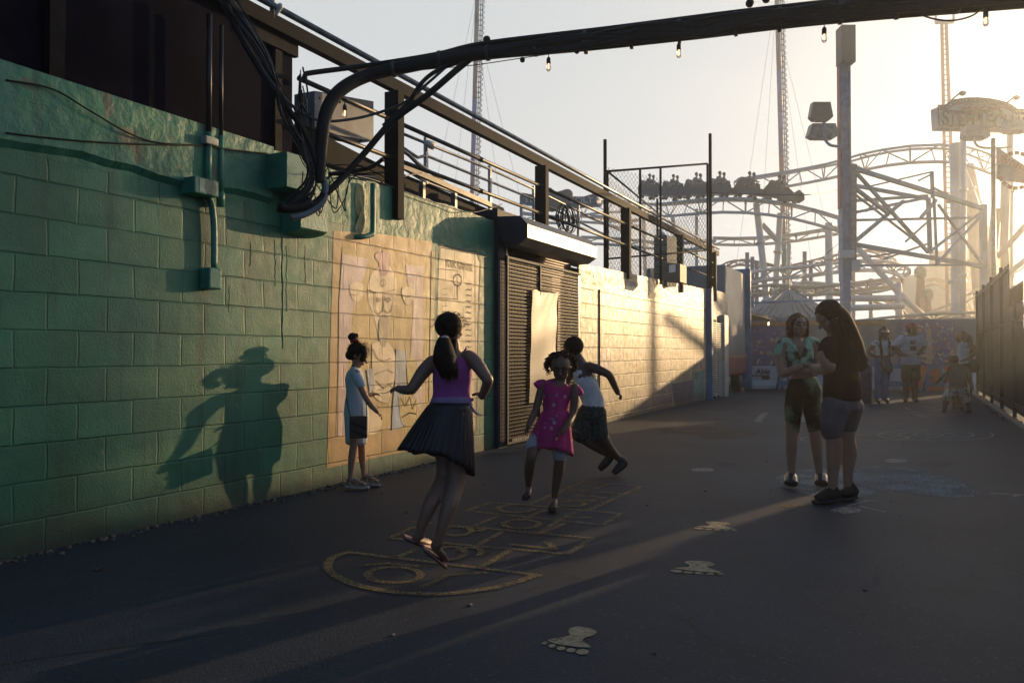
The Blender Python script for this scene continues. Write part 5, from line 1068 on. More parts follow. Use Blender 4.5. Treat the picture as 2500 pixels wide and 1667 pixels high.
# lit bulb in front of hoarding
bulb(1765,733,0,'small lit string bulb glowing in front of the hoarding top',dep=12.5,s=1.0)
b_=[o for o in bpy.data.objects if o.name.startswith('filament')][-1]; b_.data.materials[0]=mat('bulb_lit',(1,.80,.45),.5,emit=14)
cable('guy_cable','long dark wire slanting down from the blue mast to the gantry',[DD(1925,560,D3),DD(1850,625,D3-1),DD(1770,697,26.5)],.012)
cable('guy_cable','level wire from the mesh enclosure to the blue mast',[DD(1634,443,17.5),DD(1780,447,19),DD(1880,446,20),DD(1925,436,D3)],.012,rubg)
# ================= HAZE =================
HX0,HX1,HY0,HY1,HZ1=-85,50,-16,152,52
hm_=bpy.data.materials.new('haze'); hm_.use_nodes=True; hn_=hm_.node_tree; hn_.nodes.remove(hn_.nodes['Principled BSDF'])
pv=hn_.nodes.new('ShaderNodeVolumePrincipled'); pv.inputs['Color'].default_value=(.86,.93,1,1); pv.inputs['Density'].default_value=HAZE; pv.inputs['Anisotropy'].default_value=.84
hn_.links.new(pv.outputs[0],hn_.nodes['Material Output'].inputs['Volume'])
hz_=MB().box((HX0,HY0,-1),(HX1,HY1,HZ1)).build('haze',hm_,kind='stuff'); setp(hz_,'warm evening haze filling the air over the fairground','haze')
# ================= PEOPLE =================
UP=Vector((0,0,1)); RT=Vector((math.cos(YAW),math.sin(YAW),0)); FW=Vector((-math.sin(YAW),math.cos(YAW),0))  # image right, away from camera
def cloth(name,col,**k):
    kw=dict(rough=.85,bump=.6,bs=14,bd=.012,var=.18,ns=9); kw.update(k); return mat(name,col,**kw)
def skin(name,col): return mat(name,col,rough=.5,var=.07,ns=12,bump=.08,bs=150,bd=.002)
def hairm(name,col,col2=None): return mat(name,col,rough=.75,spec=.15,var=.5,ns=35,bump=.5,bs=90,bd=.006,col2=col2)
class Fig:
    def __init__(s,x0,y0,sc_,depth,name,label,root,group=None):
        s.x0,s.y0,s.s,s.d=x0,y0,sc_,depth; s.k=depth/F/sc_
        p=V(PD(x0+root[0]/sc_,y0+root[1]/sc_,depth)); s.o=thing('person',label,'person',(p.x,p.y,max(0,p.z)),group)
    def j(s,X,Y,dd=0): return V(PD(s.x0+X/s.s,s.y0+Y/s.s,s.d+dd))
    def P(s,L): return [s.j(*p) for p in L]
    def limb(s,mb,L,r,n=10,side=None,seg=4,rnd_=True):
        rr=[tuple(q*s.k for q in x) if isinstance(x,tuple) else x*s.k for x in r]
        mb.tube(cat(s.P(L),seg),catr(rr,seg),n,side=side,round_=rnd_)
    def make(s,mb,name,m,vox=.006,sm_it=4,label=None,fac=.5):
        o=mb.build(name,m,s.o,label); 
        if vox:
            r=o.modifiers.new('remesh','REMESH'); r.mode='VOXEL'; r.voxel_size=vox; r.use_smooth_shade=True
            if sm_it: q=o.modifiers.new('smooth','SMOOTH'); q.factor=fac; q.iterations=sm_it
        return o
def carve(fig,o,poly,front=True):
    """cut an opening (neckline) out of a garment"""
    dg=bpy.context.evaluated_depsgraph_get(); me=bpy.data.meshes.new_from_object(o.evaluated_get(dg)); o.modifiers.clear(); import bmesh
    bm=bmesh.new(); bm.from_mesh(me); off=fig.o.location; dele=[]
    for f in bm.faces:
        p=np.array(f.calc_center_median()+off)-C0; dp_=p@_f
        X=(1250+F*(p@_r)/dp_-fig.x0)*fig.s; Y=(833.5-F*(p@_u)/dp_-fig.y0)*fig.s
        if front and dp_>fig.d-.01: continue
        ins_=False; n=len(poly)
        for i in range(n):
            (x1,y1),(x2,y2)=poly[i],poly[(i+1)%n]
            if (y1>Y)!=(y2>Y) and X<(x2-x1)*(Y-y1)/(y2-y1)+x1: ins_=not ins_
        if ins_: dele.append(f)
    bmesh.ops.delete(bm,geom=dele,context='FACES'); bm.to_mesh(me); bm.free(); o.data=me
    s_=o.modifiers.new('solidify','SOLIDIFY'); s_.thickness=.003
def head(mb,c,s,fwd,up=UP,jaw=1.0):
    """s = half of chin-to-crown height"""
    fwd=fwd.normalized(); sd=fwd.cross(up).normalized(); up=sd.cross(fwd).normalized(); M=Matrix((sd,fwd,up)).transposed()
    mb.ball(c+up*s*.22-fwd*s*.06,(s*.73,s*.86,s*.80),16,12,rot=M)
    mb.ball(c-up*s*.34+fwd*s*.18,(s*.55,s*.56,s*.62*jaw),12,9,rot=M)
    mb.ball(c-up*s*.78+fwd*s*.42,(s*.24,s*.22,s*.2),8,6,rot=M)
    mb.tube([c+up*s*.12+fwd*s*.70,c-up*s*.10+fwd*s*.86,c-up*s*.22+fwd*s*.94],[s*.08,s*.10,s*.13],8,round_=True)
    mb.ball(c+up*s*.20+fwd*s*.66,(s*.5,s*.14,s*.10),10,6,rot=M)
    for k in (-1,1): mb.ball(c+sd*s*.72*k-up*s*.02-fwd*s*.05,(s*.07,s*.16,s*.22),8,6,rot=M); mb.ball(c+sd*s*.36*k-up*s*.22+fwd*s*.48,(s*.2,s*.2,s*.2),8,6,rot=M)
    return M
def face(fig,c,s,fwd,up=UP,lip=(.22,.07,.06),brow=(.03,.02,.015),lookdown=False,open_=0.0):
    fwd=fwd.normalized(); sd=fwd.cross(up).normalized(); up=sd.cross(fwd).normalized(); M=Matrix((sd,fwd,up)).transposed()
    for k in (-1,1):
        e=c+sd*s*.29*k+up*s*.02+fwd*s*.70
        mb=MB(); mb.ball(e,(s*.15,s*.08,s*(.03 if lookdown else .085)),8,6,rot=M); o=mb.build('eye',mat('eye_lid_dark',(.055,.032,.024),.6) if lookdown else mat('eye_white',(.10,.07,.06),.5,var=.02,spec=.2),fig.o)
        if not lookdown: mb=MB(); mb.ball(e+fwd*s*.045,(s*.075,s*.05,s*.075),8,6,rot=M); mb.build('iris',mat('eye_dark',(.015,.01,.008),.15),o)
    mb=MB()
    for k in (-1,1): mb.tube([c+sd*s*.13*k+up*s*.20+fwd*s*.80,c+sd*s*.30*k+up*s*.27+fwd*s*.76,c+sd*s*.46*k+up*s*.20+fwd*s*.64],[s*.05,s*.05,s*.02],6,round_=True)
    mb.build('eyebrow',mat('brow_%d'%int(brow[0]*1000),brow,.8),fig.o)
    mb=MB(); mm=c-up*s*.46+fwd*s*.73
    mb.ball(mm+up*s*(.045+open_*.05),(s*.21,s*.1,s*.05),10,6,rot=M); mb.ball(mm-up*s*(.06+open_*.07),(s*.17,s*.1,s*.06),10,6,rot=M); mb.build('lips',mat('lip_%d'%int(lip[0]*1000),lip,.4),fig.o)
def hand(mb,wrist,d,nrm,L,curl=.9,side=1):
    """palm, four bent fingers of different length, thumb from the side of the palm"""
    d=d.normalized(); nrm=(nrm-d*nrm.dot(d)).normalized(); s=d.cross(nrm).normalized()*side
    mb.tube([wrist-d*L*.08,wrist+d*L*.12,wrist+d*L*.35,wrist+d*L*.48],[(L*.15,L*.12),(L*.18,L*.11),(L*.22,L*.10),(L*.21,L*.085)],10,side=tuple(s),round_=True)
    for i,(u,l) in enumerate(((-.165,.42),(-.055,.48),(.055,.45),(.16,.34))):
        b=wrist+d*L*.46+s*L*u*.95; p=[b]; a=0
        for q in (.45,.32,.23): a+=curl*(.5+.12*i); p.append(p[-1]+(d*math.cos(a)+nrm*math.sin(a)+s*u*.2)*L*l*q)
        mb.tube(p,[L*.062,L*.058,L*.052,L*.042],7,round_=True)
    b=wrist+d*L*.12-s*L*.16; p=[b,b+(d*.6-s*.6+nrm*.25).normalized()*L*.22,b+(d*.6-s*.6+nrm*.25).normalized()*L*.22+(d*.85+s*.15+nrm*curl*.5).normalized()*L*.2]
    mb.tube(p,[L*.08,L*.07,L*.05],7,round_=True)
def strands(mb,c,roots,n,flow,r=.0022,seed=1,jit=.02):
    rnd=random.Random(seed)
    for _ in range(n):
        t=rnd.random(); pts=flow(t,rnd); mb.tube(cat(pts,3),[r]*(3*(len(pts)-1))+[r*.3],3,cap=False)
# ---------- girl by the wall ----------
g=Fig(780,780,3.564,V(G(868,1192)).dot(Vector(_f))-H*_f[2],'person','small girl with topknot in pale blue dress standing by the mural',(330,1440))
sk=skin('skin_tan',(.34,.19,.12)); K=g.k; side=tuple(FW)
b=MB(); hc=g.j(335,318,.0); hs_=97*K; fwd=(RT*1.0-FW*.12-UP*.42); upv=(UP+RT*.35)
head(b,hc,hs_,fwd,upv)
g.limb(b,[(325,370),(305,425),(310,520),(318,640),(320,760),(322,880)],[30,34,(78,60),(70,55),(82,66),(84,72)],side=side)
for q,dd in ((1,-.085),(-1,.085)):  # legs: near, far
    if q==1: g.limb(b,[(318,880,dd),(305,1010,dd),(300,1090,dd),(285,1200,dd),(272,1340,dd),(268,1385,dd)],[50,44,37,36,22,22],12); g.limb(b,[(270,1395,dd),(320,1405,dd),(400,1432,dd)],[24,24,(26,13)],8,side=side)
    else: g.limb(b,[(345,880,dd),(365,1010,dd),(368,1090,dd),(372,1200,dd),(380,1310,dd),(385,1345,dd)],[48,42,35,34,20,20],12); g.limb(b,[(385,1360,dd),(430,1370,dd),(505,1405,dd)],[22,22,(24,12)],8,side=side)
g.limb(b,[(325,470,-.12),(345,540,-.15),(395,660,-.15),(450,745,-.13),(505,805,-.12)],[36,34,29,26,18],10)
hand(b,g.j(508,808,-.12),RT*.75-UP*.65,-RT*.5-UP*.5,62*K*1.35,.75,1)
g.limb(b,[(310,470,.12),(350,560,.13),(410,650,.1),(455,652,.06),(475,648,.05)],[30,30,25,19,16],10)
hand(b,g.j(475,648,.05),RT+UP*.1,FW*-.2-UP*.9,58*K*1.3,.9,-1)
g.make(b,'body',sk,.005,3)
face(g,hc,hs_,fwd,upv,(.30,.10,.08),lookdown=True)
hb=hairm('hair_dark_brown',(.022,.014,.010)); h=MB(); M_=Matrix((fwd.cross(upv).normalized(),fwd.normalized(),upv.normalized())).transposed()
h.ball(hc+upv.normalized()*hs_*.30-fwd.normalized()*hs_*.22,(hs_*.83,hs_*.90,hs_*.88),16,12,rot=M_); h.ball(g.j(268,310),(hs_*.45,)*3,10,8); h.ball(g.j(290,152),(44*K,44*K,38*K),12,8); h.ball(g.j(318,140),(22*K,)*3,8,6)
h.tube(cat(g.P([(385,250,-.06),(392,300,-.09),(375,345,-.09)]),3),[26*K]*7,6,round_=True)
rnd=random.Random(3)
for _ in range(90):
    a=rnd.uniform(0,6.28); e=g.j(340+95*math.cos(a),270+92*math.sin(a)*.9,rnd.uniform(-.05,.05)); 
    if math.sin(a)>.55: continue
    st=hc+(e-hc)*.85; h.tube([st,st+(e-hc)*.22+Vector((rnd.uniform(-1,1),rnd.uniform(-1,1),rnd.uniform(-1,1)))*.012],[.0022,.0012],3,cap=False)
g.make(h,'hair',hb,0)
h=MB(); 
for i in range(9): a=i*.7; h.ball(g.j(305+30*math.cos(a),188+9*math.sin(a)-i%2*6,.035*math.sin(a)),(13*K,)*3,7,5)
h.build('scrunchie',mat('scrunchie_red',(.30,.02,.05),.6),g.o)
def stripemat(name,c1,c2,freq):
    m=mat(name,c1,rough=.85,bump=.5,bs=16,bd=.01,var=.1); n=m.node_tree.nodes;L=m.node_tree.links;p=n['Principled BSDF']; w_=n.new('ShaderNodeTexWave'); w_.bands_direction='Z'; w_.inputs['Scale'].default_value=freq; w_.inputs['Distortion'].default_value=1.5
    gg=n.new('ShaderNodeNewGeometry'); L.new(gg.outputs['Position'],w_.inputs['Vector']); mx_=n.new('ShaderNodeMix'); mx_.data_type='RGBA'; L.new(w_.outputs['Fac'],mx_.inputs[0]); mx_.inputs[6].default_value=(*c1,1); mx_.inputs[7].default_value=(*c2,1); L.new(mx_.outputs[2],p.inputs['Base Color']); return m
dr=stripemat('dress_stripe',(.56,.63,.68),(.38,.45,.50),22)
d=MB(); g.limb(d,[(300,418),(305,450),(306,520),(315,630),(318,700),(320,800),(322,900),(322,1040)],[(60,30),(96,62),(100,84),(92,78),(96,96),(112,108),(112,104),(108,98)],16,side=side)
g.limb(d,[(315,470,-.11),(340,520,-.145),(360,560,-.15)],[42,46,44],10); g.limb(d,[(315,470,.11),(345,545,.13)],[40,38],10)
g.make(d,'dress',dr,.008,4)
d=MB(); g.limb(d,[(322,1035),(322,1060)],[(104,96),(104,98)],16,side=side); g.make(d,'hem',cloth('hem_white',(.42,.42,.42)),.008,2)
bg_=MB(); c=g.j(340,935,-.20); bg_.bar(g.j(340,838,-.20),g.j(340,1032,-.20),.035,150*K,up=tuple(RT)); 
# bar width is along d x up (away), height along right
bg_.build('bag',mat('bag_brown',(.10,.06,.04),.7,col2=(.06,.035,.025),ns=20),g.o,'brown woven shoulder bag',bevel=.008)
bg_=MB(); bg_.bar(g.j(270,895,-.222),g.j(412,950,-.222),.006,24*K); bg_.bar(g.j(270,960,-.222),g.j(412,1012,-.222),.006,16*K); bg_.build('bag_stripe',mat('bag_stripe',(.02,.02,.02),.7),g.o)
st=MB(); st.tube(cat(g.P([(268,840,-.2),(240,720,-.1),(235,600,0),(250,470,.05),(300,425,.0),(330,470,-.12),(400,700,-.14),(412,835,-.2)]),4),4*K,5); st.build('bag_strap',blk,g.o)
sh=mat('sandal_grey',(.30,.29,.28),.6,var=.3,ns=30)
for (x0_,y0_,x1_,y1_,dd) in ((215,1452,440,1462,-.085),(380,1425,535,1440,.085)):
    s=MB(); s.tube(cat(g.P([(x0_+12,y0_,dd),((x0_+x1_)/2,(y0_+y1_)/2+4,dd),(x1_-10,y1_-2,dd)]),3),[(33*K,13*K)]*7,12,side=side,round_=True); s.build('sandal_sole',sh,g.o)
    s=MB(); w_=x1_-x0_
    for q in (.2,.5,.8): s.tube([g.j(x0_+w_*q,y0_-12,dd-34*K),g.j(x0_+w_*q+6,y0_-(62-45*q),dd),g.j(x0_+w_*q,y0_-12,dd+34*K)],9*K,6)
    s.tube(g.P([(x0_+20,y0_-60,dd),(x0_+w_*.45,y0_-70,dd-.02)]),8*K,6); s.build('sandal_strap',sh,g.o)
girl=g
# ---------- jumping girl in purple ----------
g=Fig(940,740,2.3767,4.28,'person','girl in purple tank top and dark pleated skirt jumping over the hopscotch',(330,1525)); K=g.k
sk=skin('skin_brown',(.23,.13,.09)); b=MB(); side=tuple(RT)
hc=g.j(380,150); hs_=92*K; fwd=(FW*.75+RT*.62-UP*.15); head(b,hc,hs_,fwd)
g.limb(b,[(392,215),(392,285),(385,345),(388,440),(385,540),(380,640)],[38,(48,40),(108,62),(108,66),(98,62),(92,56)],14,side=side)
g.limb(b,[(275,345,0),(225,395,-.03),(168,478,-.05),(150,500,-.05),(105,502,-.03),(78,496,-.02)],[44,42,34,32,27,22],12)
hand(b,g.j(82,496,-.02),-RT-UP*.05,FW*.3-UP*.8,72*K*1.15,1.15,1)
g.limb(b,[(485,315,0),(530,350,-.02),(582,425,-.05),(596,450,-.05),(578,505,0),(562,540,.03)],[46,44,34,33,27,22],12)
hand(b,g.j(568,530,.03),-RT*.8+UP*.18+FW*.3,-UP,72*K*1.15,.7,-1)
g.limb(b,[(345,640,.04),(345,860,.05),(345,990,.05),(318,1070,.0),(262,1170,-.08),(222,1270,-.10),(205,1335,-.1)],[50,52,52,50,45,31,27],14)
g.limb(b,[(205,1345,-.1),(180,1365,-.08),(235,1385,-.02),(262,1385,.03)],[28,(30,22),(32,20),(26,12)],10)
g.limb(b,[(430,640,-.04),(425,860,-.03),(418,990,-.02),(402,1075,-.04),(370,1180,-.10),(335,1290,-.13),(312,1380,-.13)],[50,54,54,52,48,32,27],14)
g.limb(b,[(312,1390,-.13),(290,1410,-.12),(330,1455,-.07),(350,1490,-.03)],[28,(30,24),(33,20),(28,12)],10)
g.make(b,'body',sk,.006,4)
h=MB(); h.ball(hc+UP*hs_*.18-fwd.normalized()*hs_*.2,(hs_*.86,hs_*.90,hs_*.86),18,14); 
g.limb(h,[(345,205,-.07),(340,250,-.11),(345,320,-.13),(362,380,-.13),(372,425,-.12)],[30,52,68,56,22],12); g.limb(h,[(400,225,-.03),(400,262,-.06)],[22,14],8)
rnd=random.Random(8)
for _ in range(150):
    a=rnd.uniform(-1,1); h.tube(cat([g.j(345+a*18,215,-.09),g.j(345+a*55,300,-.16+abs(a)*.07),g.j(360+a*60,370,-.16+abs(a)*.07),g.j(370+a*45+rnd.uniform(-8,8),rnd.uniform(400,450),-.13)],3),[.0025]*9+[.001],3,cap=False)
g.make(h,'hair',hairm('hair_black',(.012,.009,.008)),0)
h=MB(); h.tube([g.j(328,198,-.12),g.j(346,194,-.135),g.j(362,198,-.12)],[5*K,7*K,5*K],6,round_=True); h.build('hair_tie',mat('white_band',(.5,.5,.52),.5),g.o)
tp=cloth('purple_tank',(.32,.065,.27),var=.2)
d=MB(); g.limb(d,[(388,330),(390,390),(388,450),(385,520),(382,585)],[(100,60),(114,72),(114,74),(108,72),(118,82)],16,side=side); g.limb(d,[(295,350,.0),(305,300,.02)],[22,12],8); g.limb(d,[(455,340,.0),(452,285,.02)],[22,12],8)
g.make(d,'tank_top',tp,.008,3)
d=MB(); d.tube([g.j(455,290,.02),g.j(470,262,.0),g.j(478,268,.0)],[8*K,5*K,3*K],6); g.limb(d,[(270,575),(385,582),(505,560)],[10,10,10],8); d.build('waist_frill',tp,g.o)
d=MB(); g.limb(d,[(384,556,-.0),(384,584,0)],[(119,86),(121,87)],18,side=side,seg=1); g.limb(d,[(495,590,-.08),(520,630,-.09),(545,645,-.08),(572,650,-.06)],[10,9,8,5],6); g.make(d,'waist_sash',cloth('lilac_sash',(.26,.17,.33)),.007,2)
# pleated skirt
def skirt(g,wc,ww,wd,hcn,hw,hd_,tilt,m,pl=40,amp=.05,name='skirt',rows=10,thick=.006,seed=1,curve=.0):
    rnd=random.Random(seed); n=pl*4; vs=[];fs=[]; ph=[rnd.uniform(-.3,.3) for _ in range(7)]
    for r_ in range(rows+1):
        t=r_/rows; e=t**.9; 
        for i in range(n):
            a=2*math.pi*i/n; am=1+amp*t*math.sin(pl*a+1.8*math.sin(3*a+t*1.5))*(1+.5*math.sin(5*a))+.035*t*math.sin(3*a+ph[0]*5)+.03*t*math.sin(7*a+ph[1]*9)
            X=(wc[0]*(1-e)+hcn[0]*e)+(ww*(1-e)+hw*e)*math.cos(a)*am; D_=(wd*(1-e)+hd_*e)*math.sin(a)*am
            Y=wc[1]*(1-t)+hcn[1]*t+tilt*t*math.cos(a)+curve*t*math.sin(2*a+1)+8*t*math.sin(5*a)+4*t*math.sin(11*a+1)
            vs.append(g.j(X,Y,D_*g.k))
    for r_ in range(rows):
        for i in range(n): fs.append((r_*n+i,r_*n+(i+1)%n,(r_+1)*n+(i+1)%n,(r_+1)*n+i))
    o=MB().add(vs,fs,True).build(name,m,g.o); s_=o.modifiers.new('solidify','SOLIDIFY'); s_.thickness=thick; return o
skirt(g,(384,580),118,84,(298,905),212,150,72,cloth('skirt_plum',(.018,.012,.022),rough=.5,var=.4,ns=30,bump=.3),36,.045,curve=20)
fp=mat('flipflop_pink',(.38,.17,.18),.5); fd=mat('flipflop_sole',(.03,.025,.03),.7)
for a_,b_,dd in (((112,1350),(262,1412),-.06),((222,1412),(352,1520),-.08)):
    d_=(g.j(*b_,dd)-g.j(*a_,dd)).normalized(); up_s=Vector((0,0,1))-d_*d_.z; up_s.normalize(); sdv=d_.cross(up_s)
    s=MB(); s.tube([g.j(*a_,dd-.04),g.j((a_[0]+b_[0])/2,(a_[1]+b_[1])/2,dd),g.j(*b_,dd+.04)],[(30*K,7*K),(34*K,8*K),(30*K,7*K)],12,side=tuple(sdv),round_=True); s.build('flip_flop',fp,g.o)
    s=MB(); s.tube([g.j(a_[0],a_[1]+10,dd-.04),g.j((a_[0]+b_[0])/2,(a_[1]+b_[1])/2+11,dd),g.j(b_[0],b_[1]+9,dd+.04)],[(30*K,6*K),(35*K,7*K),(30*K,6*K)],12,side=tuple(sdv),round_=True); s.build('flip_flop_sole',fd,g.o)
    t_=g.j(a_[0]+(b_[0]-a_[0])*.80,a_[1]+(b_[1]-a_[1])*.80-14,dd+.03); s=MB()
    for q in (-1,1): s.tube([t_,t_-d_*.045+sdv*q*31*K-up_s*.01,t_-d_*.085+sdv*q*33*K-up_s*.03],[5*K,6*K,6*K],6)
    s.build('flip_flop_strap',fp,g.o)
purple=g
a_=girl.j(525,640,.0); b_=purple.j(46,500,-.02)
o=MB().tube(cat([a_,a_.lerp(b_,.5)-UP*.01,b_],4),.0025,5).build('string',mat('string_tan',(.25,.17,.10),.8)); setp(o,'thin tan string stretched between the girl by the wall and the jumping girl','string')
# ---------- girl in pink dress ----------
g=Fig(1240,800,3.3375,6.04,'person','curly haired girl in a pink flowered dress stepping through the hopscotch',(360,1490)); K=g.k
sk=skin('skin_deep',(.15,.082,.056)); b=MB(); hc=g.j(432,322); hs_=112*K; fwd=(-FW-UP*.35-RT*.12); side=tuple((RT+FW*.15).normalized()); upv=UP-FW*.3
head(b,hc,hs_,fwd,upv)
g.limb(b,[(430,390),(425,435),(405,500),(395,610),(385,720),(370,860)],[40,(50,40),(112,62),(100,64),(92,62),(112,76)],14,side=side)
g.limb(b,[(290,460,0),(262,540,0),(225,670,-.02),(190,745,-.05),(165,800,-.08)],[40,36,30,28,21],12); hand(b,g.j(160,808,-.08),-UP*.8-RT*.35,RT*.6-FW*.3,92*K,.85,1)
g.limb(b,[(545,490,0),(545,580,-.02),(528,700,-.03),(490,780,-.12),(440,850,-.17)],[40,37,31,28,21],12); hand(b,g.j(436,852,-.17),-RT*.75-UP*.55,-FW*.2-UP*.7,92*K,.6,-1)
g.limb(b,[(265,880,0),(205,985,-.08),(190,1060,-.12),(175,1160,-.06),(168,1260,.02),(170,1300,.03)],[66,52,46,45,28,26],12); g.limb(b,[(170,1310,.03),(160,1345,-.02),(148,1380,-.06)],[27,(31,24),(29,14)],10,side=side)
g.limb(b,[(445,880,0),(425,1020,-.03),(420,1090,-.04),(410,1180,-.01),(385,1330,.01),(380,1395,.01)],[66,52,46,46,28,26],12); g.limb(b,[(378,1405,.01),(370,1435,-.05),(362,1468,-.1)],[28,(32,26),(34,14)],10,side=side)
g.make(b,'body',sk,.006,4); face(g,hc,hs_,fwd,upv,(.12,.045,.04),(.012,.009,.008),lookdown=True)
h=MB(); rnd=random.Random(17)
h.ball(hc+UP*hs_*.35+FW*hs_*.28,(hs_*.92,hs_*.85,hs_*.85),16,12)
for _ in range(330):
    a=rnd.uniform(0,6.28); z=rnd.uniform(-.55,1); q=math.sqrt(max(0,1-z*z)); v_=Vector((math.cos(a)*q,math.sin(a)*q,z))
    if v_.dot(-FW)>.25 and z<.62: continue
    R_=hs_*(1.0+rnd.uniform(-.06,.16)); c=hc+UP*hs_*.25+FW*hs_*.12+Vector((v_.x*R_*1.05,v_.y*R_,v_.z*R_*.88)); rr_2=hs_*rnd.uniform(.09,.16)
    L_=[c+Vector((math.cos(t*2.1)*rr_2,math.sin(t*2.1)*rr_2,-t*rr_2*.35)) for t in range(6)]; h.tube(cat(L_,2),hs_*.035,4)
g.make(h,'hair',hairm('hair_curly',(.02,.012,.009)),0)
def floral(name,base,spots,sc_=26):
    m=mat(name,base,rough=.85,bump=.6,bs=15,bd=.01,var=.2,ns=10); n=m.node_tree.nodes;L=m.node_tree.links;p=n['Principled BSDF']; src=p.inputs['Base Color'].links[0].from_socket
    gg=n.new('ShaderNodeNewGeometry')
    for i,(c_,s_,th) in enumerate(spots):
        v_=n.new('ShaderNodeTexVoronoi'); v_.inputs['Scale'].default_value=s_; mp=n.new('ShaderNodeMapping'); mp.inputs['Location'].default_value=(i*3.1,i*1.7,i); no=n.new('ShaderNodeTexNoise'); no.inputs['Scale'].default_value=60; ad=n.new('ShaderNodeMix'); ad.data_type='RGBA'; ad.inputs[0].default_value=.03
        L.new(gg.outputs['Position'],mp.inputs['Vector']); L.new(mp.outputs[0],ad.inputs[6]); L.new(gg.outputs['Position'],no.inputs['Vector']); L.new(no.outputs['Color'],ad.inputs[7]); L.new(ad.outputs[2],v_.inputs['Vector'])
        r_=n.new('ShaderNodeMapRange'); r_.inputs[1].default_value=th; r_.inputs[2].default_value=th*.75; L.new(v_.outputs['Distance'],r_.inputs[0]); mm=n.new('ShaderNodeMix'); mm.data_type='RGBA'; L.new(r_.outputs[0],mm.inputs[0]); L.new(src,mm.inputs[6]); mm.inputs[7].default_value=(*c_,1); src=mm.outputs[2]
    L.new(src,p.inputs['Base Color']); return m
pk=floral('dress_pink',(.46,.025,.17),[((.50,.28,.42),14,.22),((.20,.22,.36),11,.14),((.55,.10,.22),19,.2)])
d=MB(); g.limb(d,[(422,440),(412,470),(402,520),(393,610),(388,690)],[(70,46),(124,62),(124,76),(112,76),(102,74)],16,side=side)
g.limb(d,[(300,452,0),(262,462,0),(238,480,0)],[(36,34),(42,40),(44,40)],10); g.limb(d,[(530,482,0),(562,508,0),(580,545,0)],[(36,34),(42,40),(44,40)],10); o_=g.make(d,'dress_top',pk,.007,3); carve(g,o_,[(368,380),(492,380),(488,440),(465,472),(425,482),(388,468),(370,435)])
skirt(g,(388,680),104,76,(345,1000),188,130,30,pk,9,.05,'dress_skirt',10,.006,4,14)
sw=cloth('white_shorts',(.36,.33,.38)); d=MB(); g.limb(d,[(250,900,0),(203,960,-.06),(198,1000,-.08)],[72,62,58],12); g.limb(d,[(440,900,0),(425,1010,-.03),(422,1050,-.035)],[72,62,58],12); g.make(d,'shorts',sw,.008,2)
for (x,y,dd) in ((150,1392,-.04),(362,1486,-.06)):
    s=MB(); s.tube([g.j(x+16,y-22 if y<1450 else y-4,dd+.06),g.j(x,y-4 if y<1450 else y,dd),g.j(x-10,y+8 if y<1450 else y+4,dd-.06)],[(30*K,7*K),(34*K,8*K),(32*K,7*K)],12,side=side,round_=True); s.build('sandal_sole',fd,g.o)
    s=MB()
    for q in (-16,8): s.tube([g.j(x-32,y-8+q*.5,dd-.02+q*.001),g.j(x,y-42+q,dd-.02),g.j(x+32,y-8+q*.5,dd-.02)],8*K,6)
    s.build('sandal_strap',mat('sandal_dark',(.10,.06,.06),.5),g.o)
# ---------- running boy ----------
g=Fig(1240,800,3.3375,7.75,'person','boy in a white tank top and dark green shorts running, seen from behind',(880,1190)); K=g.k
sk=skin('skin_dark',(.085,.046,.033)); b=MB(); hc=g.j(527,165); hs_=92*K; fwd=(-RT*.8+FW*.45-UP*.1); side=tuple((RT*.75+FW*.65).normalized()); head(b,hc,hs_,fwd)
g.limb(b,[(560,225),(590,285),(625,380),(660,490),(690,590),(690,660)],[38,(52,44),(108,66),(98,66),(94,66),(106,78)],14,side=side)
g.limb(b,[(665,320,-.05),(720,335,-.08),(800,370,-.12),(830,395,-.12),(868,470,-.08),(895,530,-.04)],[42,40,33,31,27,21],12); hand(b,g.j(893,528,-.04),RT*.75-UP*.65,-RT*.5-UP*.6,88*K,1.35,1)
g.limb(b,[(555,330,.1),(500,400,.14),(470,470,.1),(430,520,.0)],[38,32,28,20],10); hand(b,g.j(430,520,0),-RT*.8-UP*.4,UP,85*K,1.2,-1)
g.limb(b,[(650,700,.05),(600,830,-.02),(575,868,-.05),(660,930,0),(760,1000,.04),(810,1020,.06)],[78,60,50,44,32,27],12)
g.limb(b,[(720,700,0),(755,860,0),(790,925,0),(850,1010,.03),(915,1075,.05)],[78,58,48,38,26],12)
g.make(b,'body',sk,.006,4); h=MB(); h.ball(hc+UP*hs_*.18-fwd.normalized()*hs_*.14,(hs_*.86,hs_*.86,hs_*.86),18,14); g.make(h,'hair',hairm('hair_short',(.009,.008,.008)),0)
d=MB(); g.limb(d,[(600,345),(625,420),(660,510),(690,590),(695,640)],[(86,62),(108,76),(104,76),(104,76),(108,82)],16,side=side); g.limb(d,[(600,345,-.05),(575,270,-.03)],[22,14],8); g.limb(d,[(560,360,.05),(545,290,.06)],[20,14],8); g.make(d,'tank_top',cloth('white_tank',(.60,.62,.64),bs=10),.008,3)
d=MB(); g.limb(d,[(692,635),(685,720)],[(106,84),(118,92)],14,side=side); g.limb(d,[(655,700,.03),(615,800,0),(598,858,-.02)],[90,84,82],12); g.limb(d,[(720,700,0),(735,800,0),(748,870,0)],[86,76,72],12); g.make(d,'shorts',mat('camo_green',(.03,.06,.055),.85,col2=(.010,.017,.018),ns=38,ramp=(.47,.53),bump=.5,bs=15),.008,3)
sh_=mat('shoe_dark',(.02,.02,.025),.6)
for L_ in ([(815,1015,.06),(830,1050,.06),(790,1105,.05),(745,1150,.05)],[(920,1075,.05),(945,1100,.05),(905,1140,.02),(862,1182,0)]):
    s=MB(); g.limb(s,L_,[34,38,(36,30),(26,18)],10); g.make(s,'shoe',sh_,.007,2)
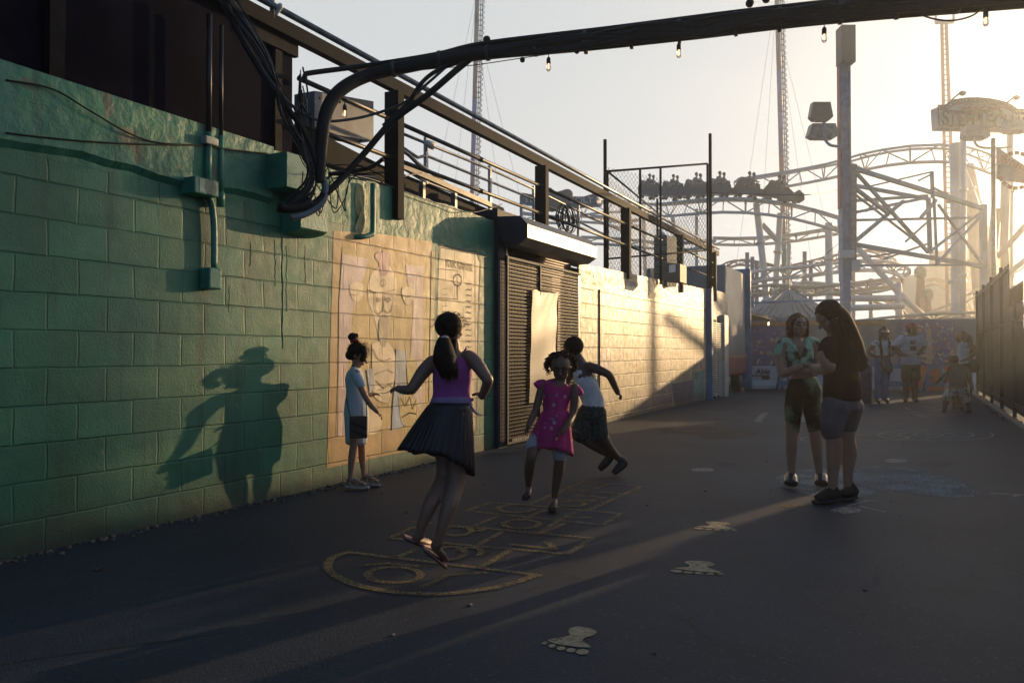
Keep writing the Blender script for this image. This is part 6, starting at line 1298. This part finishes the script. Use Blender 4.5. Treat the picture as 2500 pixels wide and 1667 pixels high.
# ---------- facing woman ----------
g=Fig(1860,700,2.85,7.1,'person','woman in a green and black tie dye crop top and leggings facing the camera',(300,1390)); K=g.k
sk=skin('skin_olive',(.36,.22,.155)); b=MB(); hc=g.j(250,272); hs_=80*K; fwd=(-FW+RT*.10+UP*.08); side=tuple(RT); head(b,hc,hs_,fwd)
g.limb(b,[(246,325),(246,372),(250,410),(262,500),(278,590),(288,660),(292,730)],[28,(34,28),(104,48),(92,52),(84,50),(84,46),(70,40)],14,side=side)
g.limb(b,[(150,400,0),(128,470,0),(132,560,-.02),(150,605,-.04),(220,575,-.14),(290,548,-.18),(318,545,-.18)],[38,35,30,30,27,21,18],12); hand(b,g.j(312,545,-.18),RT*.9+UP*.1,-FW*.2-UP*.8,74*K,.6,1)
g.limb(b,[(352,400,0),(385,470,0),(392,560,-.03),(370,600,-.08),(340,590,-.14)],[38,35,30,25,20],12); hand(b,g.j(345,588,-.14),-RT*.7+UP*.3-FW*.2,-UP,70*K,.7,-1)
g.limb(b,[(232,775,0),(215,860,0),(212,1000,0),(208,1090,0),(205,1200,.02),(208,1310,.02)],[50,50,42,38,31,22],12); g.limb(b,[(350,775,0),(352,860,0),(368,1000,0),(378,1090,0),(390,1200,.02),(402,1310,.02)],[50,50,42,38,31,22],12)
g.make(b,'body',sk,.006,3); face(g,hc,hs_,fwd,UP,(.22,.06,.05),(.03,.018,.012),open_=1.0)
h=MB(); h.ball(hc+UP*hs_*.32+FW*hs_*.16,(hs_*.84,hs_*.86,hs_*.80),16,12); rnd=random.Random(4)
for _ in range(420):
    a=rnd.uniform(0.05,math.pi-.05)*(1 if rnd.random()<.5 else 1); ca,sa_=math.cos(a),math.sin(a); R_=rnd.uniform(.86,1.0)
    if abs(ca)<.45 and rnd.random()<.0: continue
    top=hc+UP*hs_*(1.12-.35*abs(ca))+RT*ca*hs_*.55+FW*hs_*rnd.uniform(-.25,.25); mid=hc+RT*ca*hs_*.80*R_+FW*sa_*hs_*.75+UP*.0 if abs(ca)<.75 else hc+RT*ca*hs_*.86*R_+FW*hs_*rnd.uniform(-.35,.5); end=hc+RT*ca*hs_*rnd.uniform(.78,.98)+FW*sa_*hs_*.7-UP*hs_*rnd.uniform(.85,1.1)
    h.tube(cat([top,mid+UP*hs_*.35,mid-UP*hs_*.3,end],3),[.0045]*9+[.0012],4,cap=False)
g.make(h,'hair',hairm('hair_ombre',(.34,.17,.08),(.08,.04,.022)),0)
td=mat('tie_dye',(.34,.55,.38),.85,col2=(.015,.025,.025),ns=8.5,detail=7,ramp=(.44,.56),bump=.5,bs=16,bd=.01)
d=MB(); g.limb(d,[(252,408),(258,450),(264,500),(271,560)],[(112,56),(106,64),(98,66),(92,58)],16,side=side); 
g.limb(d,[(175,385,0),(140,400,0),(120,440,0),(119,462,0)],[34,36,35,35],10); g.limb(d,[(330,378,0),(370,392,0),(390,430,0),(391,456,0)],[34,36,35,35],10); g.limb(d,[(185,385,-.03),(225,425,-.06),(270,490,-.07)],[16,16,14],8); g.limb(d,[(312,375,-.03),(300,430,-.06),(262,510,-.075)],[16,16,14],8); o_=g.make(d,'crop_top',td,.006,3); carve(g,o_,[(230,330),(306,330),(302,400),(274,498),(264,492),(236,405)])
d=MB(); g.limb(d,[(288,648),(290,690),(292,745)],[(98,60),(111,68),(116,72)],16,side=side); g.limb(d,[(238,730,0),(218,860,0),(218,930,0),(222,992,0)],[68,60,52,44],12); g.limb(d,[(350,730,0),(350,860,0),(358,930,0),(366,992,0)],[68,60,52,44],12)
g.make(d,'leggings',mat('tie_dye_dark',(.17,.26,.15),.85,spec=.1,col2=(.007,.008,.008),ns=3.2,detail=8,ramp=(.5,.62)),.007,3)
for x,dd in ((203,-.02),(415,-.02)): s=MB(); g.limb(s,[(x,1322,dd+.05),(x,1345,dd-.02),(x,1368,dd-.10)],[(46,40),(50,36),(50,24)],12,side=side); g.make(s,'clog',mat('clog_black',(.012,.012,.014),.25),.007,3)
# ---------- woman in black shirt ----------
g=Fig(1860,700,2.85,6.37,'person','dark long-haired woman in black t-shirt and grey shorts, facing left',(500,1500)); K=g.k
b=MB(); hc=g.j(470,215); hs_=105*K; fwd=(-RT*.9-FW*.15-UP*.55); upv=UP-RT*.35; side=tuple((FW*.85+RT*.5).normalized()); head(b,hc,hs_,fwd,upv)
g.limb(b,[(490,300),(510,350),(535,410),(545,520),(552,640),(560,740),(560,790)],[40,(50,46),(135,82),(130,95),(124,98),(118,98),(105,90)],16,side=side)
g.limb(b,[(455,420,-.14),(440,470,-.18),(455,535,-.20),(475,555,-.20),(420,575,-.14),(370,565,-.06),(345,555,-.02)],[52,50,43,42,38,29,24],12); hand(b,g.j(350,556,-.02),-RT+UP*.05,FW*.3+UP*.3,84*K,.7,1)
g.limb(b,[(470,420,.16),(440,500,.18),(420,570,.12),(380,580,.04)],[44,40,34,24],10); hand(b,g.j(378,578,.04),-RT+UP*.15,-UP,80*K,.6,-1)
g.limb(b,[(505,880,-.07),(488,1000,-.07),(500,1060,-.07),(505,1150,-.06),(495,1290,-.05),(492,1400,-.05)],[70,62,54,57,38,30],14)
g.limb(b,[(608,880,.08),(598,1000,.08),(595,1060,.08),(608,1150,.1),(602,1280,.1),(598,1390,.1)],[66,58,52,54,36,28],14)
g.make(b,'body',sk,.007,4)
h=MB(); h.ball(hc+upv.normalized()*hs_*.30-fwd.normalized()*hs_*.12,(hs_*.90,hs_*.90,hs_*.86),18,14); h.ball(g.j(505,240),(hs_*.55,hs_*.8,hs_*.8),12,9)
g.limb(h,[(480,150,0),(530,230,0),(570,330,.0),(620,420,.0),(665,500,.0),(695,560,.02)],[62,88,98,88,62,30],14,side=side)
rnd=random.Random(9)
for _ in range(420):
    v_=rnd.uniform(-1,1); q=rnd.uniform(-1,1); e_=rnd.uniform(0,1)
    h.tube(cat([g.j(505+v_*20,95+abs(v_)*10,q*.04),g.j(545+v_*70,230,q*.10),g.j(585+v_*88,350,q*.12),g.j(640+v_*72,460,q*.11),g.j(690+v_*48+rnd.uniform(-8,8),540+rnd.uniform(-40,50),q*.08)],3),[.0045]*12+[.001],4,cap=False)
g.make(h,'hair',hairm('hair_long',(.05,.020,.009),(.009,.005,.004)),0)
bt=cloth('black_tshirt',(.007,.007,.007),rough=.95,spec=.05)
d=MB(); g.limb(d,[(505,345),(530,400),(545,500),(552,620),(556,700),(556,768)],[(80,58),(148,95),(150,112),(148,118),(152,124),(158,128)],18,side=side); g.limb(d,[(470,405,-.13),(455,460,-.17),(465,505,-.18)],[62,66,64],12); g.limb(d,[(480,405,.14),(450,490,.16)],[56,56],10); g.make(d,'t_shirt',bt,.009,3)
d=MB(); g.limb(d,[(552,755,0),(555,840,0)],[(146,118),(150,122)],16,side=side); g.limb(d,[(515,840,-.07),(492,930,-.07),(487,1000,-.07)],[100,86,76],14); g.limb(d,[(615,840,.08),(605,920,.08),(598,985,.08)],[94,76,62],14); g.make(d,'shorts',cloth('grey_shorts',(.085,.09,.11)),.009,4)
for L_,r_ in (([(520,1440,-.05),(460,1440,-.06),(385,1470,-.08)],[(34,44),(34,44),(34,26)]),([(640,1420,.1),(600,1425,.08),(545,1440,.05)],[(32,40),(32,42),(30,28)])):
    s=MB(); g.limb(s,[(L_[0][0]-20,L_[0][1]-40,L_[0][2]),L_[0]],[30,36],10); g.limb(s,L_,r_,12,side=tuple(FW)); g.make(s,'sneaker',mat('sneaker_black',(.012,.012,.013),.7,bump=.4,bs=80),.007,2)
    s=MB(); s.tube([g.j(L_[0][0]+10,L_[0][1]+40,L_[0][2]),g.j(L_[1][0],L_[1][1]+52,L_[1][2]),g.j(L_[2][0]-22,L_[2][1]+26,L_[2][2])],[(36*K,16*K),(38*K,17*K),(34*K,14*K)],12,side=tuple(FW),round_=True); s.build('sneaker_sole',mat('sole_dark',(.03,.028,.035),.8),g.o)
def fuzz(fig,c,r,n,m,length=.03,seed=1,back=None):
    rnd=random.Random(seed); mb=MB()
    for _ in range(n):
        v_=Vector((rnd.gauss(0,1),rnd.gauss(0,1),abs(rnd.gauss(0,1))*.9)).normalized()
        if back is not None and v_.dot(back)<-.35: continue
        p=c+v_*r*.93; t_=Vector((rnd.gauss(0,1),rnd.gauss(0,1),-.6)).normalized(); L_=length*rnd.uniform(.5,1.4)
        mb.tube([p,p+(v_*.45+t_*.5)*L_*.6,p+(v_*.3+t_*.9)*L_],[.0012,.001,.0005],3,cap=False)
    mb.build('flyaway_hair',m,fig.o)
for p_,X_,Y_,r_,c_ in ((purple,380,135,92,'hair_black'),(girl,340,300,100,'hair_dark_brown')): fuzz(p_,p_.j(X_,Y_),r_*p_.k,260,MC[c_],.028,int(X_))
# ---------- far people ----------
def far(depth,label,root,skc=(.10,.055,.038)):
    g=Fig(2050,760,5.809,depth,'person',label,root); g.sk=skin('skin_far_%d'%int(skc[0]*1000),skc); return g
side=tuple(RT)
g=far(18.8,'woman with long braids in a white crop top and blue jeans, hands on hips',(600,1300)); K=g.k; b=MB(); hc=g.j(630,325); head(b,hc,88*K,-FW+RT*.25)
g.limb(b,[(628,390),(628,430),(615,480),(610,560),(610,640),(605,720)],[28,(36,30),(110,55),(92,58),(86,56),(112,70)],12,side=side)
g.limb(b,[(500,455),(450,520),(425,575),(470,620,-.1),(530,648,-.14)],[34,32,30,26,20]); g.limb(b,[(715,455),(760,520),(775,560),(735,610,-.1),(690,645,-.14)],[34,32,30,26,20])
for p,d_ in (((530,648,-.14),RT),((690,645,-.14),-RT)): hand(b,g.j(*p),d_,-UP,70*K,.4,1)
g.limb(b,[(560,740),(555,950),(540,1230)],[64,46,26]); g.limb(b,[(655,740),(645,950),(640,1230)],[64,46,26]); g.make(b,'body',g.sk,.014,2); face(g,hc,88*K,-FW+RT*.25,brow=(.01,.01,.01),lip=(.1,.04,.035))
h=MB(); h.ball(hc+UP*30*K+FW*20*K,(68*K,66*K,70*K),12,9); h.ball(g.j(635,238),(30*K,)*3,9,7); rnd=random.Random(2)
for i in range(26):
    a=rnd.uniform(-1,1); x=575 if i%3 else 690; h.tube(cat([g.j(600+a*40,280,.02),g.j(x+a*12,400,-.1),g.j(x+12+a*18,520,-.14),g.j(x+25+a*20,rnd.uniform(620,840) if i%3 else rnd.uniform(480,540),-.15)],3),.011,5)
g.make(h,'braids',hairm('hair_black',(0,0,0)),0)
h=MB(); h.tube([g.j(585,290,-.1),g.j(632,285,-.16),g.j(680,290,-.1)],[8*K]*3,6); h.build('headband',mat('white_band',(0,0,0)),g.o)
d=MB(); g.limb(d,[(612,430),(612,480),(610,550),(610,615)],[(92,50),(112,66),(104,70),(94,64)],14,side=side); g.limb(d,[(505,445),(480,470)],[40,38]); g.limb(d,[(712,445),(740,470)],[40,38]); g.make(d,'crop_top',cloth('white_crop',(.62,.63,.63)),.016,2)
jn=mat('jeans_blue',(.15,.22,.36),.85,col2=(.09,.13,.22),ns=7); d=MB(); g.limb(d,[(605,655),(605,740)],[(100,68),(120,80)],12,side=side); g.limb(d,[(558,740),(552,950),(540,1215)],[72,56,42]); g.limb(d,[(658,740),(648,950),(640,1215)],[72,56,42]); g.make(d,'jeans',jn,.016,2)
for x in (545,668): s=MB(); g.limb(s,[(x-5,1255,.03),(x+8,1280,-.1),(x+18,1288,-.16)],[(34,32),(36,22),(32,16)],10); g.make(s,'shoe',sh_,.014,1)
s=MB(); s.tube(cat(g.P([(520,430,-.1),(570,520,-.2),(620,650,-.2),(660,780,-.2)]),3),.012,5); s.tube(cat(g.P([(720,430,-.1),(700,640,-.17),(740,770,-.1)]),3),.012,5); s.build('bag_strap',blk,g.o); s=MB(); s.ball(g.j(690,825,-.18),(60*K,30*K,52*K),12,8); s.build('shoulder_bag',mat('bag_far',(.03,.02,.02),.5),g.o)
g=far(19.4,'bearded man in a red cap, pale grey t-shirt and dark shorts, hands on hips',(1010,1275)); K=g.k; b=MB(); hc=g.j(1018,262); fw_=-FW+RT*.35; head(b,hc,92*K,fw_)
g.limb(b,[(1010,320),(1010,360),(1010,420),(1010,520),(1008,640),(1008,730)],[38,(46,40),(148,66),(140,74),(125,72),(122,78)],12,side=side)
g.limb(b,[(860,400),(815,490),(805,550),(870,600,-.12),(935,620,-.18)],[46,42,38,34,27]); g.limb(b,[(1165,410),(1195,480),(1190,500),(1145,560,-.1),(1110,600,-.14)],[46,42,38,34,27]); hand(b,g.j(935,620,-.18),RT,-UP,85*K,.3,1); hand(b,g.j(1110,600,-.14),-RT,-UP,85*K,.4,-1)
g.limb(b,[(945,760),(940,930),(940,1060),(940,1230)],[72,56,50,32]); g.limb(b,[(1070,760),(1065,930),(1065,1060),(1068,1230)],[72,56,50,32]); g.make(b,'body',g.sk,.014,2); face(g,hc,92*K,fw_,brow=(.01,.01,.01),lip=(.1,.04,.035))
s=MB(); s.ball(hc-UP*52*K+fw_.normalized()*30*K,(50*K,50*K,42*K),12,8); s.build('beard',hairm('hair_black',(0,0,0)),g.o)
s=MB(); s.ball(hc+UP*44*K+FW*6*K,(72*K,76*K,58*K),14,9); q=hc+UP*40*K; s.tube([q+fw_.normalized()*50*K,q+fw_.normalized()*100*K+RT*20*K-UP*8*K,q+fw_.normalized()*120*K+RT*30*K-UP*14*K],[(60*K,10*K),(55*K,8*K),(30*K,5*K)],10,side=side,round_=True); s.build('red_cap',cloth('cap_red',(.36,.06,.035)),g.o)
d=MB(); g.limb(d,[(1008,365),(1010,430),(1010,540),(1008,650),(1008,745)],[(110,56),(156,84),(148,88),(136,88),(136,92)],16,side=side); g.limb(d,[(880,385),(835,440),(805,470)],[58,60,54]); g.limb(d,[(1140,385),(1180,430),(1190,455)],[58,60,54]); g.make(d,'t_shirt',cloth('tshirt_grey',(.42,.46,.54)),.016,2)
d=MB(); q0=[g.j(x,y,-.26) for x,y in ((1002,490),(1085,490),(1085,555),(1002,555))]; d.prism(q0,FW*.03); 
for i in range(4): d.prism([g.j(x,y,-.26) for x,y in ((1005+i*20,418),(1018+i*20,418),(1018+i*20,470),(1005+i*20,470))],FW*.03)
d.build('shirt_print',mat('print_dark',(.05,.045,.04),.8,var=.6,ns=40),g.o)
d=MB(); g.limb(d,[(1008,735),(1008,800)],[(126,84),(130,88)],12,side=side); g.limb(d,[(948,780),(945,870),(942,945)],[74,72,70]); g.limb(d,[(1068,780),(1070,870),(1072,945)],[74,72,70]); g.make(d,'shorts',cloth('shorts_olive',(.035,.03,.022)),.016,2)
for x in (940,1066):
    s=MB(); g.limb(s,[(x,1130),(x,1225)],[38,34]); g.make(s,'sock',mat('sock_mix',(.30,.30,.32),.8,col2=(.03,.03,.04),ns=14,ramp=(.48,.52)),.014,1); s=MB(); g.limb(s,[(x-6,1235,.05),(x+10 if x>1000 else x-6,1262,-.08),(x+45 if x>1000 else x-16,1268,-.14)],[(34,34),(38,24),(34,18)],10); g.make(s,'shoe',sh_,.014,1)
g=far(20.2,'woman in a white tank top with a dark shoulder bag turned towards the small boy',(1790,1270)); K=g.k; b=MB(); hc=g.j(1708,362); fw_=-RT-FW*.1-UP*.25; sd_3=tuple((RT*.5+FW*.85).normalized()); head(b,hc,82*K,fw_)
g.limb(b,[(1725,420),(1755,450),(1770,500),(1765,600),(1775,700),(1800,780)],[32,(44,38),(120,70),(104,74),(100,74),(118,84)],12,side=sd_3)
g.limb(b,[(1845,480,-.1),(1905,530,-.12),(1925,570,-.12),(1850,640,-.16),(1770,690,-.14)],[44,42,38,32,24]); hand(b,g.j(1770,690,-.14),-RT-UP*.2,-UP,80*K,.4,1)
g.limb(b,[(1790,780),(1810,950),(1820,1100),(1825,1240)],[70,56,48,30]); g.limb(b,[(1740,780,.1),(1745,950,.1),(1750,1100,.1),(1752,1230,.1)],[70,54,46,30]); g.make(b,'body',g.sk,.014,2)
h=MB(); h.ball(hc+UP*18*K+RT*22*K,(72*K,68*K,70*K),12,9); g.limb(h,[(1770,360),(1820,370),(1850,430),(1862,480)],[36,44,32,14]); g.make(h,'hair',hairm('hair_black',(0,0,0)),0)
d=MB(); g.limb(d,[(1755,465),(1762,540),(1770,640),(1785,725)],[(100,66),(118,82),(112,84),(112,86)],14,side=sd_3); g.limb(d,[(1740,460,-.1),(1735,430,-.05)],[16,12]); g.make(d,'tank_top',cloth('white_tank_far',(.52,.55,.58)),.016,2)
d=MB(); g.limb(d,[(1790,720),(1800,800)],[(114,86),(120,90)],12,side=sd_3); g.limb(d,[(1792,790),(1812,950),(1822,1210)],[76,64,48]); g.limb(d,[(1742,790,.1),(1746,950,.1),(1752,1210,.1)],[74,60,46]); g.make(d,'track_pants',cloth('pants_black',(.015,.015,.017)),.016,2)
d=MB(); 
for q in (-8,2,12): d.tube(cat(g.P([(1800+q,900,-.26),(1822+q,1000,-.26),(1830+q,1210,-.2)]),3),.008,4)
d.build('side_stripe',mat('white_band',(0,0,0)),g.o)
s=MB(); s.ball(g.j(1900,775,-.15),(78*K,60*K,95*K),14,10); s.build('shoulder_bag',mat('bag_black',(.014,.014,.013),.6),g.o); s=MB(); s.tube(cat(g.P([(1880,700,-.15),(1860,560,-.12),(1820,455,-.05)]),3),.015,5); s.build('bag_strap',blk,g.o)
for x,dd in ((1815,0),(1742,.1)): s=MB(); g.limb(s,[(x+15,1250,dd),(x-10,1270,dd),(x-50,1278,dd)],[30,(30,26),(28,16)],10); g.make(s,'shoe',sh_,.014,1)
g=far(16.0,'small boy in dark cap, grey t-shirt and camouflage shorts, legs apart',(1660,1440)); K=g.k; b=MB(); hc=g.j(1612,700); fw_=FW-RT*.6; head(b,hc,72*K,fw_)
g.limb(b,[(1640,745),(1670,790),(1680,840),(1680,960),(1675,1070)],[30,(44,36),(112,66),(108,70),(106,74)],12,side=side)
g.limb(b,[(1780,830),(1820,920),(1850,990),(1880,1080,-.05)],[42,36,32,24]); hand(b,g.j(1880,1075,-.05),-UP+RT*.2,-RT,75*K,.5,1); g.limb(b,[(1580,830,.1),(1530,930,.15),(1490,990,.18)],[40,34,24])
g.limb(b,[(1615,1090),(1530,1210),(1505,1290),(1490,1390)],[70,50,44,28]); g.limb(b,[(1740,1090),(1785,1215),(1805,1300),(1825,1400)],[70,50,44,28]); g.make(b,'body',g.sk,.013,2)
h=MB(); h.ball(hc+UP*22*K,(72*K,74*K,58*K),14,9); q=hc+UP*2*K; f2=(-RT*.9-UP*.5+FW*.2).normalized(); h.tube([q+f2*40*K,q+f2*95*K,q+f2*125*K],[(50*K,9*K),(48*K,8*K),(26*K,5*K)],10,side=tuple(FW),round_=True); h.build('cap',cloth('cap_dark',(.02,.018,.02)),g.o)
d=MB(); g.limb(d,[(1668,785),(1680,850),(1680,970),(1672,1085)],[(96,52),(128,78),(122,82),(118,84)],14,side=side); g.limb(d,[(1770,815),(1810,870),(1825,905)],[52,54,50]); g.limb(d,[(1590,815,.05),(1560,870,.1)],[50,48]); g.make(d,'t_shirt',cloth('tshirt_charcoal',(.075,.07,.075)),.015,2)
d=MB(); g.limb(d,[(1675,1065),(1675,1130)],[(116,80),(122,84)],12,side=side); g.limb(d,[(1625,1110),(1560,1180),(1528,1225)],[84,78,72]); g.limb(d,[(1730,1110),(1770,1180),(1785,1235)],[84,78,72]); g.make(d,'shorts',mat('camo_pale',(.34,.37,.36),.85,col2=(.11,.12,.08),ns=13,ramp=(.45,.5)),.015,2)
for L_ in ([(1490,1395,.02),(1478,1420,.0),(1455,1435,-.02)],[(1825,1410,.02),(1845,1435,.0),(1878,1445,-.02)]): s=MB(); g.limb(s,L_,[34,(36,30),(30,18)],10); g.make(s,'shoe',sh_,.014,1)
g=far(16.9,'second small child mostly hidden behind the boy in the cap, reaching out a yellow sleeve',(1660,1390)); K=g.k; b=MB(); hc=g.j(1640,790); head(b,hc,66*K,-FW)
g.limb(b,[(1650,850),(1655,900),(1660,1000),(1660,1100)],[26,(84,50),(80,52),(84,60)],10,side=side); g.limb(b,[(1580,890),(1500,880),(1430,950,-.1),(1385,1000,-.15)],[34,30,26,20]); hand(b,g.j(1385,1000,-.15),-RT*.6-UP*.7,-FW,70*K,.4,1)
g.limb(b,[(1630,1110),(1628,1250),(1622,1370)],[50,34,24]); g.limb(b,[(1700,1110),(1705,1250),(1712,1370)],[50,34,24]); g.make(b,'body',g.sk,.013,2)
d=MB(); g.limb(d,[(1655,895),(1660,1000),(1660,1110)],[(92,56),(90,60),(92,66)],12,side=side); g.limb(d,[(1590,890),(1540,875),(1500,885)],[44,42,38]); g.make(d,'t_shirt',cloth('tshirt_yellow',(.30,.26,.05)),.015,2); d=MB(); g.limb(d,[(1632,1100),(1630,1190)],[60,52]); g.limb(d,[(1698,1100),(1702,1190)],[60,52]); g.make(d,'shorts',cloth('shorts_dark',(.04,.03,.03)),.015,1)
h=MB(); h.ball(hc+UP*12*K,(60*K,62*K,60*K),12,9); h.build('hair',hairm('hair_black',(0,0,0)),g.o)
for x in (1615,1715): s=MB(); g.limb(s,[(x,1365,.03),(x+4,1388,-.08)],[(30,30),(34,18)],10); g.make(s,'shoe',sh_,.014,1)
